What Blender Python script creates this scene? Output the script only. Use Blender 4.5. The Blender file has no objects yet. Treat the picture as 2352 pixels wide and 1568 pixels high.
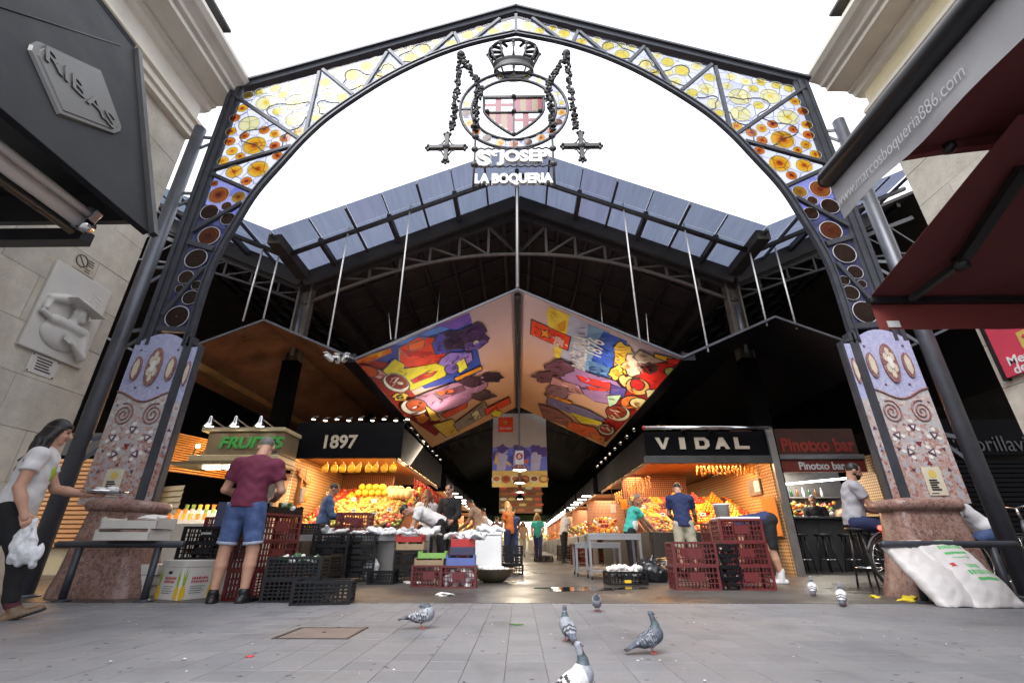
import bpy, math, random
import numpy as np
from mathutils import Vector, Matrix, Euler
from mathutils.geometry import tessellate_polygon
R = math.radians
random.seed(7); np.random.seed(7)
S = bpy.context.scene
C = S.collection
# ---------------------------------------------------------------- camera, sky, sun, exposure
HC, PITCH, YAW, FPX = 0.55, R(24.0), R(0.8), 1050.0
cd = bpy.data.cameras.new('camera'); cam = bpy.data.objects.new('camera', cd); C.objects.link(cam)
cam.location = (0, 0, HC); cam.rotation_euler = (R(90) + PITCH, 0, YAW)
cd.sensor_width = 36; cd.lens = 36 * FPX / 2352; cd.clip_start = .05; cd.clip_end = 500
S.camera = cam
W = bpy.data.worlds.new('World'); S.world = W; W.use_nodes = True
nt = W.node_tree; bg = nt.nodes['Background']
sky = nt.nodes.new('ShaderNodeTexSky'); sky.sky_type = 'NISHITA'; sky.sun_disc = False
SUN_EL, SUN_AZ = R(52), R(205)
sky.sun_elevation = SUN_EL; sky.sun_rotation = SUN_AZ; sky.dust_density = 6; sky.air_density = 1.0; sky.ozone_density = 1
hs = nt.nodes.new('ShaderNodeHueSaturation'); hs.inputs['Saturation'].default_value = .12; hs.inputs['Value'].default_value = 1.0
mx = nt.nodes.new('ShaderNodeMix'); mx.data_type = 'RGBA'; mx.inputs[0].default_value = .8
nt.links.new(sky.outputs[0], hs.inputs['Color']); nt.links.new(hs.outputs[0], mx.inputs[6])
mx.inputs[7].default_value = (9.0, 9.3, 10.0, 1)      # even overcast cloud
nt.links.new(mx.outputs[2], bg.inputs[0]); bg.inputs[1].default_value = .10
sl = bpy.data.lights.new('sun', 'SUN'); so = bpy.data.objects.new('sun', sl); C.objects.link(so)
sl.energy = 1.4; sl.angle = R(35); sl.color = (1, .97, .93)
sd = Vector((math.sin(SUN_AZ) * math.cos(SUN_EL), math.cos(SUN_AZ) * math.cos(SUN_EL), math.sin(SUN_EL)))
so.rotation_euler = sd.to_track_quat('Z', 'Y').to_euler()
S.view_settings.view_transform = 'Standard'; S.view_settings.look = 'None'
S.view_settings.exposure = 1.25; S.view_settings.gamma = 1
S.render.engine = 'CYCLES'
S.cycles.use_denoising = True; S.cycles.max_bounces = 6; S.cycles.diffuse_bounces = 3; S.cycles.glossy_bounces = 2; S.cycles.use_adaptive_sampling = True; S.cycles.adaptive_threshold = .025
S.cycles.transmission_bounces = 4; S.cycles.transparent_max_bounces = 12; S.cycles.sample_clamp_indirect = 4
S.cycles.caustics_reflective = False; S.cycles.caustics_refractive = False
# ---------------------------------------------------------------- measuring the place (2352 x 1568 reading of the photo -> metres)
CPI, SPI, CY, SY = math.cos(PITCH), math.sin(PITCH), math.cos(YAW), math.sin(YAW)
def ray(x, y):
    u, v = (x - 1176) / FPX, (784 - y) / FPX
    a, b, c = u, CPI - v * SPI, SPI + v * CPI
    return Vector((a * CY - b * SY, a * SY + b * CY, c))
def atY(x, y, Y): r = ray(x, y); t = Y / r.y; return Vector((r.x * t, Y, HC + r.z * t))
def atX(x, y, X): r = ray(x, y); t = X / r.x; return Vector((X, r.y * t, HC + r.z * t))
def atZ(x, y, z=0.): r = ray(x, y); t = (z - HC) / r.z; return Vector((r.x * t, r.y * t, z))
# ---------------------------------------------------------------- materials
MATS = {}
def new_mat(name):
    m = bpy.data.materials.new(name); m.use_nodes = True; MATS[name] = m
    return m, m.node_tree, m.node_tree.nodes['Principled BSDF']
def N(t, kind, **kw):
    n = t.nodes.new(kind)
    for k, v in kw.items():
        if k in n.inputs: n.inputs[k].default_value = v
        else: setattr(n, k, v)
    return n
def ramp(t, fac, stops, interp='LINEAR'):
    r = t.nodes.new('ShaderNodeValToRGB'); r.color_ramp.interpolation = interp
    e = r.color_ramp.elements
    while len(e) < len(stops): e.new(.5)
    for k, (p, c) in enumerate(stops):
        e[k].position = p; e[k].color = (*c, 1) if len(c) == 3 else c
    t.links.new(fac, r.inputs[0]); return r.outputs[0]
def mixc(t, fac, a, b, mode='MIX'):
    n = t.nodes.new('ShaderNodeMix'); n.data_type = 'RGBA'; n.blend_type = mode
    for s, i in ((fac, 0), (a, 6), (b, 7)):
        if hasattr(s, 'is_output'): t.links.new(s, n.inputs[i])
        elif i == 0: n.inputs[0].default_value = s
        else: n.inputs[i].default_value = (*s, 1)
    return n.outputs[2]
def M(name, col, rough=.6, metal=0., var=.18, sc=5., bump=.15, bsc=60., rand=0., spec=.5, emit=0., col2=None, dist=.004, sub=0., coat=0.):
    m, t, b = new_mat(name); L = t.links.new
    tc = N(t, 'ShaderNodeTexCoord')
    n1 = N(t, 'ShaderNodeTexNoise', Scale=sc, Detail=7., Roughness=.65); L(tc.outputs['Object'], n1.inputs['Vector'])
    c2 = col2 or tuple(min(1, c * (1 + var)) for c in col); c1 = tuple(c * (1 - var) for c in col)
    out = ramp(t, n1.outputs['Fac'], [(.3, c1), (.7, c2)])
    if rand:
        oi = N(t, 'ShaderNodeObjectInfo'); h = N(t, 'ShaderNodeHueSaturation')
        mr = N(t, 'ShaderNodeMapRange'); L(oi.outputs['Random'], mr.inputs[0])
        mr.inputs[3].default_value = 1 - rand; mr.inputs[4].default_value = 1 + rand
        L(mr.outputs[0], h.inputs['Value']); L(out, h.inputs['Color']); out = h.outputs[0]
    L(out, b.inputs['Base Color'])
    mr = N(t, 'ShaderNodeMapRange'); L(n1.outputs['Fac'], mr.inputs[0])
    mr.inputs[3].default_value = max(.03, rough - .12); mr.inputs[4].default_value = min(1, rough + .12)
    L(mr.outputs[0], b.inputs['Roughness'])
    b.inputs['Metallic'].default_value = metal; b.inputs['Specular IOR Level'].default_value = spec
    b.inputs['Coat Weight'].default_value = coat
    if bump:
        n2 = N(t, 'ShaderNodeTexNoise', Scale=bsc, Detail=4.); L(tc.outputs['Object'], n2.inputs['Vector'])
        bp = N(t, 'ShaderNodeBump', Strength=bump, Distance=dist); L(n2.outputs['Fac'], bp.inputs['Height'])
        L(bp.outputs[0], b.inputs['Normal'])
    if emit:
        L(out, b.inputs['Emission Color']); b.inputs['Emission Strength'].default_value = emit
    if sub:
        b.inputs['Subsurface Weight'].default_value = sub; b.inputs['Subsurface Radius'].default_value = (.02, .01, .006)
    return m
def E(name, col, strength):
    m, t, b = new_mat(name)
    b.inputs['Base Color'].default_value = (*col, 1); b.inputs['Emission Color'].default_value = (*col, 1)
    b.inputs['Emission Strength'].default_value = strength
    return m
# ---------------------------------------------------------------- geometry helpers
class MB:
    def __init__(s): s.v = []; s.f = []; s.m = []; s.sm = []
    def add(s, vs, fs, m=0, sm=False):
        o = len(s.v); s.v += [tuple(v) for v in vs]
        for f in fs: s.f.append(tuple(i + o for i in f)); s.m.append(m); s.sm.append(sm)
        return s
    def hexa(s, p, m=0): # 8 points: bottom 4 ccw, top 4 ccw
        return s.add(p, [(3, 2, 1, 0), (4, 5, 6, 7), (0, 1, 5, 4), (1, 2, 6, 5), (2, 3, 7, 6), (3, 0, 4, 7)], m)
    def box(s, c, d, rot=None, m=0):
        c = Vector(c); x, y, z = d[0] / 2, d[1] / 2, d[2] / 2
        q = [Vector(p) for p in ((-x, -y, -z), (x, -y, -z), (x, y, -z), (-x, y, -z), (-x, -y, z), (x, -y, z), (x, y, z), (-x, y, z))]
        if rot is not None:
            rm = rot if isinstance(rot, Matrix) else Euler(rot).to_matrix()
            q = [rm @ p for p in q]
        return s.hexa([c + p for p in q], m)
    def bb(s, lo, hi, m=0): return s.box([(a + b) / 2 for a, b in zip(lo, hi)], [abs(b - a) for a, b in zip(lo, hi)], None, m)
    def bar(s, p, q, w, h, up=(0, 0, 1), m=0):
        p, q = Vector(p), Vector(q); d = (q - p).normalized(); up = Vector(up)
        sd_ = d.cross(up)
        if sd_.length < 1e-4: sd_ = d.cross(Vector((0, 1, 0)))
        sd_.normalize(); u = sd_.cross(d).normalized(); a, b = sd_ * w / 2, u * h / 2
        return s.hexa([p - a - b, p + a - b, q + a - b, q - a - b, p - a + b, p + a + b, q + a + b, q - a + b], m)
    def path(s, pts, r, n=8, m=0, closed=False, caps=True):
        pts = [Vector(p) for p in pts]; k = len(pts); rr = r if isinstance(r, (list, tuple)) else [r] * k
        vs = []; pu = None
        for i, p in enumerate(pts):
            a = pts[(i - 1) % k] if (closed or i > 0) else p; b = pts[(i + 1) % k] if (closed or i < k - 1) else p
            d = (b - a).normalized() if (b - a).length > 1e-9 else Vector((0, 0, 1))
            u = (pu - d * pu.dot(d)) if pu is not None else d.orthogonal()
            if u.length < 1e-6: u = d.orthogonal()
            u.normalize(); pu = u; w = d.cross(u)
            vs += [p + (u * math.cos(t) + w * math.sin(t)) * rr[i] for t in [2 * math.pi * j / n for j in range(n)]]
        fs = []
        for i in range(k if closed else k - 1):
            i2 = (i + 1) % k
            fs += [(i * n + j, i * n + (j + 1) % n, i2 * n + (j + 1) % n, i2 * n + j) for j in range(n)]
        if caps and not closed: fs += [tuple(range(n))[::-1], tuple((k - 1) * n + j for j in range(n))]
        return s.add(vs, fs, m, True)
    def tube(s, p, q, r, n=10, m=0, r2=None): return s.path([p, q], [r, r if r2 is None else r2], n, m)
    def lathe(s, prof, n=24, c=(0, 0, 0), m=0, sx=1., sy=1., caps=True):
        c = Vector(c); vs = []; k = len(prof)
        for (r, z) in prof: vs += [c + Vector((r * math.cos(t) * sx, r * math.sin(t) * sy, z)) for t in [2 * math.pi * j / n for j in range(n)]]
        fs = [(i * n + j, i * n + (j + 1) % n, (i + 1) * n + (j + 1) % n, (i + 1) * n + j) for i in range(k - 1) for j in range(n)]
        if caps: fs += [tuple(range(n))[::-1], tuple((k - 1) * n + j for j in range(n))]
        return s.add(vs, fs, m, True)
    def ell(s, c, r, n=10, k=7, m=0, rot=None):
        vs = []; c = Vector(c); r = (r, r, r) if not hasattr(r, '__len__') else r
        rm = None if rot is None else (rot if isinstance(rot, Matrix) else Euler(rot).to_matrix())
        def pt(a, b):
            p = Vector((r[0] * math.sin(a) * math.cos(b), r[1] * math.sin(a) * math.sin(b), r[2] * math.cos(a)))
            return c + (rm @ p if rm is not None else p)
        vs = [pt(0, 0)] + [pt(math.pi * i / k, 2 * math.pi * j / n) for i in range(1, k) for j in range(n)] + [pt(math.pi, 0)]
        fs = [(0, 1 + j, 1 + (j + 1) % n) for j in range(n)]
        for i in range(k - 2): fs += [(1 + i * n + j, 1 + (i + 1) * n + j, 1 + (i + 1) * n + (j + 1) % n, 1 + i * n + (j + 1) % n) for j in range(n)]
        e = len(vs) - 1; fs += [(e, 1 + (k - 2) * n + (j + 1) % n, 1 + (k - 2) * n + j) for j in range(n)]
        return s.add(vs, fs, m, True)
    def prism(s, poly, fn, w0, w1, m=0): # flat polygon (u,v) given thickness along w; fn(u,v,w)->point
        k = len(poly); vs = [fn(u, v, w0) for u, v in poly] + [fn(u, v, w1) for u, v in poly]
        tri = tessellate_polygon([[Vector((u, v, 0)) for u, v in poly]])
        fs = [tuple(t) for t in tri] + [tuple(i + k for i in t)[::-1] for t in tri] + [(i, (i + 1) % k, k + (i + 1) % k, k + i) for i in range(k)]
        return s.add(vs, fs, m)
    def flat(s, poly, fn, w, m=0):
        vs = [fn(u, v, w) for u, v in poly]; tri = tessellate_polygon([[Vector((u, v, 0)) for u, v in poly]])
        return s.add(vs, [tuple(t) for t in tri], m)
    def mesh(s, name, mats):
        me = bpy.data.meshes.new(name); me.from_pydata(s.v, [], s.f)
        for mt in (mats if isinstance(mats, (list, tuple)) else [mats]): me.materials.append(MATS[mt] if isinstance(mt, str) else mt)
        me.polygons.foreach_set('material_index', s.m); me.polygons.foreach_set('use_smooth', s.sm); me.update()
        return me
    def build(s, name, mats, parent=None, world=False, bev=0., fix=False):
        if world and parent is not None:
            o = Vector(parent.location) if parent.parent is None else Vector(parent.parent.location) + Vector(parent.location)
            s.v = [(a[0] - o.x, a[1] - o.y, a[2] - o.z) for a in s.v]
        me = s.mesh(name, mats)
        if fix:
            import bmesh
            bm = bmesh.new(); bm.from_mesh(me); bmesh.ops.recalc_face_normals(bm, faces=bm.faces); bm.to_mesh(me); bm.free()
        o = link(name, me, parent)
        if bev:
            b = o.modifiers.new('bevel', 'BEVEL'); b.width = bev; b.segments = 2; b.limit_method = 'ANGLE'; b.angle_limit = R(40)
        return o
def link(name, data, parent=None, loc=None, rot=None, sc=None):
    o = bpy.data.objects.new(name, data); C.objects.link(o)
    if parent is not None: o.parent = parent
    if loc is not None: o.location = loc
    if rot is not None: o.rotation_euler = rot
    if sc is not None: o.scale = (sc, sc, sc) if not hasattr(sc, '__len__') else sc
    return o
def tag(o, label, cat=None, group=None, kind=None):
    if label: o['label'] = label
    if cat: o['category'] = cat
    if group: o['group'] = group
    if kind: o['kind'] = kind
    return o
def thing(name, label, cat, loc=(0, 0, 0), rz=0., group=None, kind=None):
    o = bpy.data.objects.new(name, None); C.objects.link(o); o.location = loc; o.rotation_euler = (0, 0, rz)
    o.empty_display_size = .2
    return tag(o, label, cat, group, kind)
def copy_tree(o, parent=None, **kw):
    c = o.copy(); C.objects.link(c); c.parent = parent
    for ch in o.children: copy_tree(ch, c)
    for k, v in kw.items():
        if k == 'loc': c.location = v
        elif k == 'rz': c.rotation_euler = (0, 0, v)
        else: c[k] = v
    return c
def text_mesh(body, size, ext=.01, off=0., shear=0., xs=1., spacing=1.):
    cu = bpy.data.curves.new('t', 'FONT'); cu.body = body; cu.size = size; cu.extrude = ext; cu.offset = off; cu.shear = shear
    cu.align_x = 'CENTER'; cu.align_y = 'CENTER'; cu.space_character = spacing; cu.resolution_u = 4
    o = bpy.data.objects.new('t', cu); C.objects.link(o)
    dg = bpy.context.evaluated_depsgraph_get(); dg.update()
    me = bpy.data.meshes.new_from_object(o.evaluated_get(dg)); bpy.data.objects.remove(o); bpy.data.curves.remove(cu)
    return me
def text(name, body, size, parent, c, right, up, mat, ext=.01, off=0., shear=0., xs=1., spacing=1., width=None, height=None):
    """lettering centred on c (world), reading along right, standing along up"""
    me = text_mesh(body, size, ext, off, shear, xs, spacing)
    n = len(me.vertices); a = np.empty(n * 3, 'f'); me.vertices.foreach_get('co', a); a = a.reshape(-1, 3)
    lo, hi = a.min(0), a.max(0); a[:, :2] -= ((lo + hi) / 2)[:2]
    if width: a[:, 0] *= width / (hi[0] - lo[0])
    if height: a[:, 1] *= height / (hi[1] - lo[1])
    r, u = Vector(right).normalized(), Vector(up).normalized(); nn = r.cross(u)
    B = np.array([r, u, nn]); o = Vector((0, 0, 0))
    p = parent
    while p is not None: o += Vector(p.location); p = p.parent
    a = a @ B + np.array(Vector(c) - o); me.vertices.foreach_set('co', a.astype('f').ravel()); me.update()
    me.materials.clear(); me.materials.append(MATS[mat]); me.name = name
    return link(name, me, parent)
# ---------------------------------------------------------------- soft bodies: smooth union of cones/ellipsoids, meshed with surface nets
def sdf(prims, res, wr=0., seed=0):
    """prims: ('c',a,b,ra,rb,k[,flat]) cone | ('e',c,r,k[,rot]) ellipsoid | ('b',c,half,k,rnd[,rot]) box | ('x',point,normal) cut away beyond plane"""
    lo = np.full(3, 1e9); hi = -lo
    for p in prims:
        if p[0] == 'c': q = np.array([p[1], p[2]]); r = max(p[3], p[4])
        elif p[0] == 'e': q = np.array([p[1]]); r = max(p[2])
        elif p[0] == 'b': q = np.array([p[1]]); r = np.linalg.norm(p[2])
        else: continue
        lo = np.minimum(lo, q.min(0) - r); hi = np.maximum(hi, q.max(0) + r)
    lo -= res * 3; hi += res * 3
    dim = np.ceil((hi - lo) / res).astype(int) + 1
    F = np.full(dim, 9., 'f'); ax = [lo[i] + res * np.arange(dim[i]) for i in range(3)]
    for p in prims:
        if p[0] == 'x':
            n = np.array(p[2], float); n /= np.linalg.norm(n); o = np.array(p[1], float)
            d = (ax[0] - o[0])[:, None, None] * n[0] + (ax[1] - o[1])[None, :, None] * n[1] + (ax[2] - o[2])[None, None, :] * n[2]
            F = np.maximum(F, d.astype('f')); continue
        k = p[5] if p[0] == 'c' else p[3]
        if p[0] == 'c': q = np.array([p[1], p[2]]); r = max(p[3], p[4])
        elif p[0] == 'e': q = np.array([p[1]]); r = max(p[2])
        else: q = np.array([p[1]]); r = np.linalg.norm(p[2])
        mg = r + k + res * 3
        i0 = np.maximum(np.floor((q.min(0) - mg - lo) / res).astype(int), 0); i1 = np.minimum(np.ceil((q.max(0) + mg - lo) / res).astype(int) + 1, dim)
        sl_ = tuple(slice(a, b) for a, b in zip(i0, i1))
        X = ax[0][sl_[0]][:, None, None]; Y = ax[1][sl_[1]][None, :, None]; Z = ax[2][sl_[2]][None, None, :]
        if p[0] == 'c':
            a = np.array(p[1], float); b = np.array(p[2], float); ba = b - a; L2 = max(ba @ ba, 1e-12)
            t = ((X - a[0]) * ba[0] + (Y - a[1]) * ba[1] + (Z - a[2]) * ba[2]) / L2
            tc = np.clip(t, 0, 1)
            d = np.sqrt((X - a[0] - tc * ba[0]) ** 2 + (Y - a[1] - tc * ba[1]) ** 2 + (Z - a[2] - tc * ba[2]) ** 2) - (p[3] + (p[4] - p[3]) * tc)
            if len(p) > 6 and p[6]: d = np.maximum(d, (t - 1) * math.sqrt(L2))
        else:
            c = np.array(p[1], float); rot = p[4] if p[0] == 'e' and len(p) > 4 else (p[5] if p[0] == 'b' and len(p) > 5 else None)
            dx, dy, dz = X - c[0], Y - c[1], Z - c[2]
            if rot is not None:
                m = np.array(rot)
                dx, dy, dz = (dx * m[0][0] + dy * m[1][0] + dz * m[2][0], dx * m[0][1] + dy * m[1][1] + dz * m[2][1], dx * m[0][2] + dy * m[1][2] + dz * m[2][2])
            if p[0] == 'e':
                r3 = p[2]; k0 = np.sqrt((dx / r3[0]) ** 2 + (dy / r3[1]) ** 2 + (dz / r3[2]) ** 2)
                k1 = np.sqrt((dx / r3[0] ** 2) ** 2 + (dy / r3[1] ** 2) ** 2 + (dz / r3[2] ** 2) ** 2)
                d = k0 * (k0 - 1) / np.maximum(k1, 1e-6)
            else:
                h = p[2]; rd = p[4]; qx, qy, qz = np.abs(dx) - h[0] + rd, np.abs(dy) - h[1] + rd, np.abs(dz) - h[2] + rd
                d = np.sqrt(np.maximum(qx, 0) ** 2 + np.maximum(qy, 0) ** 2 + np.maximum(qz, 0) ** 2) + np.minimum(np.maximum(qx, np.maximum(qy, qz)), 0) - rd
        f = F[sl_]
        if k > 0:
            h = np.maximum(k - np.abs(f - d), 0) / k; F[sl_] = np.minimum(f, d) - h * h * k * .25
        else: F[sl_] = np.minimum(f, d)
    if wr:
        X, Y, Z = ax[0][:, None, None], ax[1][None, :, None], ax[2][None, None, :]
        s = seed * 1.7
        F = F + wr * (np.sin(31 * Z + 14 * X + 3 * np.sin(17 * Y + s) + s) * .5 + np.sin(22 * X - 37 * Z + 2.5 * np.sin(19 * X + 11 * Y) + 2 * s) * .4 + .5 * np.sin(53 * Z + 21 * Y + 2 * np.sin(27 * X) + s)).astype('f')
    ins = F < 0
    nx, ny, nz = dim
    cor = [(i, j, k) for i in (0, 1) for j in (0, 1) for k in (0, 1)]
    sub = lambda A, c: A[c[0]:nx - 1 + c[0], c[1]:ny - 1 + c[1], c[2]:nz - 1 + c[2]]
    cnt = sum(sub(ins, c).astype('i1') for c in cor); mixed = (cnt > 0) & (cnt < 8)
    idx = np.argwhere(mixed)
    if len(idx) == 0: return np.zeros((0, 3)), np.zeros((0, 4), int)
    vid = np.full(mixed.shape, -1, 'i4'); vid[mixed] = np.arange(len(idx))
    acc = np.zeros((len(idx), 3)); num = np.zeros(len(idx))
    fv = {c: sub(F, c)[mixed] for c in cor}
    for a in range(3):
        for c in cor:
            if c[a]: continue
            c2 = list(c); c2[a] = 1; c2 = tuple(c2); A, B = fv[c], fv[c2]; cr = (A < 0) != (B < 0)
            t = np.where(cr, A / np.where(cr, A - B, 1), 0)
            pos = np.tile(np.array(c, float), (len(idx), 1)); pos[:, a] = t
            acc += pos * cr[:, None]; num += cr
    V = (idx + acc / num[:, None]) * res + lo
    faces = []
    for a in range(3):
        b, c = (a + 1) % 3, (a + 2) % 3
        sA = [slice(None)] * 3; sB = [slice(None)] * 3
        sA[a] = slice(0, -1); sB[a] = slice(1, None)
        A, B = ins[tuple(sA)], ins[tuple(sB)]
        e = np.argwhere(A != B); e = e[(e[:, b] > 0) & (e[:, c] > 0) & (e[:, b] < dim[b] - 1) & (e[:, c] < dim[c] - 1)]
        if not len(e): continue
        q = []
        for (ob, oc) in ((-1, -1), (0, -1), (0, 0), (-1, 0)):
            w = e.copy(); w[:, b] += ob; w[:, c] += oc; q.append(vid[w[:, 0], w[:, 1], w[:, 2]])
        q = np.stack(q, 1); flip = ~A[e[:, 0], e[:, 1], e[:, 2]]; q[flip] = q[flip][:, ::-1]; faces.append(q)
    Fc = np.concatenate(faces); Fc = Fc[(Fc >= 0).all(1)]
    return V, Fc
def soft(name, parts, mats, parent=None, pick=None, wr=0., seed=0):
    """parts: list of (prims, res); pick(face centres)->material index"""
    Vs, Fs, o = [], [], 0
    for pr, res in parts:
        V, Fc = sdf(pr, res, wr, seed); Vs.append(V); Fs.append(Fc + o); o += len(V)
    V = np.concatenate(Vs); Fc = np.concatenate(Fs)
    me = bpy.data.meshes.new(name); me.vertices.add(len(V)); me.vertices.foreach_set('co', V.astype('f').ravel())
    me.loops.add(len(Fc) * 4); me.loops.foreach_set('vertex_index', Fc.astype('i4').ravel())
    me.polygons.add(len(Fc)); me.polygons.foreach_set('loop_start', np.arange(0, len(Fc) * 4, 4, dtype='i4'))
    for mt in mats: me.materials.append(MATS[mt])
    if pick is not None: me.polygons.foreach_set('material_index', pick(V[Fc].mean(1)).astype('i4'))
    me.polygons.foreach_set('use_smooth', np.ones(len(Fc), bool)); me.update(calc_edges=True); me.validate()
    return link(name, me, parent)
# ================================================================ materials of the place
M('steel', (.055, .06, .075), .45, .35, .25, 4, .1)
M('steel_lt', (.10, .105, .125), .4, .4, .2, 4, .1)
M('iron', (.055, .053, .056), .5, .3, .3, 8, .3)
M('iron_br', (.13, .115, .10), .55, .2, .2, 8, .2)
M('black', (.012, .012, .014), .45, 0, .3, 4, .1)
M('black_metal', (.02, .02, .023), .35, .3, .3, 4, .05)
M('roof_dark', (.038, .033, .030), .8, 0, .5, 1.5, .2)
M('stone', (.57, .53, .45), .85, 0, .22, 3, .5, 30, rand=.07, dist=.012, col2=(.65, .61, .53))
M('plaster', (.74, .70, .61), .85, 0, .13, 1.2, .25, 25)
M('plaster_w', (.78, .75, .69), .85, 0, .12, 1.5, .25, 25)
M('plaster_y', (.74, .65, .42), .85, 0, .12, 1.5, .25, 25)
M('mortar', (.42, .39, .34), .95, 0, .2, 6, .4)
M('marble', (.62, .60, .57), .6, 0, .07, 3, .1, 40)
M('lead', (.42, .42, .45), .5, .2, .2, 10, .1)
M('white_rope', (.66, .66, .66), .5, 0, .1, 20, .2)
M('white', (.74, .74, .74), .5, 0, .06, 6, .05)
M('silver', (.55, .55, .57), .3, .9, .1, 6, .05)
M('chrome', (.7, .7, .72), .15, 1, .05, 6, 0)
M('ribas_box', (.006, .0065, .010), .6, .0, .25, 2.5, .15, 12, spec=.25)
M('ribas_plate', (.065, .062, .06), .42, .3, .18, 4, .15, 30)
M('red_canvas', (.12, .022, .022), .8, 0, .12, 2, .3, 90, col2=(.145, .03, .028))
M('red_valance', (.20, .035, .030), .8, 0, .12, 2, .3, 90)
M('grey_canvas', (.30, .30, .315), .45, .1, .15, 1.6, .3, 14)
M('canopy_dark', (.016, .015, .018), .38, .3, .35, 1.2, .12, 3, dist=.02)
M('canopy_copper', (.40, .20, .115), .32, .45, .45, 1.3, .25, 2.5, dist=.03)
M('asphalt', (.10, .094, .088), .62, 0, .28, 1.3, .35, 120, dist=.003)
M('bed', (.19, .185, .18), .95, 0, .3, 8, .3)
# ---- paving tiles: grey panot with stains of their own
m, t, b = new_mat('paving'); L = t.links.new
tc = N(t, 'ShaderNodeTexCoord'); gi = N(t, 'ShaderNodeNewGeometry'); oi = N(t, 'ShaderNodeObjectInfo')
n1 = N(t, 'ShaderNodeTexNoise', Scale=.55, Detail=8., Roughness=.7); n2 = N(t, 'ShaderNodeTexNoise', Scale=26., Detail=6., Roughness=.7)
L(gi.outputs['Position'], n1.inputs['Vector']); L(gi.outputs['Position'], n2.inputs['Vector'])
base = ramp(t, n1.outputs['Fac'], [(.25, (.135, .137, .147)), (.5, (.185, .187, .201)), (.75, (.235, .235, .248))])
spk = ramp(t, n2.outputs['Fac'], [(.25, (.62, .62, .62)), (.42, (.95, .95, .95)), (.62, (1, 1, 1)), (.8, (1.12, 1.12, 1.12))])
base = mixc(t, .8, base, spk, 'MULTIPLY')
ad = N(t, 'ShaderNodeMath', operation='ADD'); L(gi.outputs['Random Per Island'], ad.inputs[0]); L(oi.outputs['Random'], ad.inputs[1])
fr = N(t, 'ShaderNodeMath', operation='FRACT'); L(ad.outputs[0], fr.inputs[0])
base = mixc(t, 1., base, ramp(t, fr.outputs[0], [(0, (.86, .86, .87)), (.5, (1, 1, 1)), (.85, (1.0, .985, .97)), (1, (1.1, 1.08, 1.07))]), 'MULTIPLY')
n3 = N(t, 'ShaderNodeTexNoise', Scale=2.1, Detail=3., Roughness=.5); L(gi.outputs['Position'], n3.inputs['Vector'])
base = mixc(t, 1., base, ramp(t, n3.outputs['Fac'], [(.30, (.80, .79, .78)), (.42, (1, 1, 1))]), 'MULTIPLY')
L(base, b.inputs['Base Color']); b.inputs['Roughness'].default_value = .62
bp = N(t, 'ShaderNodeBump', Strength=.35, Distance=.004); L(n2.outputs['Fac'], bp.inputs['Height']); L(bp.outputs[0], b.inputs['Normal'])
# ---- wet market floor
m, t, b = new_mat('wet_floor'); L = t.links.new
tc = N(t, 'ShaderNodeTexCoord'); n1 = N(t, 'ShaderNodeTexNoise', Scale=.5, Detail=6., Roughness=.6); L(tc.outputs['Object'], n1.inputs['Vector'])
n2 = N(t, 'ShaderNodeTexNoise', Scale=90., Detail=4.); L(tc.outputs['Object'], n2.inputs['Vector'])
L(mixc(t, .5, ramp(t, n1.outputs['Fac'], [(.3, (.04, .036, .033)), (.7, (.10, .092, .084))]), ramp(t, n2.outputs['Fac'], [(.3, (.6, .6, .6)), (.7, (1.2, 1.2, 1.2))]), 'MULTIPLY'), b.inputs['Base Color'])
L(ramp(t, n1.outputs['Fac'], [(.35, (.22, .22, .22)), (.6, (.6, .6, .6))]), b.inputs['Roughness'])
bp = N(t, 'ShaderNodeBump', Strength=.25, Distance=.002); L(n2.outputs['Fac'], bp.inputs['Height']); L(bp.outputs[0], b.inputs['Normal'])
m, t, b = new_mat('water'); b.inputs['Base Color'].default_value = (.02, .018, .016, 1); b.inputs['Roughness'].default_value = .04
# ---- translucent roof sheet
m, t, b = new_mat('roof_sheet'); L = t.links.new
tr = N(t, 'ShaderNodeBsdfTranslucent'); df = N(t, 'ShaderNodeBsdfDiffuse'); ms = N(t, 'ShaderNodeMixShader'); ms.inputs[0].default_value = .3
tc = N(t, 'ShaderNodeTexCoord'); mp = N(t, 'ShaderNodeMapping'); mp.inputs['Scale'].default_value = (9, .6, .6)
n1 = N(t, 'ShaderNodeTexNoise', Scale=1.5, Detail=5.); L(tc.outputs['Object'], mp.inputs[0]); L(mp.outputs[0], n1.inputs['Vector'])
oi = N(t, 'ShaderNodeObjectInfo')
c = ramp(t, n1.outputs['Fac'], [(.3, (.10, .118, .168)), (.7, (.14, .162, .222))])
c = mixc(t, .35, c, ramp(t, oi.outputs['Random'], [(0, (.10, .12, .175)), (.6, (.145, .17, .235)), (1, (.12, .115, .20))]))
L(c, tr.inputs[0]); L(c, df.inputs[0]); L(tr.outputs[0], ms.inputs[1]); L(df.outputs[0], ms.inputs[2])
L(ms.outputs[0], t.nodes['Material Output'].inputs[0])
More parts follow.
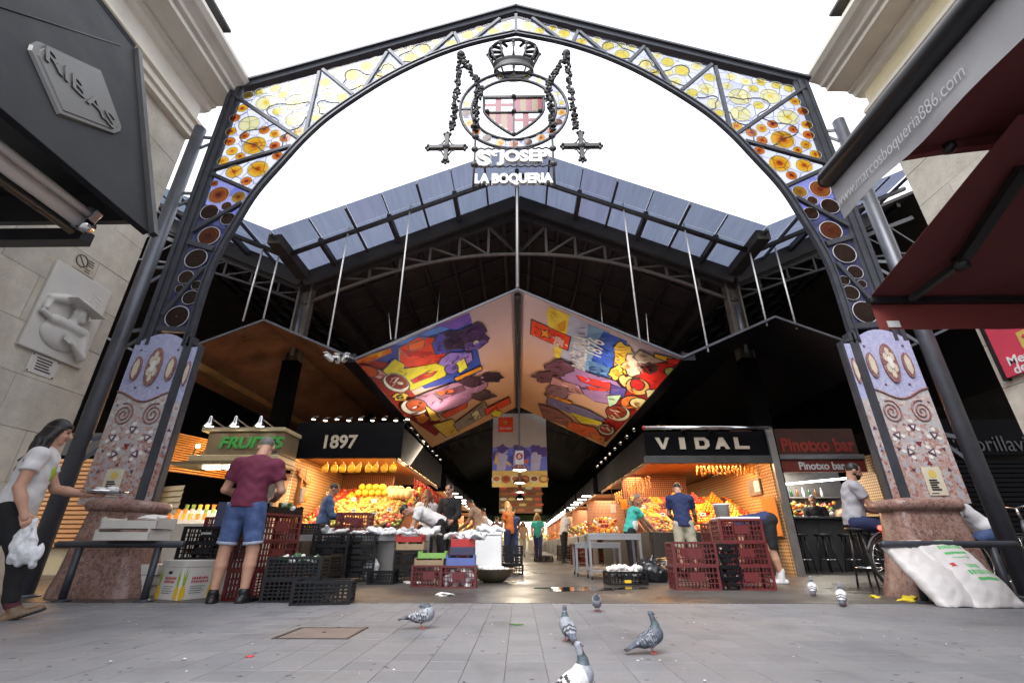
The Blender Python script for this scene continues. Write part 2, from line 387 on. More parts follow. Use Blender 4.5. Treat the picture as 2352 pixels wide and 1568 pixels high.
# ---- stained glass
def glass(name, rampstops, gloss=.10, rings=0., vor=0., leadc=(.14, .14, .17), diff=0.):
    rampstops = [(p_, tuple(min(1., v * (1.0 if name.startswith('disc') else .62)) for v in q_)) for p_, q_ in rampstops]; leadc = tuple(v * .6 for v in leadc)
    m, t, b = new_mat(name); L = t.links.new
    tc = N(t, 'ShaderNodeTexCoord'); ln = N(t, 'ShaderNodeVectorMath', operation='LENGTH')
    tp = N(t, 'ShaderNodeBsdfTransparent'); gl = N(t, 'ShaderNodeBsdfGlossy', Roughness=.12); gl.inputs[0].default_value = (.6, .6, .65, 1)
    oi = N(t, 'ShaderNodeObjectInfo')
    if vor:
        nz = N(t, 'ShaderNodeTexNoise', Scale=2.5, Detail=2.); L(tc.outputs['Object'], nz.inputs['Vector'])
        mxv = mixc(t, .12, (0, 0, 0), (0, 0, 0)); 
        v1 = N(t, 'ShaderNodeTexVoronoi', feature='DISTANCE_TO_EDGE', Scale=vor); L(tc.outputs['Object'], v1.inputs['Vector'])
        v2 = N(t, 'ShaderNodeTexVoronoi', Scale=vor); L(tc.outputs['Object'], v2.inputs['Vector'])
        sp = N(t, 'ShaderNodeSeparateColor'); L(v2.outputs['Color'], sp.inputs[0])
        col = ramp(t, sp.outputs[0], rampstops)
        col = mixc(t, ramp(t, v1.outputs['Distance'], [(.012, (1, 1, 1)), (.03, (0, 0, 0))]), col, leadc)
    else:
        L(tc.outputs['Object'], ln.inputs[0]); d = ln.outputs['Value']
        ra = N(t, 'ShaderNodeMath', operation='MULTIPLY_ADD'); L(oi.outputs['Random'], ra.inputs[0]); ra.inputs[1].default_value = .24; ra.inputs[2].default_value = -.12
        a2 = N(t, 'ShaderNodeMath', operation='ADD'); L(d, a2.inputs[0]); L(ra.outputs[0], a2.inputs[1])
        nz = N(t, 'ShaderNodeTexNoise', Scale=4.); L(tc.outputs['Object'], nz.inputs['Vector'])
        a3 = N(t, 'ShaderNodeMath', operation='MULTIPLY_ADD'); L(nz.outputs['Fac'], a3.inputs[0]); a3.inputs[1].default_value = .25; L(a2.outputs[0], a3.inputs[2])
        a4 = N(t, 'ShaderNodeMath', operation='SUBTRACT'); L(a3.outputs[0], a4.inputs[0]); a4.inputs[1].default_value = .12
        col = ramp(t, a4.outputs[0], rampstops)
        if rings:
            sn = N(t, 'ShaderNodeMath', operation='SINE'); mu = N(t, 'ShaderNodeMath', operation='MULTIPLY'); L(d, mu.inputs[0]); mu.inputs[1].default_value = 21.; L(mu.outputs[0], sn.inputs[0])
            col = mixc(t, rings, col, ramp(t, sn.outputs[0], [(.25, (.45, .3, .25)), (.6, (1, 1, 1))]), 'MULTIPLY')
    L(col, tp.inputs[0])
    ms = N(t, 'ShaderNodeMixShader'); ms.inputs[0].default_value = gloss; L(tp.outputs[0], ms.inputs[1]); L(gl.outputs[0], ms.inputs[2]); out = ms.outputs[0]
    if diff:
        df = N(t, 'ShaderNodeBsdfDiffuse'); L(col, df.inputs[0]); m2 = N(t, 'ShaderNodeMixShader'); m2.inputs[0].default_value = diff
        L(out, m2.inputs[1]); L(df.outputs[0], m2.inputs[2]); out = m2.outputs[0]
    L(out, t.nodes['Material Output'].inputs[0]); return m
glass('disc_pale', [(0, (.95, .62, .05)), (.16, (.98, .80, .16)), (.45, (1., .96, .50)), (1, (1., .93, .40))], .05, diff=.04)
glass('disc_yellow', [(0, (.85, .52, .03)), (.25, (.92, .70, .06)), (.7, (.90, .78, .16)), (1, (.72, .62, .10))], .05, diff=.04)
glass('disc_amber', [(0, (.25, .03, .01)), (.18, (.60, .12, .01)), (.42, (.98, .42, .02)), (.8, (1., .62, .05)), (1, (1., .68, .10))], .06, .25, diff=.04)
glass('disc_orange', [(0, (.12, .01, .01)), (.2, (.50, .06, .01)), (.5, (.95, .26, .03)), (1, (.95, .36, .04))], .06, .6, diff=.04)
glass('disc_brown', [(0, (.60, .34, .18)), (.10, (.10, .03, .01)), (.4, (.24, .09, .02)), (.7, (.14, .055, .015)), (1, (.20, .085, .02))], .06, .7, diff=.07)
glass('pane_pale', [(0, (.80, .82, .93)), (.5, (.90, .91, .97)), (1, (.72, .74, .92))], .05, vor=3.6, leadc=(.42, .44, .60), diff=.05)
glass('pane_mid', [(0, (.74, .76, .93)), (.5, (.90, .91, .97)), (1, (.66, .68, .90))], .05, vor=3.6, leadc=(.25, .26, .42), diff=.07)
glass('pane_blue', [(0, (.22, .24, .72)), (.5, (.38, .40, .84)), (1, (.16, .18, .60))], .08, vor=3.6, leadc=(.34, .34, .50), diff=.22)
glass('sh_white', [(0, (.97, .97, .97)), (1, (.97, .97, .97))], .05, diff=.1)
glass('sh_red', [(0, (.30, .025, .05)), (1, (.36, .04, .07))], .08, diff=.3)
glass('sh_gold', [(0, (.34, .22, .09)), (1, (.40, .28, .13))], .08, diff=.3)
# ---- trencadis mosaic
def mosaic(name, cols, scale, lead=(.42, .40, .40), edge=.05):
    m, t, b = new_mat(name); L = t.links.new
    tc = N(t, 'ShaderNodeTexCoord')
    v1 = N(t, 'ShaderNodeTexVoronoi', feature='DISTANCE_TO_EDGE', Scale=scale); v2 = N(t, 'ShaderNodeTexVoronoi', Scale=scale)
    L(tc.outputs['Object'], v1.inputs['Vector']); L(tc.outputs['Object'], v2.inputs['Vector'])
    sp = N(t, 'ShaderNodeSeparateColor'); L(v2.outputs['Color'], sp.inputs[0])
    if isinstance(cols, dict):   # colours laid out by height
        sx = N(t, 'ShaderNodeSeparateXYZ'); L(tc.outputs['Object'], sx.inputs[0])
        mr = N(t, 'ShaderNodeMapRange'); L(sx.outputs['Z'], mr.inputs[0]); mr.inputs[1].default_value = cols['z'][0]; mr.inputs[2].default_value = cols['z'][1]
        nz = N(t, 'ShaderNodeMath', operation='MULTIPLY_ADD'); L(sp.outputs[1], nz.inputs[0]); nz.inputs[1].default_value = .55; L(mr.outputs[0], nz.inputs[2])
        n2 = N(t, 'ShaderNodeMath', operation='SUBTRACT'); L(nz.outputs[0], n2.inputs[0]); n2.inputs[1].default_value = .28
        col = mixc(t, ramp(t, n2.outputs[0], [(.40, (0, 0, 0)), (.6, (1, 1, 1))]), ramp(t, sp.outputs[0], cols['lo'], 'CONSTANT'), ramp(t, sp.outputs[0], cols['hi'], 'CONSTANT'))
    else: col = ramp(t, sp.outputs[0], cols, 'CONSTANT')
    g = ramp(t, v1.outputs['Distance'], [(edge * .5, (1, 1, 1)), (edge, (0, 0, 0))])
    L(mixc(t, g, col, lead), b.inputs['Base Color']); L(ramp(t, g, [(0, (.28, .28, .28)), (1, (.85, .85, .85))]), b.inputs['Roughness'])
    iv = N(t, 'ShaderNodeInvert'); L(g, iv.inputs['Color']); bp = N(t, 'ShaderNodeBump', Strength=.5, Distance=.004); L(iv.outputs[0], bp.inputs['Height']); L(bp.outputs[0], b.inputs['Normal'])
PINK = [(0, (.50, .45, .44)), (.22, (.39, .39, .43)), (.42, (.46, .34, .32)), (.6, (.42, .41, .44)), (.78, (.40, .25, .23)), (.88, (.54, .50, .49))]
ROSE = [(0, (.34, .15, .12)), (.2, (.38, .24, .21)), (.36, (.28, .11, .09)), (.5, (.42, .33, .32)), (.62, (.36, .20, .16)), (.76, (.36, .35, .39)), (.9, (.30, .30, .36))]
mosaic('mosaic_shaft', {'z': (1.1, 2.5), 'lo': ROSE, 'hi': PINK}, 23)
mosaic('mosaic_lilac', [(0, (.36, .38, .60)), (.4, (.32, .34, .56)), (.75, (.42, .43, .62))], 34, (.46, .47, .60))
mosaic('mosaic_base', [(0, (.26, .135, .105)), (.25, (.18, .095, .08)), (.5, (.29, .18, .15)), (.75, (.22, .115, .095))], 24, (.34, .28, .255), .035)
mosaic('mosaic_red', [(0, (.17, .03, .03)), (.5, (.22, .06, .05)), (.8, (.13, .025, .03))], 60, (.4, .33, .32), .08)
M('tile_cream', (.55, .50, .40), .3, 0, .1, 10, .1); M('tile_white', (.66, .65, .63), .3, 0, .06, 10, .1); M('tile_red', (.20, .03, .03), .3, 0, .2, 10, .1)
M('tile_plum', (.10, .05, .09), .3, 0, .2, 10, .1)
# ================================================================ ground
gr = MB().bb((-120, -120, -.6), (120, 120, -.03)).build('ground', 'asphalt'); tag(gr, None, kind='structure')
YD = 5.47
pv = MB().bb((-9, -6, -.029), (9, YD - .03, -.006)).build('pavement', 'bed'); tag(pv, 'grey square paving tiles in front of the market', kind='structure')
TS = .2
def tile_geo(mb, x, y, dz=0., s=TS, tilt=(0, 0)):
    h = s / 2 - .0009; e = .0016
    z0, z1, z2 = -.02, dz - .002, dz
    q = lambda r, z: [(x + a * r, y + c * r, z + (a * tilt[0] + c * tilt[1]) * (z > -.01)) for a, c in ((-1, -1), (1, -1), (1, 1), (-1, 1))]
    v = q(h, z0) + q(h, z1) + q(h - e, z2)
    mb.add(v, [(0, 1, 5, 4), (1, 2, 6, 5), (2, 3, 7, 6), (3, 0, 4, 7), (4, 5, 9, 8), (5, 6, 10, 9), (6, 7, 11, 10), (7, 4, 8, 11), (8, 9, 10, 11)])
hatch = [atZ(640, 1461), atZ(796, 1466), atZ(822, 1441), atZ(690, 1437)]
hx0, hx1, hy0, hy1 = hatch[0].x, hatch[1].x, hatch[1].y, hatch[2].y
cells = []
for j in range(int((YD - .03 + 6) / TS)):
    for i in range(-44, 45):
        x, y = i * TS + .03, YD - .03 - TS * (j + .5)
        if hx0 - .1 < x < hx1 + .1 and hy0 - .1 < y < hy1 + .1: continue
        cells.append((x, y))
vis = [c for c in cells if c[1] > 2.25 and abs(c[0]) < 1.06 * c[1] + .1]; vis.sort(key=lambda c: c[1]); near = set(vis[:300])
tmb = MB(); tile_geo(tmb, 0, 0); tme = tmb.mesh('paving_tile', 'paving'); rest = MB()
for (x, y) in cells:
    if (x, y) in near: link('paving_tile', tme, pv, (x, y, random.uniform(-.0006, .0004)), (random.gauss(0, .0022), random.gauss(0, .0022), 0))
    else: tile_geo(rest, x, y, random.uniform(-.0006, .0004), TS, (random.gauss(0, .0004), random.gauss(0, .0004)))
tag(rest.build('paving_tile_field', 'paving', pv), None, kind='stuff')
fl = MB().bb((-40, YD, -.05), (40, 70, 0)).build('market_floor', 'wet_floor'); tag(fl, 'dark wet concrete floor of the market hall', kind='structure')
# drain slot between paving and hall
dr = thing('drain_channel', 'narrow slotted drain line across the ground at the market threshold', 'drain', (0, YD - .015, 0))
mb = MB().bb((-7, -.014, -.012), (7, .014, .0005)); mb.build('gutter', 'iron', dr)
mb = MB()
for i in range(-110, 120): mb.bb((i * .055 - .018, -.008, .0006), (i * .055 + .018, .008, .003))
mb.build('grating', 'steel_lt', dr)
# access hatch in the paving
M('hatch_frame', (.19, .175, .165), .8, 0, .2, 10, .3); M('hatch_plate', (.175, .135, .115), .75, 0, .2, 6, .4, 50)
hc = Vector(((hx0 + hx1) / 2, (hy0 + hy1) / 2, 0)); hw, hd = (hx1 - hx0), (hy1 - hy0)
ht = thing('access_hatch', 'rust-brown square access hatch let into the grey paving', 'hatch', hc)
MB().bb((-hw / 2 - .09, -hd / 2 - .09, -.02), (hw / 2 + .09, hd / 2 + .09, -.0015)).build('surround', 'hatch_frame', ht)
MB().bb((-hw / 2 + .012, -hd / 2 + .012, -.01), (hw / 2 - .012, hd / 2 - .012, .001)).build('plate', 'hatch_plate', ht, bev=.003)
mb = MB()
for s in (-1, 1): mb.bb((s * hw / 2 - .01, -hd / 2, -.01), (s * hw / 2 + .01, hd / 2, .004)); mb.bb((-hw / 2 - .012, s * hd / 2 - .01, -.01), (hw / 2 + .012, s * hd / 2 + .01, .003))
mb.build('rim', 'iron', ht); MB().tube((0, .02, 0), (0, .02, .004), .014).build('key_hole', 'black', ht)
# puddle
pc = atZ(1345, 1352)
pud = MB(); pp = []
for k in range(28):
    a = 2 * math.pi * k / 28; rr = 1 + .25 * math.sin(3 * a + 1) + .2 * math.sin(5 * a) + random.uniform(-.08, .08); pp.append((pc.x + .62 * rr * math.cos(a), pc.y + .30 * rr * math.sin(a)))
pud.prism(pp, lambda u, v, w: (u, v, w), .001, .004)
tag(pud.build('puddle', 'water'), 'dark shallow puddle on the concrete floor near the garlic crate', 'puddle')
# ================================================================ side buildings
def building(s, name, label, wx, yend, upper):
    b = thing(name, label, 'building', (s * wx, yend - 3, 0)); X = lambda x: s * x
    mb = MB(); mb.bb((X(wx + .03), -1, 0), (X(wx + 6), yend - .03, 7.4)); mb.build('wall', 'mortar', b, True)
    rows, z = [], 0.
    bh = .62; k = 0
    while z < 7.2:
        y = yend - (0 if k % 2 else .55); first = True
        if not k % 2:
            m1 = MB().bb((X(wx), y + .004, z + .004), (X(wx + .4), yend, z + bh - .004)); m1.build('stone_block', 'stone', b, True, bev=.004)
        while y > 2.2:
            ln = random.uniform(.95, 1.25); off = random.uniform(-.004, .004)
            m1 = MB().bb((X(wx + off), y - ln + .002, z + .002), (X(wx + .3), y - .002, z + bh - .002)); m1.build('stone_block', 'stone', b, True, bev=.003)
            y -= ln
        z += bh; k += 1
    z0 = z
    prof = [(0, z0 - .02), (.12, z0), (.12, z0 + .10), (.17, z0 + .12), (.17, z0 + .24), (.23, z0 + .27), (.23, z0 + .34), (.06, z0 + .38), (.06, z0 + .82),
            (.14, z0 + .85), (.17, z0 + .93), (.24, z0 + .95), (.24, z0 + 1.0), (.62, z0 + 1.02), (.62, z0 + 1.12), (.70, z0 + 1.13), (.72, z0 + 1.19), (.80, z0 + 1.24), (.88, z0 + 1.27), (.95, z0 + 1.34), (.95, z0 + 1.42), (.05, z0 + 1.6)]
    for nm, a, e, mt in (('architrave', 0, 8, upper[0]), ('frieze', 7, 9, upper[1]), ('cornice', 8, len(prof), upper[2])):
        seg = prof[a:e]; mb = MB(); n = len(seg)
        ys = (yend + (.12 if nm == 'cornice' else 0), -1)
        vs = [(X(wx - p), y, zz) for y in ys for p, zz in seg] + [(X(wx + .5), ys[0], seg[0][1]), (X(wx + .5), ys[0], seg[-1][1])]
        fs = [(i, i + 1, n + i + 1, n + i) for i in range(n - 1)] + [tuple(range(n)) + (2 * n + 1, 2 * n)]
        mb.add(vs, fs); mb.build(nm, mt, b, True)
    MB().bb((X(wx + .1), -1, z0 + 1.5), (X(wx + 6), yend - .1, z0 + 3.0)).build('upper_wall', upper[1], b, True)
    MB().bb((X(wx - .12), -1, z0 + 3.0), (X(wx + 6), yend - .05, z0 + 3.06)).build('roof_edge', 'iron', b, True)
    return b
bL = building(-1, 'stone_building', 'pale stone building with moulded cornice beside the relief plaque', 6.15, 6.15, ('plaster', 'plaster_w', 'plaster_w'))
bR = building(1, 'stone_building', 'yellow-grey stone building with moulded cornice behind the red awning', 6.55, 6.0, ('plaster', 'plaster_y', 'plaster'))
# ---- relief plaque and plates on the stone wall
WX = -6.15
def on_wall(pts, X=WX): return [atX(x, y, X) for x, y in pts]
p = on_wall([(129.5, 597), (248.5, 670.5), (180, 845.6), (33, 789.6)])
y0, y1, z0, z1 = min(q.y for q in p) , max(q.y for q in p), min(q.z for q in p), max(q.z for q in p)
y1 = min(y1, 6.08); cyp, czp = (y0 + y1) / 2, (z0 + z1) / 2
pl = thing('relief_plaque', 'white marble relief plaque of a figure in a hat on the stone wall', 'plaque', (WX, cyp, czp))
MB().bb((0, y0 - cyp, z0 - czp), (.05, y1 - cyp, z1 - czp)).build('slab', 'marble', pl, bev=.012)
F = lambda a, c, d=0.: (.05 + d, a, c)   # a along the wall, c up
pr = [('e', F(.06, .04, .05), (.08, .085, .115), .015), ('e', F(.10, -.03, .08), (.04, .05, .05), .02), ('c', F(.15, .05, .11), F(.17, .0, .12), .012, .02, .012), ('e', F(-.02, .05, .07), (.02, .025, .04), .008),
      ('e', F(.04, .17, .05), (.10, .12, .075), .012), ('b', F(.05, .135, .08), (.14, .25, .011), .008, .01, Matrix.Rotation(R(-10), 3, 'X')), ('c', F(.03, -.08, .03), F(.04, -.02, .04), .06, .05, .03),
      ('e', F(.0, -.31, 0), (.075, .30, .20), .03), ('c', F(-.2, -.16, .03), F(.22, -.17, .03), .075, .075, .03), ('c', F(.25, -.2, .04), F(.30, -.50, .06), .062, .05, .02), ('c', F(.30, -.50, .07), F(.10, -.40, .11), .05, .032, .02), ('b', F(.05, -.375, .12), (.018, .05, .035), .012, .015),
      ('c', F(-.33, .10, .0), F(-.15, .17, .02), .05, .07, .03), ('c', F(-.33, .05, .0), F(-.36, -.06, .03), .045, .035, .02), ('c', F(-.38, -.12, .03), F(-.22, -.17, .04), .03, .035, .02), ('c', F(-.02, -.14, .08), F(.06, -.2, .09), .02, .012, .008), ('c', F(.1, -.13, .08), F(.05, -.2, .09), .02, .012, .008)]
for k in range(4): pr.append(('c', F(.02, -.40 + .022 * k, .125), F(-.06, -.37 + .028 * k, .115), .013, .010, .004))
soft('figure_relief', [(pr + [('x', (.045, 0, 0), (-1, 0, 0))], .0065)], ['marble'], pl)
mb = MB()
for i in range(6):
    for j in range(random.randint(4, 8)):
        a = .18 + j * .027 + .01 * (i % 2); c = .42 - i * .055 - j * .008
        if random.random() < .85 and a < y1 - cyp - .03: mb.path([F(a, c, 0), F(a + random.uniform(-.01, .015), c + .035, 0)], .0045, 5)
mb.build('carved_signature', 'marble', pl)
for nm, lab, cat, pts in (('wall_plate', 'small white inscription plate under the marble relief', 'plate', [(75, 809), (135, 835), (117, 870), (54, 849)]),
                          ('smoking_plate', 'pale notice plate with a circle symbol above the marble relief', 'notice', [(178.5, 579.6), (225.8, 604), (210, 639), (164.5, 611)])):
    p = on_wall(pts); a0, a1 = min(q.y for q in p), min(6.1, max(q.y for q in p)); c0, c1 = min(q.z for q in p), max(q.z for q in p); ca, cc = (a0 + a1) / 2, (c0 + c1) / 2
    w = thing(nm, lab, cat, (WX, ca, cc)); ha, hh = (a1 - a0) / 2, (c1 - c0) / 2
    MB().bb((0, -ha, -hh), (.014, ha, hh)).build('plate', 'marble' if nm == 'wall_plate' else 'tile_cream', w, bev=.003)
    mb = MB()
    if nm == 'wall_plate':
        for i in range(5): mb.bb((.0145, -ha * .7 + random.uniform(0, .04), hh * .6 - i * hh * .3), (.0165, ha * .7 - random.uniform(0, .1), hh * .6 - i * hh * .3 + .018))
        for q in ((-1, -1), (1, -1), (1, 1), (-1, 1)): mb.tube((.013, q[0] * ha * .9, q[1] * hh * .88), (.022, q[0] * ha * .9, q[1] * hh * .88), .009)
    else:
        ring = [(.016, -ha * .45 + .085 * math.cos(a), .01 + .085 * math.sin(a)) for a in [2 * math.pi * k / 24 for k in range(24)]]
        mb.path(ring, .008, 5, closed=True); mb.path([(.016, -ha * .45 - .06, .07), (.016, -ha * .45 + .06, -.05)], .008, 5)
        for i in range(6): mb.bb((.0145, ha * .05, hh * .5 - i * .035), (.0165, ha * .8 - random.uniform(0, .1), hh * .5 - i * .035 + .016))
    mb.build('lettering', 'iron', w)
# ---- red market banner on the other building
M('banner_pink', (.55, .045, .085), .7, 0, .08, 2, .1); M('banner_gold', (.55, .42, .10), .6, 0, .15, 8, .1)
q = atX(2308, 870, 6.5); bz, by = q.z, q.y
bn = thing('market_banner', 'crimson market banner in a dark frame on the stone wall', 'banner', (6.55, by - .6, bz))
MB().bb((-.06, -.75, 0), (-.005, .56, 1.45)).build('panel', 'banner_pink', bn)
MB().bb((-.075, .562, -.03), (0, .61, 1.5)).build('frame', 'black_metal', bn)
MB().bb((-.063, -.1, .28), (-.0605, .22, .5)).build('emblem', 'banner_gold', bn)
for k, (a, c) in enumerate(((-.03, .33), (.08, .36), (.02, .44), (.14, .42))): MB().ell((-.064, a, c), (.003, .035, .03)).build('emblem_leaf', 'banner_pink', bn)
text('lettering', 'Mercat', .17, bn, (6.55 - .062, by - .6 + .22, bz + .19), (0, -1, 0), (0, 0, 1), 'white', .002, .003)
text('lettering', 'de la Boqueria', .17, bn, (6.55 - .062, by - .6 - .06, bz + .05), (0, -1, 0), (0, 0, 1), 'white', .002, .003)
# ================================================================ the entrance arch
AY = 6.0
arch = thing('entrance_arch', 'dark steel entrance arch glazed with amber and yellow stained glass roundels', 'arch', (0, AY, 0))
A2 = lambda x, y: (lambda q: (q.x, q.z))(atY(x, y, AY))
XO = 5.55; corner = A2(519, 195); apexz = A2(1181, 14)[1]
OC = (-XO, corner[1])
inner_px = [(437.5, 782), (490, 615), (553, 501), (593, 439), (648, 376), (708, 311), (773, 256), (882, 185.5), (980, 136.5), (1078, 101.5), (1181, 77)]
inner = [A2(*q) for q in inner_px]; inner[-1] = (0, inner[-1][1]); inner.insert(0, (inner[0][0] - .02, 3.2))
def smooth(pts, n):
    P = [Vector((*p, 0)) for p in pts]; out = []
    for i in range(len(P) - 1):
        a, b_, c, d = P[max(i - 1, 0)], P[i], P[i + 1], P[min(i + 2, len(P) - 1)]
        for k in range(n):
            t_ = k / n; out.append(.5 * ((2 * b_) + (c - a) * t_ + (2 * a - 5 * b_ + 4 * c - d) * t_ * t_ + (3 * b_ - a - 3 * c + d) * t_ ** 3))
    out.append(P[-1]); return [(p.x, p.y) for p in out]
inS = smooth(inner, 5)
def sweep(mb, pts, prof, s=1, m=0): # pts (x,z) polyline, prof list of (offset perpendicular, y) closed
    k = len(prof); vs = []
    for i, p in enumerate(pts):
        a, c = pts[max(i - 1, 0)], pts[min(i + 1, len(pts) - 1)]; d = Vector((c[0] - a[0], c[1] - a[1])).normalized(); n = Vector((-d.y, d.x))
        vs += [((p[0] + n.x * o) * s, y, p[1] + n.y * o) for o, y in prof]
    fs = [(i * k + j, i * k + (j + 1) % k, (i + 1) * k + (j + 1) % k, (i + 1) * k + j) for i in range(len(pts) - 1) for j in range(k)]
    fs += [tuple(range(k)), tuple((len(pts) - 1) * k + j for j in range(k))[::-1]]
    return mb.add(vs, fs, m)
bars = [((338, 754), (444, 758), .5), ((350.5, 722), (466, 614.6), 1), ((406, 555), (489.5, 571), 1), ((425.5, 531), (555.5, 463.6), 1), ((463, 398.6), (580.5, 440), 1), ((470.5, 387.5), (668, 333.6), 1),
        ((533, 215), (685.5, 317), 1), ((733, 163.6), (700.5, 306), 1), ((740.5, 158.6), (810.5, 216), 1), ((889, 119), (833, 206.5), 1), ((893, 114), (931, 150.5), 1),
        ((1041, 75), (974.7, 133), 1), ((1043, 74), (1057, 101.5), 1), ((1148, 42), (1088.5, 89), 1), ((1181, 32), (1181, 72), 1)]
BO, BI = [A2(*b_[0]) for b_ in bars], [A2(*b_[1]) for b_ in bars]
for i in range(6): BO[i] = (-XO + .24, BO[i][1])
BO[-1] = (0, BO[-1][1]); BI[-1] = (0, BI[-1][1])
disc = MB(); n = 20
vs = [(0, -.05, 0)] + [(r * math.cos(a), -y, r * math.sin(a)) for r, y in ((.5, .04), (.94, .0)) for a in [2 * math.pi * j / n for j in range(n)]]
fs = [(0, 1 + j, 1 + (j + 1) % n) for j in range(n)] + [(1 + j, 1 + n + j, 1 + n + (j + 1) % n, 1 + (j + 1) % n) for j in range(n)]
disc.add(vs, fs, 0, True)
ring = [(.97 * math.cos(a), 0, .97 * math.sin(a)) for a in [2 * math.pi * j / n for j in range(n)]]
disc.path(ring, .05, 4, 1, closed=True)
DM = {k: disc.mesh('roundel', ['disc_' + k, 'lead']) for k in ('pale', 'yellow', 'amber', 'orange', 'brown')}
PAL = [('brown', 'brown', 'pane_blue'), ('brown', 'brown', 'pane_blue'), ('brown', 'orange', 'pane_blue'), ('amber', 'orange', 'pane_blue'), ('amber', 'orange', 'pane_mid'), ('pale', 'orange', 'pane_mid'),
       ('pale', 'yellow', 'pane_mid'), ('pale', 'yellow', 'pane_pale'), ('yellow', 'pale', 'pane_pale'), ('pale', 'yellow', 'pane_pale'), ('yellow', 'pale', 'pane_pale'), ('pale', 'yellow', 'pane_pale'), ('yellow', 'yellow', 'pane_pale'), ('pale', 'yellow', 'pane_pale')]
def seg_dist(p, a, b_):
    a, b_, p = Vector(a), Vector(b_), Vector(p); d = b_ - a; t_ = max(0, min(1, (p - a).dot(d) / max(d.length_squared, 1e-9))); return (p - a - d * t_).length
def inside(p, poly):
    c = False
    for i in range(len(poly)):
        (x0, y0), (x1, y1) = poly[i - 1], poly[i]
        if (y0 > p[1]) != (y1 > p[1]) and p[0] < (x1 - x0) * (p[1] - y0) / (y1 - y0) + x0: c = not c
    return c
GY = .04
rng = random.Random(11)
layout = []
for i in range(len(bars) - 1):
    mid = [q for q in inS if min(BI[i][1], BI[i + 1][1]) + .02 < q[1] < max(BI[i][1], BI[i + 1][1]) - .02 and i < 13]
    mid.sort(key=lambda q: q[1], reverse=True)
    poly = [BO[i], BO[i + 1], BI[i + 1]] + [(q[0] - .07, q[1] + .03) for q in mid] + [BI[i]]
    big, small, pane = PAL[i]; cx = sum(q[0] for q in poly) / len(poly); cz = sum(q[1] for q in poly) / len(poly)
    xs = [q[0] for q in poly]; zs = [q[1] for q in poly]; circ = []
    wid = max(xs) - min(xs)
    sizes = [.18, .155, .14, .13, .125, .12, .11, .11, .10, .10, .09, .09, .08, .08, .075, .07, .07] if i < 4 else ([.19, .17, .15, .14, .12, .1, .1, .09, .09, .08, .08] if i == 4 else (([.22, .20, .19] if i in (5, 6) else [.16, .14]) + ([.105] * 18 + [.09] * 14 if i in (5, 6) else [.12] * 8 + [.10] * 12)))
    for r in sizes:
        for tr_ in range(300):
            if r > .16 and tr_ < 60: pz = (cx + rng.uniform(-.35, .35) * wid, cz + rng.uniform(-.4, .4))
            else: pz = (rng.uniform(min(xs), max(xs)), rng.uniform(min(zs), max(zs)))
            if not inside(pz, poly): continue
            if min(seg_dist(pz, poly[k - 1], poly[k]) for k in range(len(poly))) < r + .02: continue
            if all(math.hypot(pz[0] - c_[0], pz[1] - c_[1]) > r + c_[2] + .014 for c_ in circ): circ.append((pz[0], pz[1], r)); break
    circ = circ[:{5: 20, 6: 20, 0: 12, 1: 12, 2: 12, 3: 12, 12: 4, 13: 4}.get(i, 9)]
    layout.append((poly, circ, cx, cz, wid))
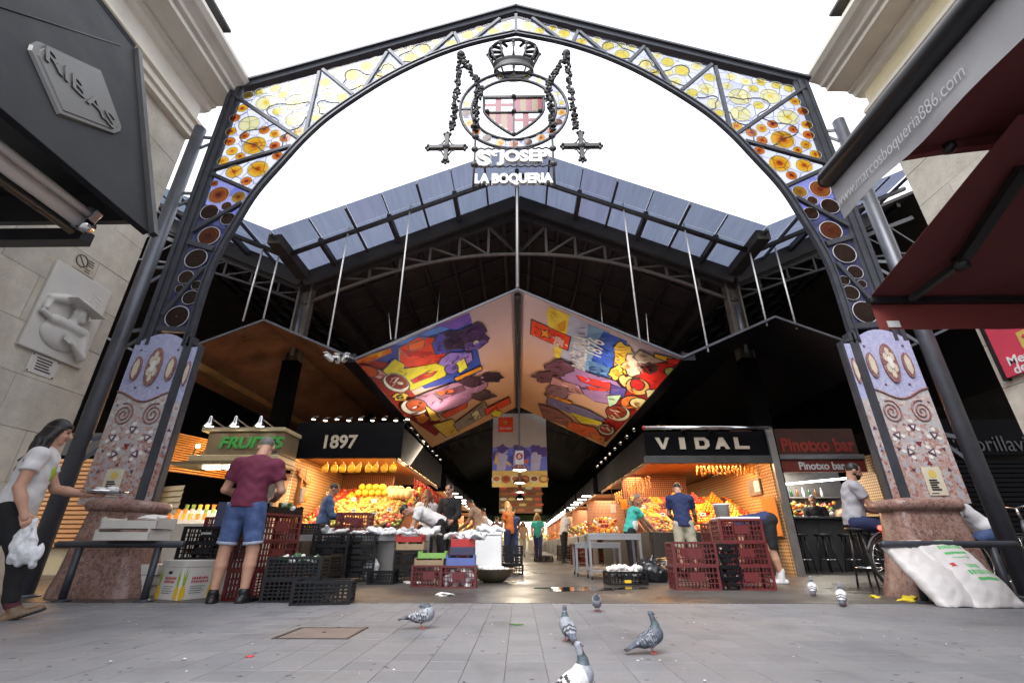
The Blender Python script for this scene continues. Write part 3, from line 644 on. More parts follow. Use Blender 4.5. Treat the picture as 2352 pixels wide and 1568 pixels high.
for s in (-1, 1):
    sg = -s
    mb = MB(); x0 = XO
    for (xa, xb, ya, yb) in ((XO - .07, XO, 0, .10), (XO - .13, XO - .07, .025, .09), (XO - .19, XO - .13, .0, .09), (XO - .25, XO - .19, .03, .08)):
        mb.bb((s * xa, ya, 3.2), (s * xb - s * .003, yb, corner[1] + .02))
    mb.build('outer_post', 'steel', arch)
    mb = MB(); top = [OC, (0, apexz)]
    d = Vector((XO, apexz - corner[1])).normalized(); ov = (OC[0] - d.x * .06, OC[1] - d.y * .06)
    sweep(mb, [ov, (0, apexz)], [(0, -.05), (0, .22), (-.05, .22), (-.05, -.05)], sg); sweep(mb, [OC, (0, apexz)], [(-.052, .0), (-.052, .16), (-.13, .14), (-.13, .02)], sg)
    mb.build('top_beam', 'steel', arch)
    mb = MB(); sweep(mb, inS, [(0.025, 0), (0.025, .05), (.08, .05), (.08, 0)], sg); sweep(mb, inS, [(.0, -.02), (0, .06), (.025, .06), (.025, -.02)], sg); sweep(mb, inS, [(.081, -.02), (.081, .05), (.105, .05), (.105, -.02)], sg)
    mb.build('inner_arch_rib', 'steel', arch)
    for i, b_ in enumerate(bars):
        if s == 1 and i == len(bars) - 1: continue
        mb = MB().bar((BO[i][0] * sg, .02, BO[i][1]), (BI[i][0] * sg, .02, BI[i][1]), .06, .06 * (1.4 if i in (0, 2) else 1), (0, 0, 1) if i else (0, 0, 1)); mb.build('brace_bar', 'steel', arch)
    for i, (poly, circ, cx, cz, wid) in enumerate(layout):
        big, small, pane = PAL[i]
        mb = MB().flat([(u * sg, v) for u, v in poly], lambda u, v, w: (u, w, v), GY); po = mb.build('glass_pane', pane, arch)
        for k, (u, v, r) in enumerate(circ):
            kind = big if r > (.13 if i > 4 else .115) else small
            if i in (5, 6) and r < .13: kind = ('orange', 'amber') [k % 2] if (i == 5 or v < cz - .25) else ('yellow', 'pale')[k % 3 == 0]
            if i == 5 and k == 0: kind = 'amber'
            if i in (2, 3) and u < cx: kind = 'brown' if k % 2 else 'orange'
            link('roundel', DM[kind], po, (u * sg, GY - .02, v), None, (r, r * .6, r))
        if 4 < i < 12 and len(circ) > 1:   # wandering lead line
            rr = wid * .26; pts = []
            for k in range(26):
                a = 2 * math.pi * k / 26; q = rr * (1 + .28 * math.sin(3 * a + i)); pz = (cx + q * math.cos(a), cz + q * math.sin(a) * .8)
                tt = 1.
                while not inside((cx + (pz[0] - cx) * tt, cz + (pz[1] - cz) * tt), poly) and tt > .2: tt -= .08
                pts.append(((cx + (pz[0] - cx) * tt) * sg, GY - .02, cz + (pz[1] - cz) * tt))
            mb = MB().path(pts, .011, 5, closed=True); mb.build('lead_line', 'steel', po)
    # bracing pipe beside the arch
    pz = thing('bracing_pipe', 'tall dark bracing pipe beside the %s mosaic pillar' % ('left-hand' if s < 0 else 'right-hand'), 'pipe', (s * 5.78, AY - .02, 0), group='pipes bracing the arch')
    mb = MB().tube((0, 0, 0), (0, 0, 7.5), .098, 18); mb.build('tube', 'steel_lt', pz); MB().lathe([(.17, 0), (.17, .02), (.1, .03)], 18).build('base_plate', 'steel_lt', pz)
    for k, z in enumerate((1.8, 3.4, 4.5, 6.0, 7.3)):
        mb = MB().bar((0, 0, z), (-s * .24, .15, z + .12), .03, .05).bar((0, 0, z - .35), (-s * .24, .15, z + .05), .03, .04); mb.build('bracket', 'steel', pz)
    if s > 0 or True:
        mb = MB().tube((s * .28, .25, 0), (s * .28, .25, 1.9), .09, 14); 
    # mosaic pillar
    pil = thing('mosaic_pillar', 'mosaic-clad arch pillar with lilac crest and spirals, the one %s' % ('behind the white fruit trays' if s < 0 else 'behind the leaning white sacks'), 'pillar', (s * 5.13, AY, 0), group='mosaic pillars of the arch')
    xl, xr, yb, zt = -.42, .36, .10, 3.22   # in "left pillar" sense; mirrored by s
    mir = lambda x: -x * s if s > 0 else x
    def shaft_poly():
        top = [(xr, zt)] + [(xr + (xl - xr) * k / 12, zt + .16 * math.sin(math.pi * k / 12)) for k in range(1, 12)] + [(xl, zt)]
        return [(xl, 1.02), (xr, 1.02)] + top
    def clip(poly, z, below):
        out = []
        for i in range(len(poly)):
            a, b_ = poly[i - 1], poly[i]; ia, ib = ((a[1] <= z) == below), ((b_[1] <= z) == below)
            if ia != ib: t_ = (z - a[1]) / (b_[1] - a[1]); out.append((a[0] + (b_[0] - a[0]) * t_, z))
            if ib: out.append(b_)
        return out
    def wavez(x): return 2.44 - .09 * math.cos((x - xl) / (xr - xl) * 2 * math.pi) * -1
    full = shaft_poly(); fnp = lambda u, v, w: (mir(u), w, v)
    wave = [(xl + (xr - xl) * k / 20, 2.42 + .07 * math.cos(2 * math.pi * k / 20)) for k in range(21)]
    MB().prism([(xl, 1.02), (xr, 1.02)] + wave[::-1], fnp, 0, yb).build('shaft', 'mosaic_shaft', pil, fix=True)
    MB().prism(wave + full[2:], fnp, .001, yb).build('crest', 'mosaic_lilac', pil, fix=True)
    xi = xr - .05
    MB().bb((mir(xi), -.02, 1.02), (mir(xi + .115), .10, 3.32)).build('edge_strip', 'steel', pil)
    MB().bb((mir(xi + .115), -.005, 1.02), (mir(xi + .20), .12, 2.35)).build('inner_return', 'mosaic_shaft', pil)
    MB().bb((mir(xi + .116), -.004, 2.351), (mir(xi + .20), .12, 3.16)).build('return_crest', 'mosaic_lilac', pil)
    MB().bb((mir(xi + .201), .0, .95), (mir(xi + .23), .10, 3.2)).build('edge_strip', 'steel', pil)
    xi = xi + .157
    # medallions, spirals, little tiles
    def oval(cx, cz, rx, rz, n=22, rot=0): return [(cx + rx * math.cos(2 * math.pi * k / n) , cz + rz * math.sin(2 * math.pi * k / n)) for k in range(n)]
    def hexo(cx, cz, rx, rz): return [(cx + rx * q[0], cz + rz * q[1]) for q in ((0, 1), (.8, .55), (.8, -.45), (0, -1), (-.8, -.55), (-.8, .45))]
    for cx, cz, rx, rz in ((-.03, 2.86, .105, .29), (-.27, 2.83, .065, .185), (.22, 2.83, .065, .185)):
        md = MB().prism(oval(cx, cz, rx, rz), fnp, -.022, .0005).build('medallion', 'mosaic_red', pil, fix=True)
        if rx > .1:
            for k in range(6):
                a = 2 * math.pi * k / 6 + .5; MB().prism(hexo(cx + .052 * math.cos(a), cz + .165 * math.sin(a), .032, .068), fnp, -.03, -.021).build('petal_tile', 'tile_cream', md, fix=True)
            MB().prism(hexo(cx, cz, .04, .10), fnp, -.034, -.021).build('petal_tile', 'tile_white', md, fix=True)
        else: MB().prism(hexo(cx, cz, .045, .15), fnp, -.03, -.021).build('petal_tile', 'tile_cream', md, fix=True)
    MB().path([(mir(x), -.002, z) for x, z in wave], .016, 6).build('wave_band', 'mosaic_red', pil)
    for sx in (-1, 1):
        cx, cz = -.03 + sx * .2, 2.17
        pts = [(mir(cx + sx * .135 * (1 - k / 44) * math.cos(k * .40 + 1.2)), -.003, cz + .16 * (1 - k / 44) * math.sin(k * .40 + 1.2)) for k in range(40)]
        MB().path(pts, .0115, 5).build('spiral', 'mosaic_red', pil)
    def tri(cx, cz, r, a): return [(cx + r * math.cos(a + 2.094 * k), cz + r * math.sin(a + 2.094 * k)) for k in range(3)]
    for cx, cz, a in ((-.03, 1.97, -1.57), (-.27, 1.86, 2.8), (.2, 1.86, .2), (-.17, 1.64, 0), (.11, 1.64, 3.3)):
        tt = MB().prism(tri(cx, cz, .062, a), fnp, -.010, 0).build('triangle_motif', 'tile_plum', pil, fix=True)
        MB().prism(tri(cx, cz, .03, a), fnp, -.013, -.0095).build('triangle_core', 'tile_white', tt, fix=True)
        for k in range(3): MB().prism(oval(cx + .072 * math.cos(a + 1.047 + 2.094 * k), cz + .072 * math.sin(a + 1.047 + 2.094 * k), .029, .027, 6), fnp, -.006, 0).build('white_tile', 'tile_white', tt, fix=True)
    for cx, cz, r, a in ((-.04, 1.75, .045, -1.57), (-.33, 1.68, .03, .3), (.24, 1.68, .03, 2.9), (-.08, 1.5, .035, 1.57), (-.3, 1.42, .03, -.6), (.14, 1.42, .03, 2.6), (-.3, 3.12, .022, 0), (.24, 3.12, .022, 1), (-.2, 2.55, .022, 2), (.12, 2.55, .022, 2), (-.36, 2.3, .02, 1), (.3, 2.3, .02, 0)):
        MB().prism(tri(cx, cz, r, a), fnp, -.007, 0).build('dart_tile', 'tile_red' if r > .03 else 'tile_plum', pil, fix=True)
    for z, r in ((1.95, .03), (1.72, .018), (1.66, .018), (1.4, .016)): MB().prism(tri(xi, z, r, 1.57), fnp, -.012, -.004).build('dart_tile', 'tile_plum', pil, fix=True)
    md = MB().prism(oval(xi, 2.75, .036, .19), fnp, -.02, -.003).build('medallion', 'mosaic_red', pil, fix=True)
    MB().prism(hexo(xi, 2.75, .03, .15), fnp, -.026, -.019).build('petal_tile', 'tile_cream', md, fix=True)
    # notice on the pillar
    nt_ = thing('pillar_notice', 'small cream notice with a round emblem on the %s mosaic pillar' % ('left-hand' if s < 0 else 'right-hand'), 'notice', (s * 5.13 + mir(-.06), AY - .004, 1.28 + .0), group='notices on the mosaic pillars')
    MB().bb((-.115, -.008, -.17), (.115, 0, .17)).build('plate', 'tile_cream', nt_, bev=.003)
    MB().prism(oval(0, .085, .05, .05, 16), lambda u, v, w: (u, w, v), -.0105, -.0082).build('emblem', 'banner_gold', nt_, fix=True)
    mb = MB()
    for k in range(5): mb.bb((-.07, -.0105, .0 - .028 * k), (.03 + .02 * math.sin(k * 2), -.0082, .020 - .028 * k))
    mb.bb((-.085, -.0105, -.15), (.0, -.0082, -.14)); mb.build('lettering', 'black', nt_)
    # collar and flared foot
    def rrect(hx, hy, r, n=6):
        out = []
        for (cx_, cy_, a0) in ((hx - r, -hy + r, -90), (hx - r, hy - r, 0), (-hx + r, hy - r, 90), (-hx + r, -hy + r, 180)):
            out += [(cx_ + r * math.cos(R(a0 + 90 * k / n)), cy_ + r * math.sin(R(a0 + 90 * k / n))) for k in range(n + 1)]
        return out
    col = MB(); rp = rrect(.37, .22, .12)
    col.path([(x - .17 * s, y + .12, .98 + .03 * math.cos((x + .1) * 3.2)) for x, y in rp], .072, 12, closed=True); col.build('collar', 'mosaic_base', pil)
    ft = MB(); lv = [(0, .54, .34, .2), (.08, .53, .335, .2), (.25, .485, .30, .18), (.5, .445, .27, .16), (.75, .405, .24, .14), (.98, .375, .22, .12), (1.04, .33, .18, .1)]
    vs = []; k = len(rrect(1, 1, .2))
    for z, hx, hy, r in lv: vs += [(x - (.0 if z > .5 else (.5 - z) * .08 * s) - .17 * s, y + .12, z) for x, y in rrect(hx, hy, r)]
    fs = [(i * k + j, i * k + (j + 1) % k, (i + 1) * k + (j + 1) % k, (i + 1) * k + j) for i in range(len(lv) - 1) for j in range(k)] + [tuple((len(lv) - 1) * k + j for j in range(k))]
    ft.add(vs, fs, 0, True); ft.build('foot', 'mosaic_base', pil)
# ================================================================ crest hanging in the arch
SYY = AY + .12
cr = thing('hanging_crest', 'wrought iron crest with crown, shield and white lettering hanging in the arch', 'crest sign', (0, SYY, 8.1))
XC = atY(1180, 250, SYY).x; cr.location.x = XC
Rr = 1.0
circ = lambda r, y=0, n=48, cz=0: [(r * math.cos(2 * math.pi * k / n), y, cz + r * math.sin(2 * math.pi * k / n)) for k in range(n)]
MB().path(circ(1.02), .03, 8, closed=True).build('outer_ring', 'iron', cr); MB().path(circ(.80), .028, 8, closed=True).build('inner_ring', 'iron', cr)
mb = MB(); n = 48; vs = [(r * math.cos(2 * math.pi * k / n), .01, r * math.sin(2 * math.pi * k / n)) for r in (.80, 1.02) for k in range(n)]
up = [(k, (k + 1) % n, n + (k + 1) % n, n + k) for k in range(n)]
g1 = MB().add(vs, up[:n // 2]); g1.build('ring_glass', 'pane_pale', cr); g2 = MB().add(vs, up[n // 2:]); rg = g2.build('ring_glass', 'pane_mid', cr)
for k in range(22):
    a = 2 * math.pi * (k + .5) / 22; lo = math.sin(a) < .1
    link('roundel', DM[('amber', 'orange', 'brown')[k % 3] if lo else ('yellow', 'pale')[k % 2]], rg, (.91 * math.cos(a), -.01, .91 * math.sin(a)), None, (.085 if lo else .06, .05, .085 if lo else .06))
for a in (0, 90, 180, 270): MB().bar((.79 * math.cos(R(a)), 0, .79 * math.sin(R(a))), (1.03 * math.cos(R(a)), 0, 1.03 * math.sin(R(a))), .04, .03, (0, 1, 0)).build('spoke', 'iron', cr)
# shield
sw, st, sb = .57, .30, -.70
def shx(v): return sw if v > -.02 else sw * max(0, 1 - ((-.02 - v) / (-.02 - sb)) ** 1.55)
outl = [(-shx(st + (sb - st) * k / 24), st + (sb - st) * k / 24) for k in range(25)] + [(shx(sb + (st - sb) * k / 24), sb + (st - sb) * k / 24) for k in range(1, 25)]
MB().path([(u, 0, v) for u, v in outl], .028, 6, closed=True).build('shield_frame', 'iron', cr)
def cell(u0, u1, v0, v1, mat):
    rows = 6; L_ = []; R_ = []
    for k in range(rows + 1):
        v = v0 + (v1 - v0) * k / rows; h = shx(v); a, c = max(u0, -h), min(u1, h)
        if c - a > .01: L_.append((a, v)); R_.append((c, v))
    if len(L_) > 1: MB().flat(L_[::-1] + R_, lambda u, v, w: (u, w, v), .004).build('shield_glass', mat, cr)
vm = -.10
for (qx, qz, kind) in ((-1, 1, 'x'), (1, 1, 's'), (-1, -1, 's'), (1, -1, 'x')):
    a, c = (-sw, -.012) if qx < 0 else (.012, sw); v0, v1 = (vm + .012, st) if qz > 0 else (sb, vm - .012)
    if kind == 'x':
        cm = a + (c - a) * (.5 if qz > 0 else .38); vmm = v0 + (v1 - v0) * (.5 if qz > 0 else .68); w = .055
        for p_ in ((a, cm - w, v0, vmm - .04), (cm + w, c, v0, vmm - .04), (a, cm - w, vmm + .04, v1), (cm + w, c, vmm + .04, v1)): cell(*p_, 'sh_white')
        cell(cm - w, cm + w, v0, v1, 'sh_red'); cell(a, cm - w, vmm - .04, vmm + .04, 'sh_red'); cell(cm + w, c, vmm - .04, vmm + .04, 'sh_red')
    else:
        for k in range(5): cell(a + (c - a) * k / 5, a + (c - a) * (k + 1) / 5, v0, v1, 'sh_red' if k % 2 == (0 if qx < 0 else 0) else 'sh_gold')
MB().bar((-.6, 0, st + .01), (.6, 0, st + .01), .05, .05).build('shield_bar', 'iron', cr); MB().bar((-.56, 0, vm), (.56, 0, vm), .035, .03).build('shield_bar', 'iron', cr); MB().bar((0, 0, st), (0, 0, sb), .035, .03, (0, 1, 0)).build('shield_bar', 'iron', cr)
for u, v in ((0, st), (0, vm), (-.5, vm), (.5, vm), (0, sb)): MB().ell((u, -.03, v), .045).build('boss', 'iron', cr)
# crown
crn = MB().lathe([(.36, .98), (.40, 1.0), (.40, 1.08), (.37, 1.10), (.37, 1.18), (.42, 1.2), (.42, 1.24), (.39, 1.25)], 32, sy=.5, caps=False).build('crown', 'iron', cr)
for k in range(12):
    a = 2 * math.pi * k / 12; c_, s_ = math.cos(a), math.sin(a) * .5
    MB().path([(.4 * c_, .4 * s_, 1.23), (.45 * c_, .45 * s_, 1.34), (.51 * c_, .51 * s_, 1.5), (.51 * c_, .51 * s_, 1.58), (.44 * c_, .44 * s_, 1.64), (.25 * c_, .25 * s_, 1.63)], [.028, .02, .022, .03, .035, .03], 6).build('crown_prong', 'iron', crn)
    MB().ell((.53 * c_, .53 * s_, 1.55), .035, 6, 5).build('crown_bead', 'iron', crn)
MB().path([(.49 * math.cos(2 * math.pi * k / 24), .25 * math.sin(2 * math.pi * k / 24), 1.63 + .02 * math.sin(k * 2.1)) for k in range(24)], .035, 6, closed=True).build('crown_rim', 'iron', crn)
# garland chains
def garland(p, q, sag=0., n=26, r=.07):
    mb = MB(); p, q = Vector(p), Vector(q)
    for k in range(n):
        t_ = k / (n - 1); c_ = p.lerp(q, t_) + Vector((0, 0, -sag * 4 * t_ * (1 - t_)))
        for j in range(3): mb.ell(c_ + Vector((rng.uniform(-r, r), rng.uniform(-r, r), rng.uniform(-.03, .03))) * .75, (rng.uniform(.02, .05), .03, rng.uniform(.02, .05)), 5, 4, rot=(rng.uniform(0, 3), rng.uniform(0, 3), 0))
    mb.path([p, p.lerp(q, .5) + Vector((0, 0, -sag)), q], .012, 5)
    return mb
for s in (-1, 1):
    hook = (s * 1.07, 0, 1.55); MB().ell(hook, .09).build('hook', 'iron', cr)
    garland(hook, (s * .68, -.05, .62), 0, 22).build('garland_chain', 'iron', cr); garland((s * .66, -.06, .55), (s * .72, -.06, -.62), 0, 26, .08).build('garland_chain', 'iron', cr)
    garland((s * 1.07, 0, 1.45), (s * 1.14, 0, -.55), 0, 40, .065).build('garland_chain', 'iron', cr)
    MB().tube((s * .70, -.02, -.5), (s * .70, -.02, -1.95), .022, 6).build('side_rod', 'iron', cr)
    for z in (-.75, -1.06, -1.42): MB().ell((s * .70, -.03, z), (.07, .05, .06), 8, 5).build('rosette', 'iron', cr)
    ct = MB(); cc = Vector((s * 1.22, 0, -.98)); K = .74
    for a in range(4):
        d = Vector((math.cos(a * math.pi / 2), 0, math.sin(a * math.pi / 2))); pp_ = Vector((-d.z, 0, d.x))
        ct.bar(cc, cc + d * .42 * K, .07, .08, (0, 1, 0)); ct.ell(cc + d * .36 * K, (.06, .04, .06), 6, 5); ct.ell(cc + d * .45 * K + pp_ * .05, .035, 6, 4); ct.ell(cc + d * .45 * K - pp_ * .05, .035, 6, 4); ct.ell(cc + d * .50 * K, .03, 6, 4); ct.ell(cc + d * .22 * K, (.05, .04, .05), 6, 4)
        d2 = Vector((math.cos((a + 1) * math.pi / 2), 0, math.sin((a + 1) * math.pi / 2)))
        ct.path([cc + d * .28 * K + d2 * .03, cc + (d + d2) * .12 * K, cc + d2 * .28 * K + d * .03], .014, 5)
    ct.ell(cc, .085, 8, 6); ct.build('floral_cross', 'iron', cr)
for z in (-1.04, -1.46): MB().path([(-.7 + 1.4 * k / 40, -.02 + .012 * math.sin(k * 1.7), z + .012 * math.cos(k * 1.7)) for k in range(41)], .016, 6).build('twisted_bar', 'iron', cr)
wz = cr.location
text('lettering', 'S', .40, cr, (XC - .53, SYY - .02, 6.83), (1, 0, 0), (0, 0, 1), 'white', .012, .02, width=.24, height=.36)
text('lettering', 't', .2, cr, (XC - .35, SYY - .02, 6.94), (1, 0, 0), (0, 0, 1), 'white', .012, .006, width=.10, height=.14)
text('lettering', 'JOSEP', .42, cr, (XC + .16, SYY - .02, 6.84), (1, 0, 0), (0, 0, 1), 'white', .012, .022, width=.9, height=.36)
text('lettering', 'LA BOQUERIA', .36, cr, (XC, SYY - .02, 6.34), (1, 0, 0), (0, 0, 1), 'white', .012, .02, width=1.36, height=.27)
for bd, xo, zo, wd, hh in (('S', -.53, 6.83, .24, .36), ('JOSEP', .16, 6.84, .9, .36), ('LA BOQUERIA', 0, 6.34, 1.36, .27)):
    text('letter_backing', bd, .4, cr, (XC + xo, SYY + .008, zo), (1, 0, 0), (0, 0, 1), 'lead', .010, .034, width=wd + .035, height=hh + .035)
# ================================================================ rails by the pillars
for s, (xa, xb, yy) in ((-1, (-5.2, -3.75, 5.55)), (1, (3.98, 5.45, 5.55))):
    rl = thing('tube_rail', 'low black tube rail on posts in front of the %s mosaic pillar' % ('left-hand' if s < 0 else 'right-hand'), 'rail', ((xa + xb) / 2, yy, 0), group='low tube rails'); hl = (xb - xa) / 2
    MB().path([(-hl, 0, .555), (-hl + .02, 0, .56), (hl - .02, 0, .56), (hl, 0, .555)], [.03, .037, .037, .03], 12).build('rail_tube', 'steel', rl)
    for x in (-hl + .28, hl - .28):
        MB().tube((x, 0, 0), (x, 0, .53), .036, 12).build('post', 'steel', rl); MB().lathe([(.09, 0), (.09, .012), (.04, .02)], 14, (x, 0, 0)).build('foot_plate', 'steel', rl)
# ================================================================ market hall roof
XV, ZR, SLP, Y1, YM, Y2, YB = 6.0, 10.25, .448, 9.0, 9.8, 10.95, 62.
M('shade_black', (.003, .003, .003), .8, 0, .3, 3, .05, spec=.05)  # near-black for columns below the ceilings, shade put into the colour
hall = thing('market_hall', 'iron market hall with translucent blue roof edge and arched trusses', 'building', (0, Y2, 0))
def rz(x):
    x = abs(x); return ZR - SLP * x if x <= XV else (ZR - SLP * XV) + SLP * (x - XV) if x <= 2 * XV else ZR - SLP * (x - 2 * XV)
# front glazing, sheet by sheet
for s in (-1, 1):
    for bay in (0, 1):
        ncol = 7
        for k in range(ncol):
            xa, xb = XV * bay + XV * k / ncol, XV * bay + XV * (k + 1) / ncol
            if bay and k > 4: continue
            for (ya, yb) in ((Y1, YM - .002), (YM, Y2)):
                mb = MB(); e = .0015
                P = [(s * (xa + e), ya, rz(xa + e)), (s * (xb - e), ya, rz(xb - e)), (s * (xb - e), yb, rz(xb - e)), (s * (xa + e), yb, rz(xa + e))]
                mb.add(P, [(0, 1, 2, 3)]); mb.build('roof_sheet', 'roof_sheet', hall, True)
        for k in range(ncol + 1):
            if bay and (k > 5 or k == 0): continue
            x = XV * bay + XV * k / ncol; th = .16 if k % 2 == 0 else .07
            if s > 0 and x == 0: continue
            MB().bar((s * x, Y1 + (.75 if th > .1 else 0), rz(x) - .06 - th / 2), (s * x, Y2, rz(x) - .06 - th / 2), th * .7, th).build('rafter', 'iron', hall, True)
            if th > .1: MB().bar((s * x, Y1, rz(x) - .05), (s * x, Y1 + .75, rz(x) - .05), .02, .04).build('glazing_bar', 'iron', hall, True)
        a, c = XV * bay, XV * (bay + 1) if bay == 0 else XV * 1.75
        MB().tube((s * a, YM, rz(a) - .20), (s * c, YM, rz(c) - .20), .065, 10).build('purlin_pipe', 'iron', hall, True)
        for k in (0, 1): MB().bar((s * a, Y2 - .05 + .3 * k, rz(a) - .24), (s * c, Y2 - .05 + .3 * k, rz(c) - .24), .1, .42).build('eave_beam', 'roof_dark', hall, True)
    # dark roof slopes behind
    for xa, xb in ((0, XV), (XV, 2 * XV), (2 * XV, 3 * XV)):
        mb = MB(); P = [(s * xa, Y2, rz(xa) + .01), (s * xb, Y2, rz(xb) + .01), (s * xb, YB, rz(xb) + .01), (s * xa, YB, rz(xa) + .01)]
        mb.hexa(P + [(p_[0], p_[1], p_[2] + .1) for p_ in P]); mb.build('roof_slope', 'roof_dark', hall, True, fix=True)
        if xa < 2 * XV:
            for k in range(7):
                x = xa + (xb - xa) * (k + .5) / 7; MB().bar((s * x, Y2 + .2, rz(x) - .08), (s * x, 40, rz(x) - .08), .1, .14).build('purlin', 'iron', hall, True)
            for k in range(9): 
                y = Y2 + 1.5 + k * 1.3; MB().bar((s * (xa + .2), y, rz(xa + .2) - .04), (s * (xb - .2), y, rz(xb - .2) - .04), .05, .06).build('batten', 'iron', hall, True)
    # valley gutter beam, running back
    MB().bar((s * XV, Y1 + .2, rz(XV) - .1), (s * XV, 40, rz(XV) - .1), .32, .26).build('valley_gutter', 'roof_dark', hall, True)
    # column under the valley
    yc = 11.25
    cl = MB()
    for dx in (-.17, .17): cl.bar((s * XV + dx, yc, 5.0), (s * XV + dx, yc, 7.35), .05, .26, (0, 1, 0))
    cl.bar((s * XV, yc, 5.0), (s * XV, yc, 7.3), .3, .03, (0, 1, 0)); cl.build('column', 'iron_br', hall, True)
    MB().bb((s * XV - .2, yc - .14, 0), (s * XV + .2, yc + .14, 5.0)).build('column_shaded', 'shade_black', hall, True)  # lower part of the column, coloured black to stand in for shade
    MB().tube((s * (XV - .05), yc - .2, 5.1), (s * (XV - .05), yc - .2, 6.5), .05).build('rain_pipe', 'steel_lt', hall, True)
    # side bay truss
    zb = lambda x: 6.75 + 1.55 * math.sin(math.pi * min(1, max(0, (x - XV) / (2 * XV)))) 
    xs = [XV + k * .85 for k in range(8)]
    MB().path([(s * x, yc, zb(x)) for x in xs], .05, 6).build('truss_chord', 'iron', hall, True); MB().bar((s * XV, yc, 7.15), (s * 11.9, yc, 9.55), .1, .12).build('truss_chord', 'iron', hall, True)
    for i in range(7):
        zt = lambda x: 7.15 + (x - XV) * .407
        MB().bar((s * xs[i], yc, zb(xs[i])), (s * xs[i], yc, zt(xs[i])), .06, .05, (0, 1, 0)).build('truss_web', 'iron', hall, True); MB().bar((s * xs[i], yc, zt(xs[i])), (s * xs[i + 1], yc, zb(xs[i + 1])), .05, .05, (0, 1, 0)).build('truss_web', 'iron', hall, True)
# arched truss of the middle bay
yc = 11.25; zb = lambda x: 6.75 + 1.62 * math.cos(math.pi / 2 * (abs(x) / XV) ** 1.15) ; zt = lambda x: 9.72 - .405 * abs(x)
nn = 15; xs = [-XV + 2 * XV * k / (2 * nn - 2) for k in range(2 * nn - 1)]
MB().path([(x, yc, zb(x)) for x in xs], .055, 6).build('truss_chord', 'iron_br', hall, True)
for s in (-1, 1): MB().bar((0, yc, 9.72), (s * XV, yc, zt(XV)), .1, .13).build('truss_chord', 'iron', hall, True)
for k in range(len(xs)):
    if k % 2 == 0: MB().bar((xs[k], yc, zb(xs[k])), (xs[k], yc, zt(xs[k])), .07, .06, (0, 1, 0)).build('truss_web', 'iron_br', hall, True)
    if k % 2 == 0 and 0 < k < len(xs) - 1:
        s = 2 if xs[k] > 0.01 else -2
        if abs(xs[k]) > .01: MB().bar((xs[k], yc, zt(xs[k]) - .05), (xs[k - s], yc, zb(xs[k - s])), .055, .05, (0, 1, 0)).build('truss_web', 'iron_br', hall, True)
for s in (-1, 1): MB().bar((0, yc, zb(0)), (s * XV / 7, yc, zt(XV / 7)), .055, .05, (0, 1, 0)).build('truss_web', 'iron_br', hall, True)
# far trusses, dark
for y in (18., 25., 33.):
    MB().path([(x, y, zb(x)) for x in xs], .06, 5).build('truss_chord', 'iron', hall, True)
    for s in (-1, 1): MB().bar((s * XV, y, 0), (s * XV, y, 7.3), .3, .2, (0, 1, 0)).build('column', 'shade_black', hall, True)  # distant columns take the same painted shade
MB().bb((-30, YB - .3, 0), (30, YB, 11)).build('back_wall', 'roof_dark', hall, True)
for s in (-1, 1): MB().bb((s * 18, 8, 0), (s * 18.3, YB, 11)).build('side_wall', 'roof_dark', hall, True)
MB().tube((0, YM, rz(0) - .25), (0, YM, 6.4), .022, 8).build('hanger_rod', 'white_rope', hall, True)
MB().bar((.0, 9.9, rz(0) - .3), (.0, 9.9, 6.05), .09, .06, (0, 1, 0)).build('hanger_post', 'iron', hall, True)
# ---------------------------------------------------------------- folded ceilings over the stalls
YN, YF = 9.5, 19.5
gab = {'centre': ((-3.66, 4.34), (0, 6.12), (3.66, 4.34)), 'left': ((-8.2, 4.34), (-5.93, 5.34), (-3.66, 4.34)), 'right': ((3.66, 4.34), (5.93, 5.34), (8.2, 4.34))}
# printed gradient of the middle banner ceiling
m, t, b = new_mat('print_sky'); L = t.links.new
gi = N(t, 'ShaderNodeNewGeometry'); sx = N(t, 'ShaderNodeSeparateXYZ'); L(gi.outputs['Position'], sx.inputs[0]); mr = N(t, 'ShaderNodeMapRange'); L(sx.outputs['Y'], mr.inputs[0]); mr.inputs[1].default_value = YN; mr.inputs[2].default_value = YF
L(ramp(t, mr.outputs[0], [(0, (.60, .46, .54)), (.18, (.66, .48, .54)), (.45, (.82, .48, .32)), (1, (.86, .46, .18))]), b.inputs['Base Color']); b.inputs['Roughness'].default_value = .55
def ceiling(key, name, label, mats, cat='ceiling canopy'):
    (xa, za), (xm, zm), (xb, zb_) = gab[key]
    o = thing(name, label, cat, (xm, YN, za))
    for (p_, q_), mt in (((xa, za), (xm, zm)), mats[0]), (((xm, zm), (xb, zb_)), mats[1]):
        mb = MB(); P = [(p_[0], YN, p_[1]), (q_[0], YN, q_[1]), (q_[0], YF, q_[1]), (p_[0], YF, p_[1])]
        mb.hexa(P + [(v[0], v[1], v[2] + .04) for v in P]); mb.build('panel', mt, o, True, fix=True)
        MB().bar((p_[0], YN - .02, p_[1] + .02), (q_[0], YN - .02, q_[1] + .02), .03, .05).build('edge_trim', 'steel_lt', o, True)
    return o
cc_ = ceiling('centre', 'banner_ceiling', 'folded ceiling of two printed banner panels over the central aisle', ('print_sky', 'print_sky'))
ceiling('left', 'canopy_ceiling', 'folded copper-coloured ceiling above the fruit juice stall', ('canopy_copper', 'canopy_copper')); ceiling('right', 'canopy_ceiling', 'folded black ceiling above the dried fruit stall', ('canopy_dark', 'canopy_dark'))
M('brass', (.55, .32, .13), .35, .8, .2, 3, .1)
o = MB().bar((-7.35, YN + .05, 4.28), (-7.35, 17, 4.28), .22, .16).build('brass_beam', 'brass'); tag(o, 'brass-coloured beam running back under the copper ceiling', 'beam')
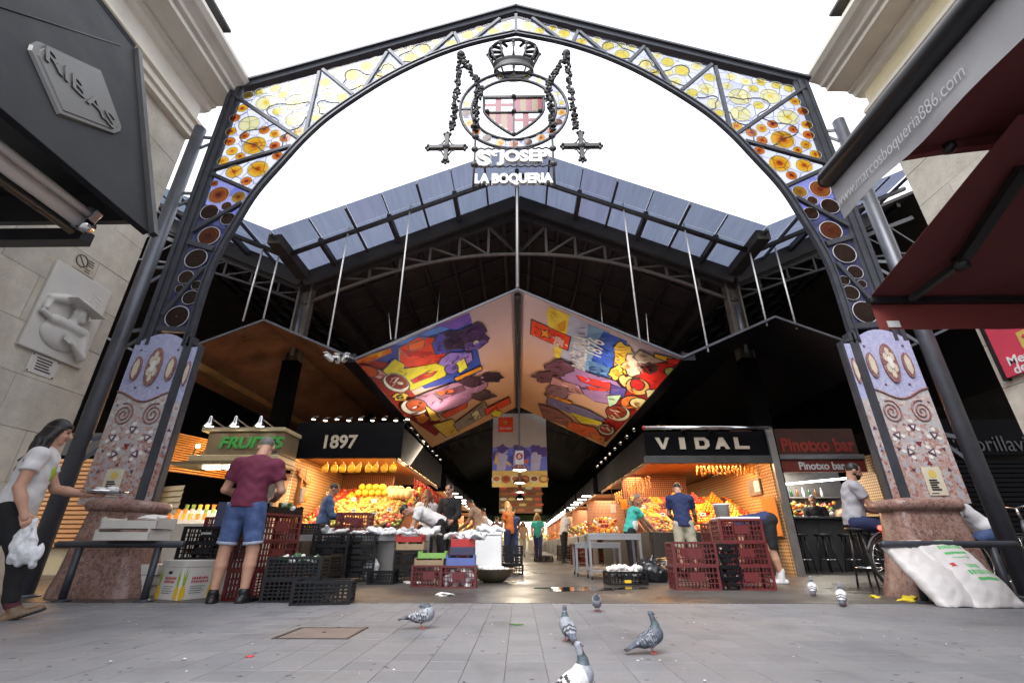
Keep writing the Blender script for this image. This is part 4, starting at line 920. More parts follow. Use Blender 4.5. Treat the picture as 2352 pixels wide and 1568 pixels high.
gab['fl'] = ((-12.7, 4.34), (-10.5, 5.34), (-8.2, 4.34)); gab['fr'] = ((8.2, 4.34), (10.5, 5.34), (12.7, 4.34))
ceiling('fl', 'canopy_ceiling', 'folded dark ceiling behind the stone building and relief plaque', ('canopy_dark', 'canopy_dark')); ceiling('fr', 'canopy_ceiling', 'folded dark ceiling behind the crimson market banner', ('canopy_dark', 'canopy_dark'))
MB().bar((0, YN + .1, 6.05), (0, YF, 6.05), .16, .16).build('ridge_beam', 'black_metal', cc_, True)
for s in (-1, 1):
    MB().hexa([(s * 3.66, YN, 4.30), (s * 3.95, YN, 4.30), (s * 3.95, YF, 4.30), (s * 3.66, YF, 4.30), (s * 3.66, YN, 4.5), (s * 3.95, YN, 4.45), (s * 3.95, YF, 4.45), (s * 3.66, YF, 4.5)]).build('valley_beam', 'canopy_dark', cc_, True, fix=True)
# the print: flat colour shapes on the panels
def plane_hit(x, y, p0, nrm):
    r = ray(x, y); o = Vector((0, 0, HC)); return o + r * ((Vector(p0) - o).dot(nrm) / r.dot(nrm))
def c8(c): return tuple(min(.9, 1.9 * (v / 255) ** 2.2) for v in c)
def printed(parent, side, z0, sc, shapes):
    p0 = Vector((0, YN, 6.12)); d = Vector((side * 3.66, 0, -1.78)); nrm = Vector((d.z * -side * -1, 0, 0)); nrm = Vector((side * 1.78, 0, 3.66)).normalized()
    xax = d.normalized(); mats = ['pr_34_20_26']; mb = MB()
    if 'pr_34_20_26' not in MATS: M('pr_34_20_26', c8((34, 20, 26)), .55, 0, .18, 3.5, 0)
    for k, (col, pts) in enumerate(shapes):
        key = 'pr_%d_%d_%d' % col
        if key not in MATS: M(key, c8(col), .7, 0, .18, 3.5, 0, spec=.2)
        if key not in mats: mats.append(key)
        uv = []
        for (a, c_) in pts:
            h = plane_hit((z0[0] + a / sc) * .784, (z0[1] + c_ / sc) * .784, p0, nrm); e = h - p0
            uv.append((max(.0, min(4.06, e.dot(xax))), max(.01, min(YF - YN - .01, e.y))))
        if k > 5:
            cu, cv_ = sum(q_[0] for q_ in uv) / len(uv), sum(q_[1] for q_ in uv) / len(uv); fo = [(max(0., min(4.06, cu + (q_[0] - cu) * 1.0 + (.035 if q_[0] > cu else -.035))), max(.01, min(YF - YN - .01, cv_ + (q_[1] - cv_) + (.05 if q_[1] > cv_ else -.05)))) for q_ in uv]
            mb.flat(fo, lambda u, v, w: p0 + xax * u + Vector((0, v, 0)) - nrm * w, .004 + .0015 * k - .0007, mats.index('pr_34_20_26'))
        mb.flat(uv, lambda u, v, w: p0 + xax * u + Vector((0, v, 0)) - nrm * w, .004 + .0015 * k, mats.index(key))
    gd = random.Random(5 + side)          # brush strokes inside the larger shapes
    for k, (col, pts) in enumerate(shapes):
        for tone in (.62, 1.28, .8):
            cc2 = tuple(max(6, min(250, int(v * tone))) for v in col); key = 'pr_%d_%d_%d' % cc2
            if key not in MATS: M(key, c8(cc2), .7, 0, .18, 3.5, 0, spec=.2)
            if key not in mats: mats.append(key)
            xs_, ys_ = [q_[0] for q_ in pts], [q_[1] for q_ in pts]; area = (max(xs_) - min(xs_)) * (max(ys_) - min(ys_))
            for _ in range(min(7, int(area / 9000) + 1)):
                px, py = gd.uniform(min(xs_), max(xs_)), gd.uniform(min(ys_), max(ys_))
                if not inside((px, py), pts): continue
                st_ = EL(px, py, gd.uniform(14, 46), gd.uniform(3, 8), (-.45 if side < 0 else .35) + gd.uniform(-.5, .5), 8); uv = []
                if not all(inside(q_, pts) for q_ in st_): continue
                for (a, c_) in st_:
                    e = plane_hit((z0[0] + a / sc) * .784, (z0[1] + c_ / sc) * .784, p0, nrm) - p0; uv.append((max(.0, min(4.06, e.dot(xax))), max(.01, min(YF - YN - .01, e.y))))
                mb.flat(uv, lambda u, v, w: p0 + xax * u + Vector((0, v, 0)) - nrm * w, .004 + .0015 * len(shapes) + .0002 * (_ + 7 * (k % 9)) + .001, mats.index(key))
    return mb.build('print', mats, parent, True)
def EL(cx, cy, rx, ry, a0=0., n=22): return [(cx + rx * math.cos(2 * math.pi * k / n) * math.cos(a0) - ry * math.sin(2 * math.pi * k / n) * math.sin(a0), cy + rx * math.cos(2 * math.pi * k / n) * math.sin(a0) + ry * math.sin(2 * math.pi * k / n) * math.cos(a0)) for k in range(n)]
def blob(cx, cy, rx, ry, seed, rough=.18, n=26):
    g = random.Random(seed); ph = [g.uniform(0, 6) for _ in range(3)]
    return [(cx + rx * math.cos(a) * (1 + rough * math.sin(5 * a + ph[0]) + rough * .6 * math.sin(9 * a + ph[1])), cy + ry * math.sin(a) * (1 + rough * math.sin(4 * a + ph[2]))) for a in [2 * math.pi * k / n for k in range(n)]]
LP = [((45, 62, 140), [(95, 720), (1225, 310), (1350, 870), (1130, 960), (800, 1040), (600, 900), (300, 760)]), ((70, 105, 175), [(480, 610), (1000, 420), (1030, 470), (760, 560), (560, 620)]), ((90, 70, 150), [(900, 430), (1225, 310), (1250, 400), (1100, 470)]),
      ((205, 95, 30), [(120, 720), (470, 645), (480, 690), (330, 760), (140, 800)]), ((225, 140, 40), [(220, 715), (450, 655), (330, 740)]), ((120, 34, 30), [(130, 800), (330, 770), (560, 800), (660, 1050), (800, 1200), (1000, 1400), (900, 1490), (560, 1300), (300, 1020)]),
      ((198, 48, 28), [(560, 650), (740, 545), (880, 550), (900, 680), (1040, 700), (920, 800), (640, 850), (560, 770)]), ((150, 30, 30), [(560, 660), (850, 680), (870, 710), (640, 730)]), ((230, 80, 40), [(640, 620), (800, 560), (780, 640), (660, 670)]),
      ((62, 58, 140), [(870, 600), (930, 520), (1040, 490), (1060, 560), (1020, 690), (900, 700)]), ((42, 28, 58), blob(1110, 570, 130, 90, 1)), ((58, 40, 80), blob(1270, 520, 120, 100, 2)), ((82, 66, 130), [(1180, 600), (1330, 560), (1400, 580), (1310, 650), (1180, 670)]), ((235, 230, 220), EL(1285, 590, 30, 18, -.4, 9)),
      ((118, 98, 172), [(1040, 690), (1240, 690), (1250, 760), (1190, 800), (1080, 820), (920, 815), (950, 750)]), ((205, 172, 42), [(380, 880), (510, 750), (600, 800), (590, 845), (900, 790), (1010, 830), (990, 910), (660, 1050), (630, 950), (430, 890)]), ((168, 34, 26), [(670, 950), (820, 870), (910, 860), (860, 910), (690, 975)]),
      ((222, 190, 60), [(1080, 800), (1170, 740), (1200, 830), (1130, 880)]), ((92, 74, 150), EL(1050, 840, 60, 45, -.2)), ((228, 120, 36), [(1080, 930), (1330, 820), (1345, 845), (1100, 960)]),
      ((226, 192, 188), EL(520, 975, 125, 78, .35)), ((112, 22, 26), EL(530, 960, 100, 58, .35)), ((232, 170, 150), EL(560, 975, 30, 14, .2, 8)), ((190, 120, 130), blob(350, 890, 60, 36, 4)), ((150, 62, 30), EL(240, 860, 100, 48, .2)), ((206, 150, 60), blob(560, 1105, 65, 36, 5)), ((60, 30, 20), EL(555, 1105, 25, 16)),
      ((132, 96, 122), [(700, 1110), (1050, 980), (1300, 930), (1400, 880), (1390, 1000), (1300, 1090), (1150, 1190), (900, 1260), (840, 1200)]), ((96, 62, 82), [(880, 1080), (1150, 1000), (1180, 1040), (960, 1130)]), ((206, 82, 44), [(900, 1060), (1060, 1030), (1080, 1055), (940, 1090)]),
      ((60, 40, 54), blob(1240, 960, 110, 46, 6)), ((52, 36, 46), blob(1440, 920, 90, 45, 7)), ((74, 56, 58), blob(1350, 1095, 110, 40, 8)), ((206, 66, 44), [(950, 1275), (1200, 1160), (1190, 1205), (1000, 1310)]), ((222, 180, 170), EL(690, 1200, 122, 72, .1)), ((140, 66, 40), EL(715, 1185, 95, 55, .1)),
      ((176, 150, 70), [(800, 1190), (890, 1250), (940, 1320), (860, 1340)]), ((200, 104, 40), blob(770, 1310, 60, 40, 9)), ((226, 150, 60), [(870, 1370), (1060, 1320), (1120, 1440), (1000, 1490)]), ((120, 110, 98), [(1070, 1370), (1360, 1150), (1410, 1250), (1290, 1330), (1110, 1430)]), ((230, 190, 140), [(1230, 1250), (1300, 1230), (1330, 1300), (1270, 1330)]),
      ((208, 62, 40), [(1365, 1225), (1600, 1110), (1612, 1165), (1385, 1280)]), ((222, 170, 60), blob(1480, 1265, 50, 32, 10))]
printed(cc_, -1, (1000, 820), 3.266, LP)
RP = [((142, 146, 172), [(520, 310), (760, 430), (700, 870), (450, 740), (470, 520)]), ((92, 120, 152), [(700, 400), (900, 480), (840, 830), (660, 830)]), ((44, 70, 150), [(840, 470), (1060, 560), (1000, 760), (900, 890), (700, 860), (760, 640)]), ((66, 96, 140), [(700, 740), (900, 800), (880, 880), (720, 850)]),
      ((206, 160, 62), [(320, 280), (350, 245), (530, 320), (500, 500), (430, 740), (390, 700), (380, 560), (330, 380)]), ((166, 120, 40), [(420, 400), (500, 360), (490, 470), (430, 470)]), ((212, 60, 40), [(185, 365), (535, 520), (508, 640), (178, 492)]), ((206, 120, 50), [(265, 450), (300, 470), (340, 450), (325, 490), (345, 530), (300, 510), (262, 520), (285, 485)]),
      ((132, 34, 30), [(920, 900), (1100, 800), (1560, 720), (1500, 860), (1330, 1050), (1180, 1290), (860, 1480), (780, 1400), (940, 1180), (1040, 1000)]), ((196, 146, 48), blob(1030, 740, 95, 170, 21)), ((210, 160, 70), blob(960, 850, 60, 60, 22)), ((182, 158, 140), blob(1140, 770, 110, 110, 23)), ((160, 140, 126), [(1180, 640), (1400, 740), (1220, 780), (1120, 700)]),
      ((176, 36, 30), [(1200, 770), (1500, 750), (1480, 880), (1320, 1020), (1170, 950)]), ((60, 30, 30), blob(1270, 800, 60, 40, 24)), ((204, 140, 52), [(1310, 670), (1480, 710), (1430, 740), (1320, 700)]), ((166, 36, 30), [(1430, 720), (1550, 720), (1540, 780), (1440, 760)]), ((150, 160, 90), EL(1455, 830, 45, 35)),
      ((212, 158, 96), EL(1075, 930, 95, 52, .5)), ((204, 140, 80), EL(1160, 970, 105, 72, .2)), ((150, 30, 30), EL(1155, 950, 60, 48, .4)), ((206, 96, 46), EL(1120, 1120, 115, 62, .1)), ((222, 170, 120), EL(1170, 1120, 80, 44, .1)), ((226, 190, 150), EL(980, 1215, 105, 68, .1)), ((120, 50, 34), EL(960, 1200, 90, 55, .1)), ((222, 170, 130), blob(1290, 1030, 50, 36, 25)),
      ((128, 98, 140), [(560, 790), (760, 860), (960, 920), (1040, 1010), (930, 1130), (760, 1100), (580, 980), (480, 960), (430, 900)]), ((176, 52, 50), [(600, 860), (900, 930), (930, 990), (760, 960), (640, 920)]), ((206, 58, 42), [(690, 960), (920, 990), (860, 1010), (720, 1000)]), ((72, 66, 132), [(920, 950), (1050, 990), (1030, 1060), (900, 1100)]), ((90, 60, 74), blob(450, 790, 130, 60, 26)), ((84, 56, 64), blob(340, 880, 130, 52, 27)), ((150, 110, 110), [(380, 880), (620, 960), (660, 1040), (480, 1020), (360, 940)]),
      ((110, 84, 90), blob(430, 1020, 110, 60, 28)), ((96, 90, 120), [(340, 1060), (700, 1180), (860, 1270), (760, 1290), (560, 1220), (330, 1130)]), ((226, 120, 40), [(330, 1030), (560, 1110), (545, 1130), (330, 1050)]), ((150, 180, 150), [(880, 1050), (1010, 1040), (960, 1120), (900, 1150)]), ((120, 80, 70), [(250, 1130), (420, 1180), (560, 1280), (540, 1340), (300, 1260)]),
      ((216, 170, 50), [(540, 1200), (830, 1290), (840, 1320), (640, 1300)]), ((210, 80, 40), [(520, 1290), (760, 1340), (840, 1440), (640, 1420), (510, 1340)]), ((226, 176, 150), EL(870, 1360, 70, 46, .2)), ((120, 40, 34), EL(868, 1356, 52, 32, .2)), ((206, 104, 50), [(720, 1380), (860, 1430), (840, 1490), (740, 1440)])]
printed(cc_, 1, (1500, 820), 3.1357, RP)
pr_p0 = Vector((0, YN, 6.12)); pr_n = Vector((1.78, 0, 3.66)).normalized()
def ptext(body, a, b_, size, z0, sc, mat, width=None, height=None, flip=1):
    pa, pb = [plane_hit((z0[0] + q[0] / sc) * .784, (z0[1] + q[1] / sc) * .784, pr_p0, pr_n) - pr_n * .09 for q in (a, b_)]
    rgt = (pb - pa).normalized(); up_ = (-pr_n).cross(rgt); text('lettering', body, size, cc_, (pa + pb) / 2, rgt, up_, mat, .001, .004, width=(pb - pa).length if width is None else width, height=height)
ptext('BARCELONA', (620, 790), (650, 495), .5, (1500, 820), 3.1357, 'white', height=.42)
ptext('1876', (760, 660), (790, 515), .5, (1500, 820), 3.1357, 'white', height=.42)
ptext('Estrella', (400, 590), (425, 490), .3, (1500, 820), 3.1357, 'white', height=.22); ptext('Damm', (448, 580), (465, 520), .3, (1500, 820), 3.1357, 'white', height=.18)
# white hanger rods
for k, (a, c_, ya, yb) in enumerate((((607, 560), (558, 737), YM, YN + .1), ((647, 560), (605, 731), YM, YN + .1), ((804, 508), (752, 800), YM, YN), ((944, 460), (908, 778), YM, YN), ((1430, 460), (1470, 785), YM, YN), ((1570, 510), (1627, 808), YM, YN), ((1720, 568), (1762, 748), YM, YN + .1), ((1780, 568), (1830, 755), YM, YN + .1),
                                      ((1010, 670), (1003, 746), 14., 12.), ((1378, 672), (1384, 750), 14., 12.), ((1484, 720), (1490, 792), 12., 11.), ((893, 720), (898, 780), 12., 11.))):
    p_, q_ = atY(*a, ya), atY(*c_, yb); o = MB().tube(p_ - p_, q_ - p_, .02 if k < 8 else .012, 8).build('hanger_rod', 'white_rope'); o.location = p_
    tag(o, ['steel hanger rod at the left peak, outer of two', 'steel hanger rod at the left peak, inner of two', 'pale hanger rod beside the cluster of white cameras', 'pale hanger rod ending at the blue corner of the left banner', 'pale hanger rod ending above the blue sea on the right banner', 'pale hanger rod ending at the outer tip of the right banner', 'pale hanger rod at the peak of the black ceiling, inner of two', 'pale hanger rod at the peak of the black ceiling, outer of two', 'thin wire above the dark hair on the left banner', 'thin wire above the grey sea on the right banner', 'thin short wire beside the thick rod, right banner', 'thin short wire beside the thick rod, left banner'][k], 'hanger rod', 'rods hanging the folded ceilings')
# security cameras at the fold
for k, (x, y) in enumerate(((757, 822), (775, 826), (792, 824))):
    q = atY(x, y, YN - .12); cm = thing('security_camera', ('white security camera nearest the copper ceiling', 'white security camera in the middle of the cluster', 'white security camera nearest the printed banner')[k], 'camera', q, R((-25, 10, 40)[k]), 'security cameras at the ceiling fold')
    MB().box((0, -.02, 0), (.09, .22, .09), (R(-15), 0, 0)).build('housing', 'white', cm, bev=.015); MB().tube((0, -.13, -.03), (0, -.15, -.035), .035).build('lens', 'black', cm); MB().path([(0, .04, .04), (0, .1, .08), (0, .16, .06)], .02).build('bracket', 'white', cm); MB().box((0, -.02, .055), (.11, .27, .012), (R(-15), 0, 0)).build('sun_visor', 'white', cm)
# ================================================================ banners hung down the aisle
def far_banner(y, x0, x1, z0, z1, label, kind):
    o = thing('hanging_banner', label, 'banner', ((x0 + x1) / 2, y, z0), group='banners hung down the aisle'); w, h = x1 - x0, z1 - z0
    mb = MB().bb((-w / 2, 0, 0), (w / 2, .02, h)); mb.build('sheet', 'ban_white' if kind == 0 else 'ban_brown', o)
    mats = ['pr_88_100_190', 'pr_70_58_120', 'pr_60_90_180', 'pr_150_150_215', 'pr_200_80_60', 'pr_196_160_90', 'pr_150_90_50', 'pr_120_60_40', 'pr_225_200_160', 'pr_226_190_150']
    for q in mats:
        if q not in MATS: M(q, c8(tuple(int(v) for v in q[3:].split('_'))), .6, 0, .15, 3, 0)
    mb = MB(); f = lambda u, v, w_: (u * w, -w_, v * h); g = random.Random(int(y))
    if kind == 0:
        mb.flat([(-.5, .2), (.5, .2), (.5, .52), (-.5, .52)], f, .003, 0)
        for k in range(9): mb.flat(blob(-.42 + .105 * k, .40 + .06 * math.sin(k * 1.8), .09, .07, k + 40, .12), f, .006 + .001 * k, (1, 3, 2, 1, 3, 1, 2, 3, 1)[k])
        for cx in (-.32, -.02, .3): mb.flat(blob(cx, .5, .10, .055, int(cx * 90) + 60, .22), f, .018, 1); mb.flat([(cx - .09, .42), (cx + .1, .42), (cx + .06, .22), (cx - .1, .2)], f, .016, 3)
        mb.flat(EL(.12, .33, .05, .025, .5), f, .02, 4); mb.flat(EL(-.2, .3, .05, .02, -.5), f, .02, 5); mb.flat([(-.47, .3), (-.4, .3), (-.43, .47)], f, .02, 5)
        mb.flat([(-.5, 0), (.5, 0), (.5, .21), (-.5, .21)], f, .005, 5)
        for k in range(6): mb.flat(EL(-.42 + .17 * k, .1, .09, .05), f, .021 + .001 * k, (9, 6, 8, 7, 9, 6)[k]); mb.flat(EL(-.42 + .17 * k, .105, .06, .03), f, .028, (6, 7, 6, 6, 7, 5)[k])
    else:
        for r_ in range(7):
            for k in range(5): mb.flat(EL(-.4 + .2 * k + .05 * (r_ % 2), .07 + .135 * r_, .09, .035), f, .004 + .001 * ((k + r_) % 5), g.choice((5, 6, 7, 8, 4)))
    mb.build('print', mats, o)
    MB().tube((-w / 2, 0, h), (w / 2, 0, h), .03).build('top_rod', 'iron', o)
    if kind == 0:
        lb = MB().bb((-.40 * w, -.024, h * .73), (-.12 * w, -.021, h * .94)).build('label_patch', 'pr_208_62_40' if 'pr_208_62_40' in MATS else 'pr_200_80_60', o)
        text('lettering', 'Estrella', .3, o, (o.location.x - .26 * w, y - .027, z0 + h * .785), (1, 0, 0), (0, 0, 1), 'white', .001, .004, width=.22 * w, height=.12)
        MB().prism([(-.26 + (.05 if k % 2 == 0 else .022) * math.sin(math.pi * k / 5), .865 + (.036 if k % 2 == 0 else .016) * math.cos(math.pi * k / 5)) for k in range(10)], f, .026, .0265).build('star', 'banner_gold', o)
    return o
M('ban_white', (.50, .50, .52), .7, 0, .06, 2, 0); M('ban_brown', (.30, .16, .08), .7, 0, .2, 2, 0)
a, c_ = atY(1130, 1118, 20.), atY(1253, 948, 20.)
far_banner(20., a.x, c_.x, a.z, c_.z, 'white and violet printed banner hanging above the aisle', 0)
for k in range(3):
    y = 25. + 5 * k; p_, q_ = atY(1146, 1178, y), atY(1243, 1085, y); far_banner(y, p_.x, q_.x, p_.z, q_.z, 'brown printed banner deep in the aisle, %s one below the violet banner' % ('first', 'second', 'third')[k], 1)
# ================================================================ left kiosk canopy (RIBAS)
kb = thing('kiosk_canopy', 'black kiosk canopy with a raised diamond nameplate overhead', 'kiosk canopy', (-3.4, 1, 2.8))
D0 = 3.0; B1 = atY(343, 536, D0); T1 = atY(308, 112, D0); yA = -.6
dv_ = (T1 - B1); fn_ = Vector((dv_.z, 0, -dv_.x)).normalized()
mb = MB(); P = [B1, T1, Vector((T1.x, yA, T1.z)), Vector((B1.x, yA, B1.z))]
mb.hexa([P[0], P[3], P[2], P[1]] + [p_ - fn_ * .05 for p_ in (P[0], P[3], P[2], P[1])]); mb.build('fascia', 'ribas_box', kb, True, bev=.006, fix=True)
MB().bar(B1 + Vector((.02, .02, 0)), T1 + Vector((.02, .02, 0)), .05, .05, (0, 1, 0)).build('end_trim', 'black', kb, True)
MB().bb((-6.1, yA, 3.22), (B1.x - .3, D0 - .07, 3.3)).build('soffit', 'black', kb, True)
MB().hexa([(-6.1, yA, T1.z), (T1.x, yA, T1.z), (T1.x, D0, T1.z), (-6.1, D0, T1.z), (-6.1, yA, T1.z + .06), (T1.x, yA, T1.z + .06), (T1.x, D0, T1.z + .06), (-6.1, D0, T1.z + .06)]).build('roof', 'ribas_box', kb, True)
MB().prism([(-6.1, 2.95), (B1.x - .15, 2.95), (T1.x - .1, T1.z), (-6.1, T1.z)], lambda u, v, w: (u, w, v), D0 - .06, D0 - .01).build('end_wall', 'black', kb, True, fix=True)
q = atY(100, 556, D0); MB().bb((-6.1, D0 - .1, q.z - .05), (atY(212, 555, D0).x, D0, q.z + .06)).build('end_beam', 'black_metal', kb, True)
for (xp, yp, r_, mt) in ((203, 492, .035, 'white'), (188, 512, .05, 'white'), (165, 530, .03, 'black')):
    e = atY(xp, yp, D0 - .2); MB().tube((e.x, yA, e.z), e, r_, 12).build('awning_roller', mt, kb, True)
e = atY(200, 505, D0 - .18); MB().box(e, (.10, .06, .20), (0, R(25), 0)).build('roller_bracket', 'silver', kb, True, bev=.01); MB().tube(e + Vector((.02, -.05, -.06)), e + Vector((.02, .03, -.06)), .05, 14).build('roller_bracket', 'chrome', kb, True)
for k in range(3): e2 = e + Vector((-.03 + .03 * k, -.04, .05 - .05 * k)); MB().tube(e2, e2 + Vector((0, -.012, 0)), .012, 8).build('bolt', 'chrome', kb, True)
hexp = [(66, 118), (70, 106), (86, 99), (226, 164), (273, 292), (271, 302), (257, 308), (131, 262)]
ctr = Vector((0, 0, 0)); HP = [plane_hit(x, y, B1, fn_) for x, y in hexp]
for p_ in HP: ctr += p_ / len(HP)
def plate(sc, o0, o1, name, mat, par):
    mb = MB(); n_ = len(HP); lo = [ctr + (p_ - ctr) * (sc + .03) + fn_ * o0 for p_ in HP]; hi = [ctr + (p_ - ctr) * sc + fn_ * o1 for p_ in HP]
    mb.add(lo + hi, [tuple(range(n_, 2 * n_))] + [(i, (i + 1) % n_, n_ + (i + 1) % n_, n_ + i) for i in range(n_)]); return mb.build(name, mat, par, True, fix=True)
npl = plate(1., 0.002, .02, 'nameplate', 'ribas_plate', kb); plate(.88, .018, .026, 'nameplate_field', 'ribas_plate', kb)
text('lettering', 'RIBAS', .3, kb, ctr + fn_ * .03 + Vector((0, .0, 0)), (0, 1, 0), fn_.cross(Vector((0, 1, 0))) , 'ribas_plate', .006, .002, width=.6, height=.17)
MB().path([plane_hit(0, 17, B1, fn_) + fn_ * .003, plane_hit(276, 105, B1, fn_) + fn_ * .003], .006, 5).build('seam', 'black', kb, True)
# ================================================================ right kiosk awnings
M('valance_print', (.50, .50, .52), .6, 0, .1, 8, 0)
ka = thing('side_awning', 'dark red awning with grey lettered valance jutting from the kiosk', 'awning', (3.6, 1.2, 3.4))
E1 = atY(1893, 420, 3.05); xb, zb_ = E1.x, E1.z
MB().path([(xb, -.8, zb_), (xb, 3.0, zb_), (xb, 3.05, zb_)], [.085, .085, .06], 16).build('front_bar', 'black_metal', ka, True)
mb = MB(); nn_ = 34; vs = []
for k in range(nn_ + 1):
    y = -.8 + 3.82 * k / nn_
    for j in range(5): vs.append((xb + .02 + .012 * math.sin(k * .9 + j * .5) * j / 4, y, zb_ - .05 - .36 * j / 4 - .008 * math.sin(k * .55) * j / 4))
mb.add(vs, [(k * 5 + j, k * 5 + j + 1, k * 5 + j + 6, k * 5 + j + 5) for k in range(nn_) for j in range(4)], 0, True); vl = mb.build('valance', 'grey_canvas', ka, True)
text('lettering', 'www.marcosboqueria886.com', .18, ka, (xb + .003, 2.42, zb_ - .28), (0, -1, 0), (0, 0, 1), 'valance_print', .0008, -.0015, .15, width=1.16, height=.13)
mb = MB(); P = [(xb, -.8, zb_ + .08), (4.9, -.8, 3.82), (4.9, 3.0, 3.82), (xb, 3.0, zb_ + .08)]; mb.hexa(P + [(v[0], v[1], v[2] + .006) for v in P]); mb.build('canvas', 'red_canvas', ka, True, fix=True)
MB().bar((xb, 2.9, zb_ + .03), (3.6, 2.9, 3.6), .06, .08).bar((3.6, 2.88, 3.58), (4.9, 2.85, 3.72), .07, .09).build('folding_arm', 'red_canvas', ka, True)
MB().ell((3.6, 2.88, 3.58), .06).build('arm_joint', 'black_metal', ka, True)
MB().bb((4.9, -1, 0), (6.5, 2.3, 4.4)).build('kiosk_body', 'black_metal', ka, True)
MB().box((4.25, 2.75, 3.52), (.16, .1, .2), (0, R(30), 0)).build('arm_bracket', 'chrome', ka, True, bev=.01); MB().tube((4.35, 2.6, 3.44), (4.35, 2.8, 3.44), .07, 14).build('arm_bracket', 'chrome', ka, True); MB().bar((4.05, 2.8, 3.6), (4.6, 2.6, 3.5), .12, .16).build('arm_bracket', 'black', ka, True)
eb = thing('end_awning', 'dark red awning sloping away from the kiosk with plain red valance', 'awning', (5.5, 3.3, 2.8))
F1 = atY(2000, 690, 4.13); X2 = F1.x; N1 = atX(2340, 265, X2)
mb = MB(); P = [(X2, N1.y, N1.z), (8.3, N1.y, N1.z), (8.3, 4.13, F1.z + .03), (X2, 4.13, F1.z + .03)]; mb.hexa(P + [(v[0], v[1], v[2] + .006) for v in P]); mb.build('canvas', 'red_canvas', eb, True, fix=True)
MB().bb((X2 - .03, 4.09, F1.z - .04), (8.3, 4.17, F1.z + .03)).build('front_bar', 'black_metal', eb, True, bev=.015)
zv = atY(2000, 757, 4.15).z; mb = MB(); vs = []
for k in range(41):
    for j in range(4): vs.append((X2 + (8.3 - X2) * k / 40, 4.15 - .008 * math.sin(k * 1.1) * j / 3, F1.z - .03 + (zv - F1.z + .03) * j / 3))
mb.add(vs, [(k * 4 + j, k * 4 + j + 1, k * 4 + j + 5, k * 4 + j + 4) for k in range(40) for j in range(3)], 0, True); mb.build('valance', 'red_valance', eb, True)
MB().bb((X2 + .09, 4.135, zv + .02), (X2 + .21, 4.141, zv + .09)).build('sewn_label', 'white', eb, True)
en = Vector((0, (N1.z - F1.z), 4.13 - N1.y)).normalized(); off = Vector((X2, 4.13, F1.z)) - en * .09
A_, B_, C__ = plane_hit(2352, 385, off, en), plane_hit(2206, 603, off, en), plane_hit(2092, 688, off, en)
MB().bar(A_, B_, .085, .07).build('folding_arm', 'black_metal', eb, True); MB().bar(B_, C__, .06, .05).build('folding_arm', 'black_metal', eb, True); MB().tube(B_ + Vector((0, 0, -.06)), B_ + Vector((0, 0, .05)), .06, 14).build('arm_joint', 'black', eb, True)
# ================================================================ goods: crates, boxes, bags
M('crate_red', (.115, .016, .018), .42, 0, .15, 6, .1, rand=.12); M('crate_black', (.005, .0055, .0075), .45, 0, .3, 6, .1, spec=.3); M('crate_green', (.02, .10, .04), .45, 0, .2, 6, .1)
M('carton_w', (.60, .58, .54), .75, 0, .06, 4, .1, rand=.05); M('carton_tan', (.34, .25, .15), .8, 0, .12, 5, .15, rand=.08); M('carton_red', (.42, .03, .03), .6, 0, .1, 5, .1); M('carton_green', (.22, .42, .10), .6, 0, .12, 5, .1); M('carton_blue', (.10, .14, .38), .6, 0, .1, 5, .1)
M('foam', (.78, .79, .80), .7, 0, .04, 6, .15, 60); M('plastic_w', (.66, .67, .70), .32, 0, .10, 5, .9, 16, dist=.03); M('paper', (.68, .67, .64), .8, 0, .1, 7, .2)
M('green_ink', (.10, .42, .13), .6, 0, .15, 30, 0); M('red_ink', (.45, .04, .05), .6, 0, .15, 30, 0); M('yellow_ink', (.75, .48, .02), .6, 0, .1, 12, 0); M('leaf_ink', (.28, .42, .04), .6, 0, .15, 12, 0); M('dark_ink', (.04, .04, .09), .6, 0, .1, 10, 0)
M('bag_black', (.008, .008, .010), .22, 0, .3, 5, .3, 14, dist=.03); M('garlic', (.62, .56, .54), .6, 0, .12, 9, .2, 30, rand=.1); M('leaf_green', (.05, .13, .02), .5, 0, .35, 8, .2); M('metal_grey', (.28, .28, .29), .4, .6, .12, 5, .1); M('tin', (.32, .31, .30), .38, .7, .12, 5, .1); M('brass_bowl', (.22, .19, .13), .4, .6, .2, 5, .1)
def side_mesh(name, w, h, mat, rib=.05, bars=3, t_=.018, solid=0.):
    mb = MB()   # lies in XZ, origin bottom centre
    mb.bb((-w / 2, 0, h - .028), (w / 2, t_ + .008, h)); mb.bb((-w / 2, 0, 0), (w / 2, t_, .022))
    for sx in (-1, 1): mb.bb((sx * w / 2, 0, .022), (sx * (w / 2 - .035), t_, h - .028))
    for k in range(1, bars): z = .022 + (h - .05) * k / bars; mb.bb((-w / 2 + .035, .003, z - .006), (w / 2 - .035, t_ - .003, z + .006))
    n = int((w - .07) / rib)
    for k in range(1, n): x = -w / 2 + .035 + (w - .07) * k / n; mb.bb((x - .006, .005, .022), (x + .006, t_ - .005, h - .028))
    if solid: mb.bb((-solid / 2, .002, h * .35), (solid / 2, t_ - .001, h * .72))
    return mb.mesh(name, mat)
CR = {}
def crate_kind(key, w, d, h, mat, rib=.05, bars=3, solid=0.):
    CR[key] = (side_mesh('long_side', w, h, mat, rib, bars, solid=solid), side_mesh('short_side', d - .04, h, mat, rib, bars), MB().bb((-w / 2 + .01, -d / 2 + .01, 0), (w / 2 - .01, d / 2 - .01, .015)).mesh('base', mat), w, d, h)
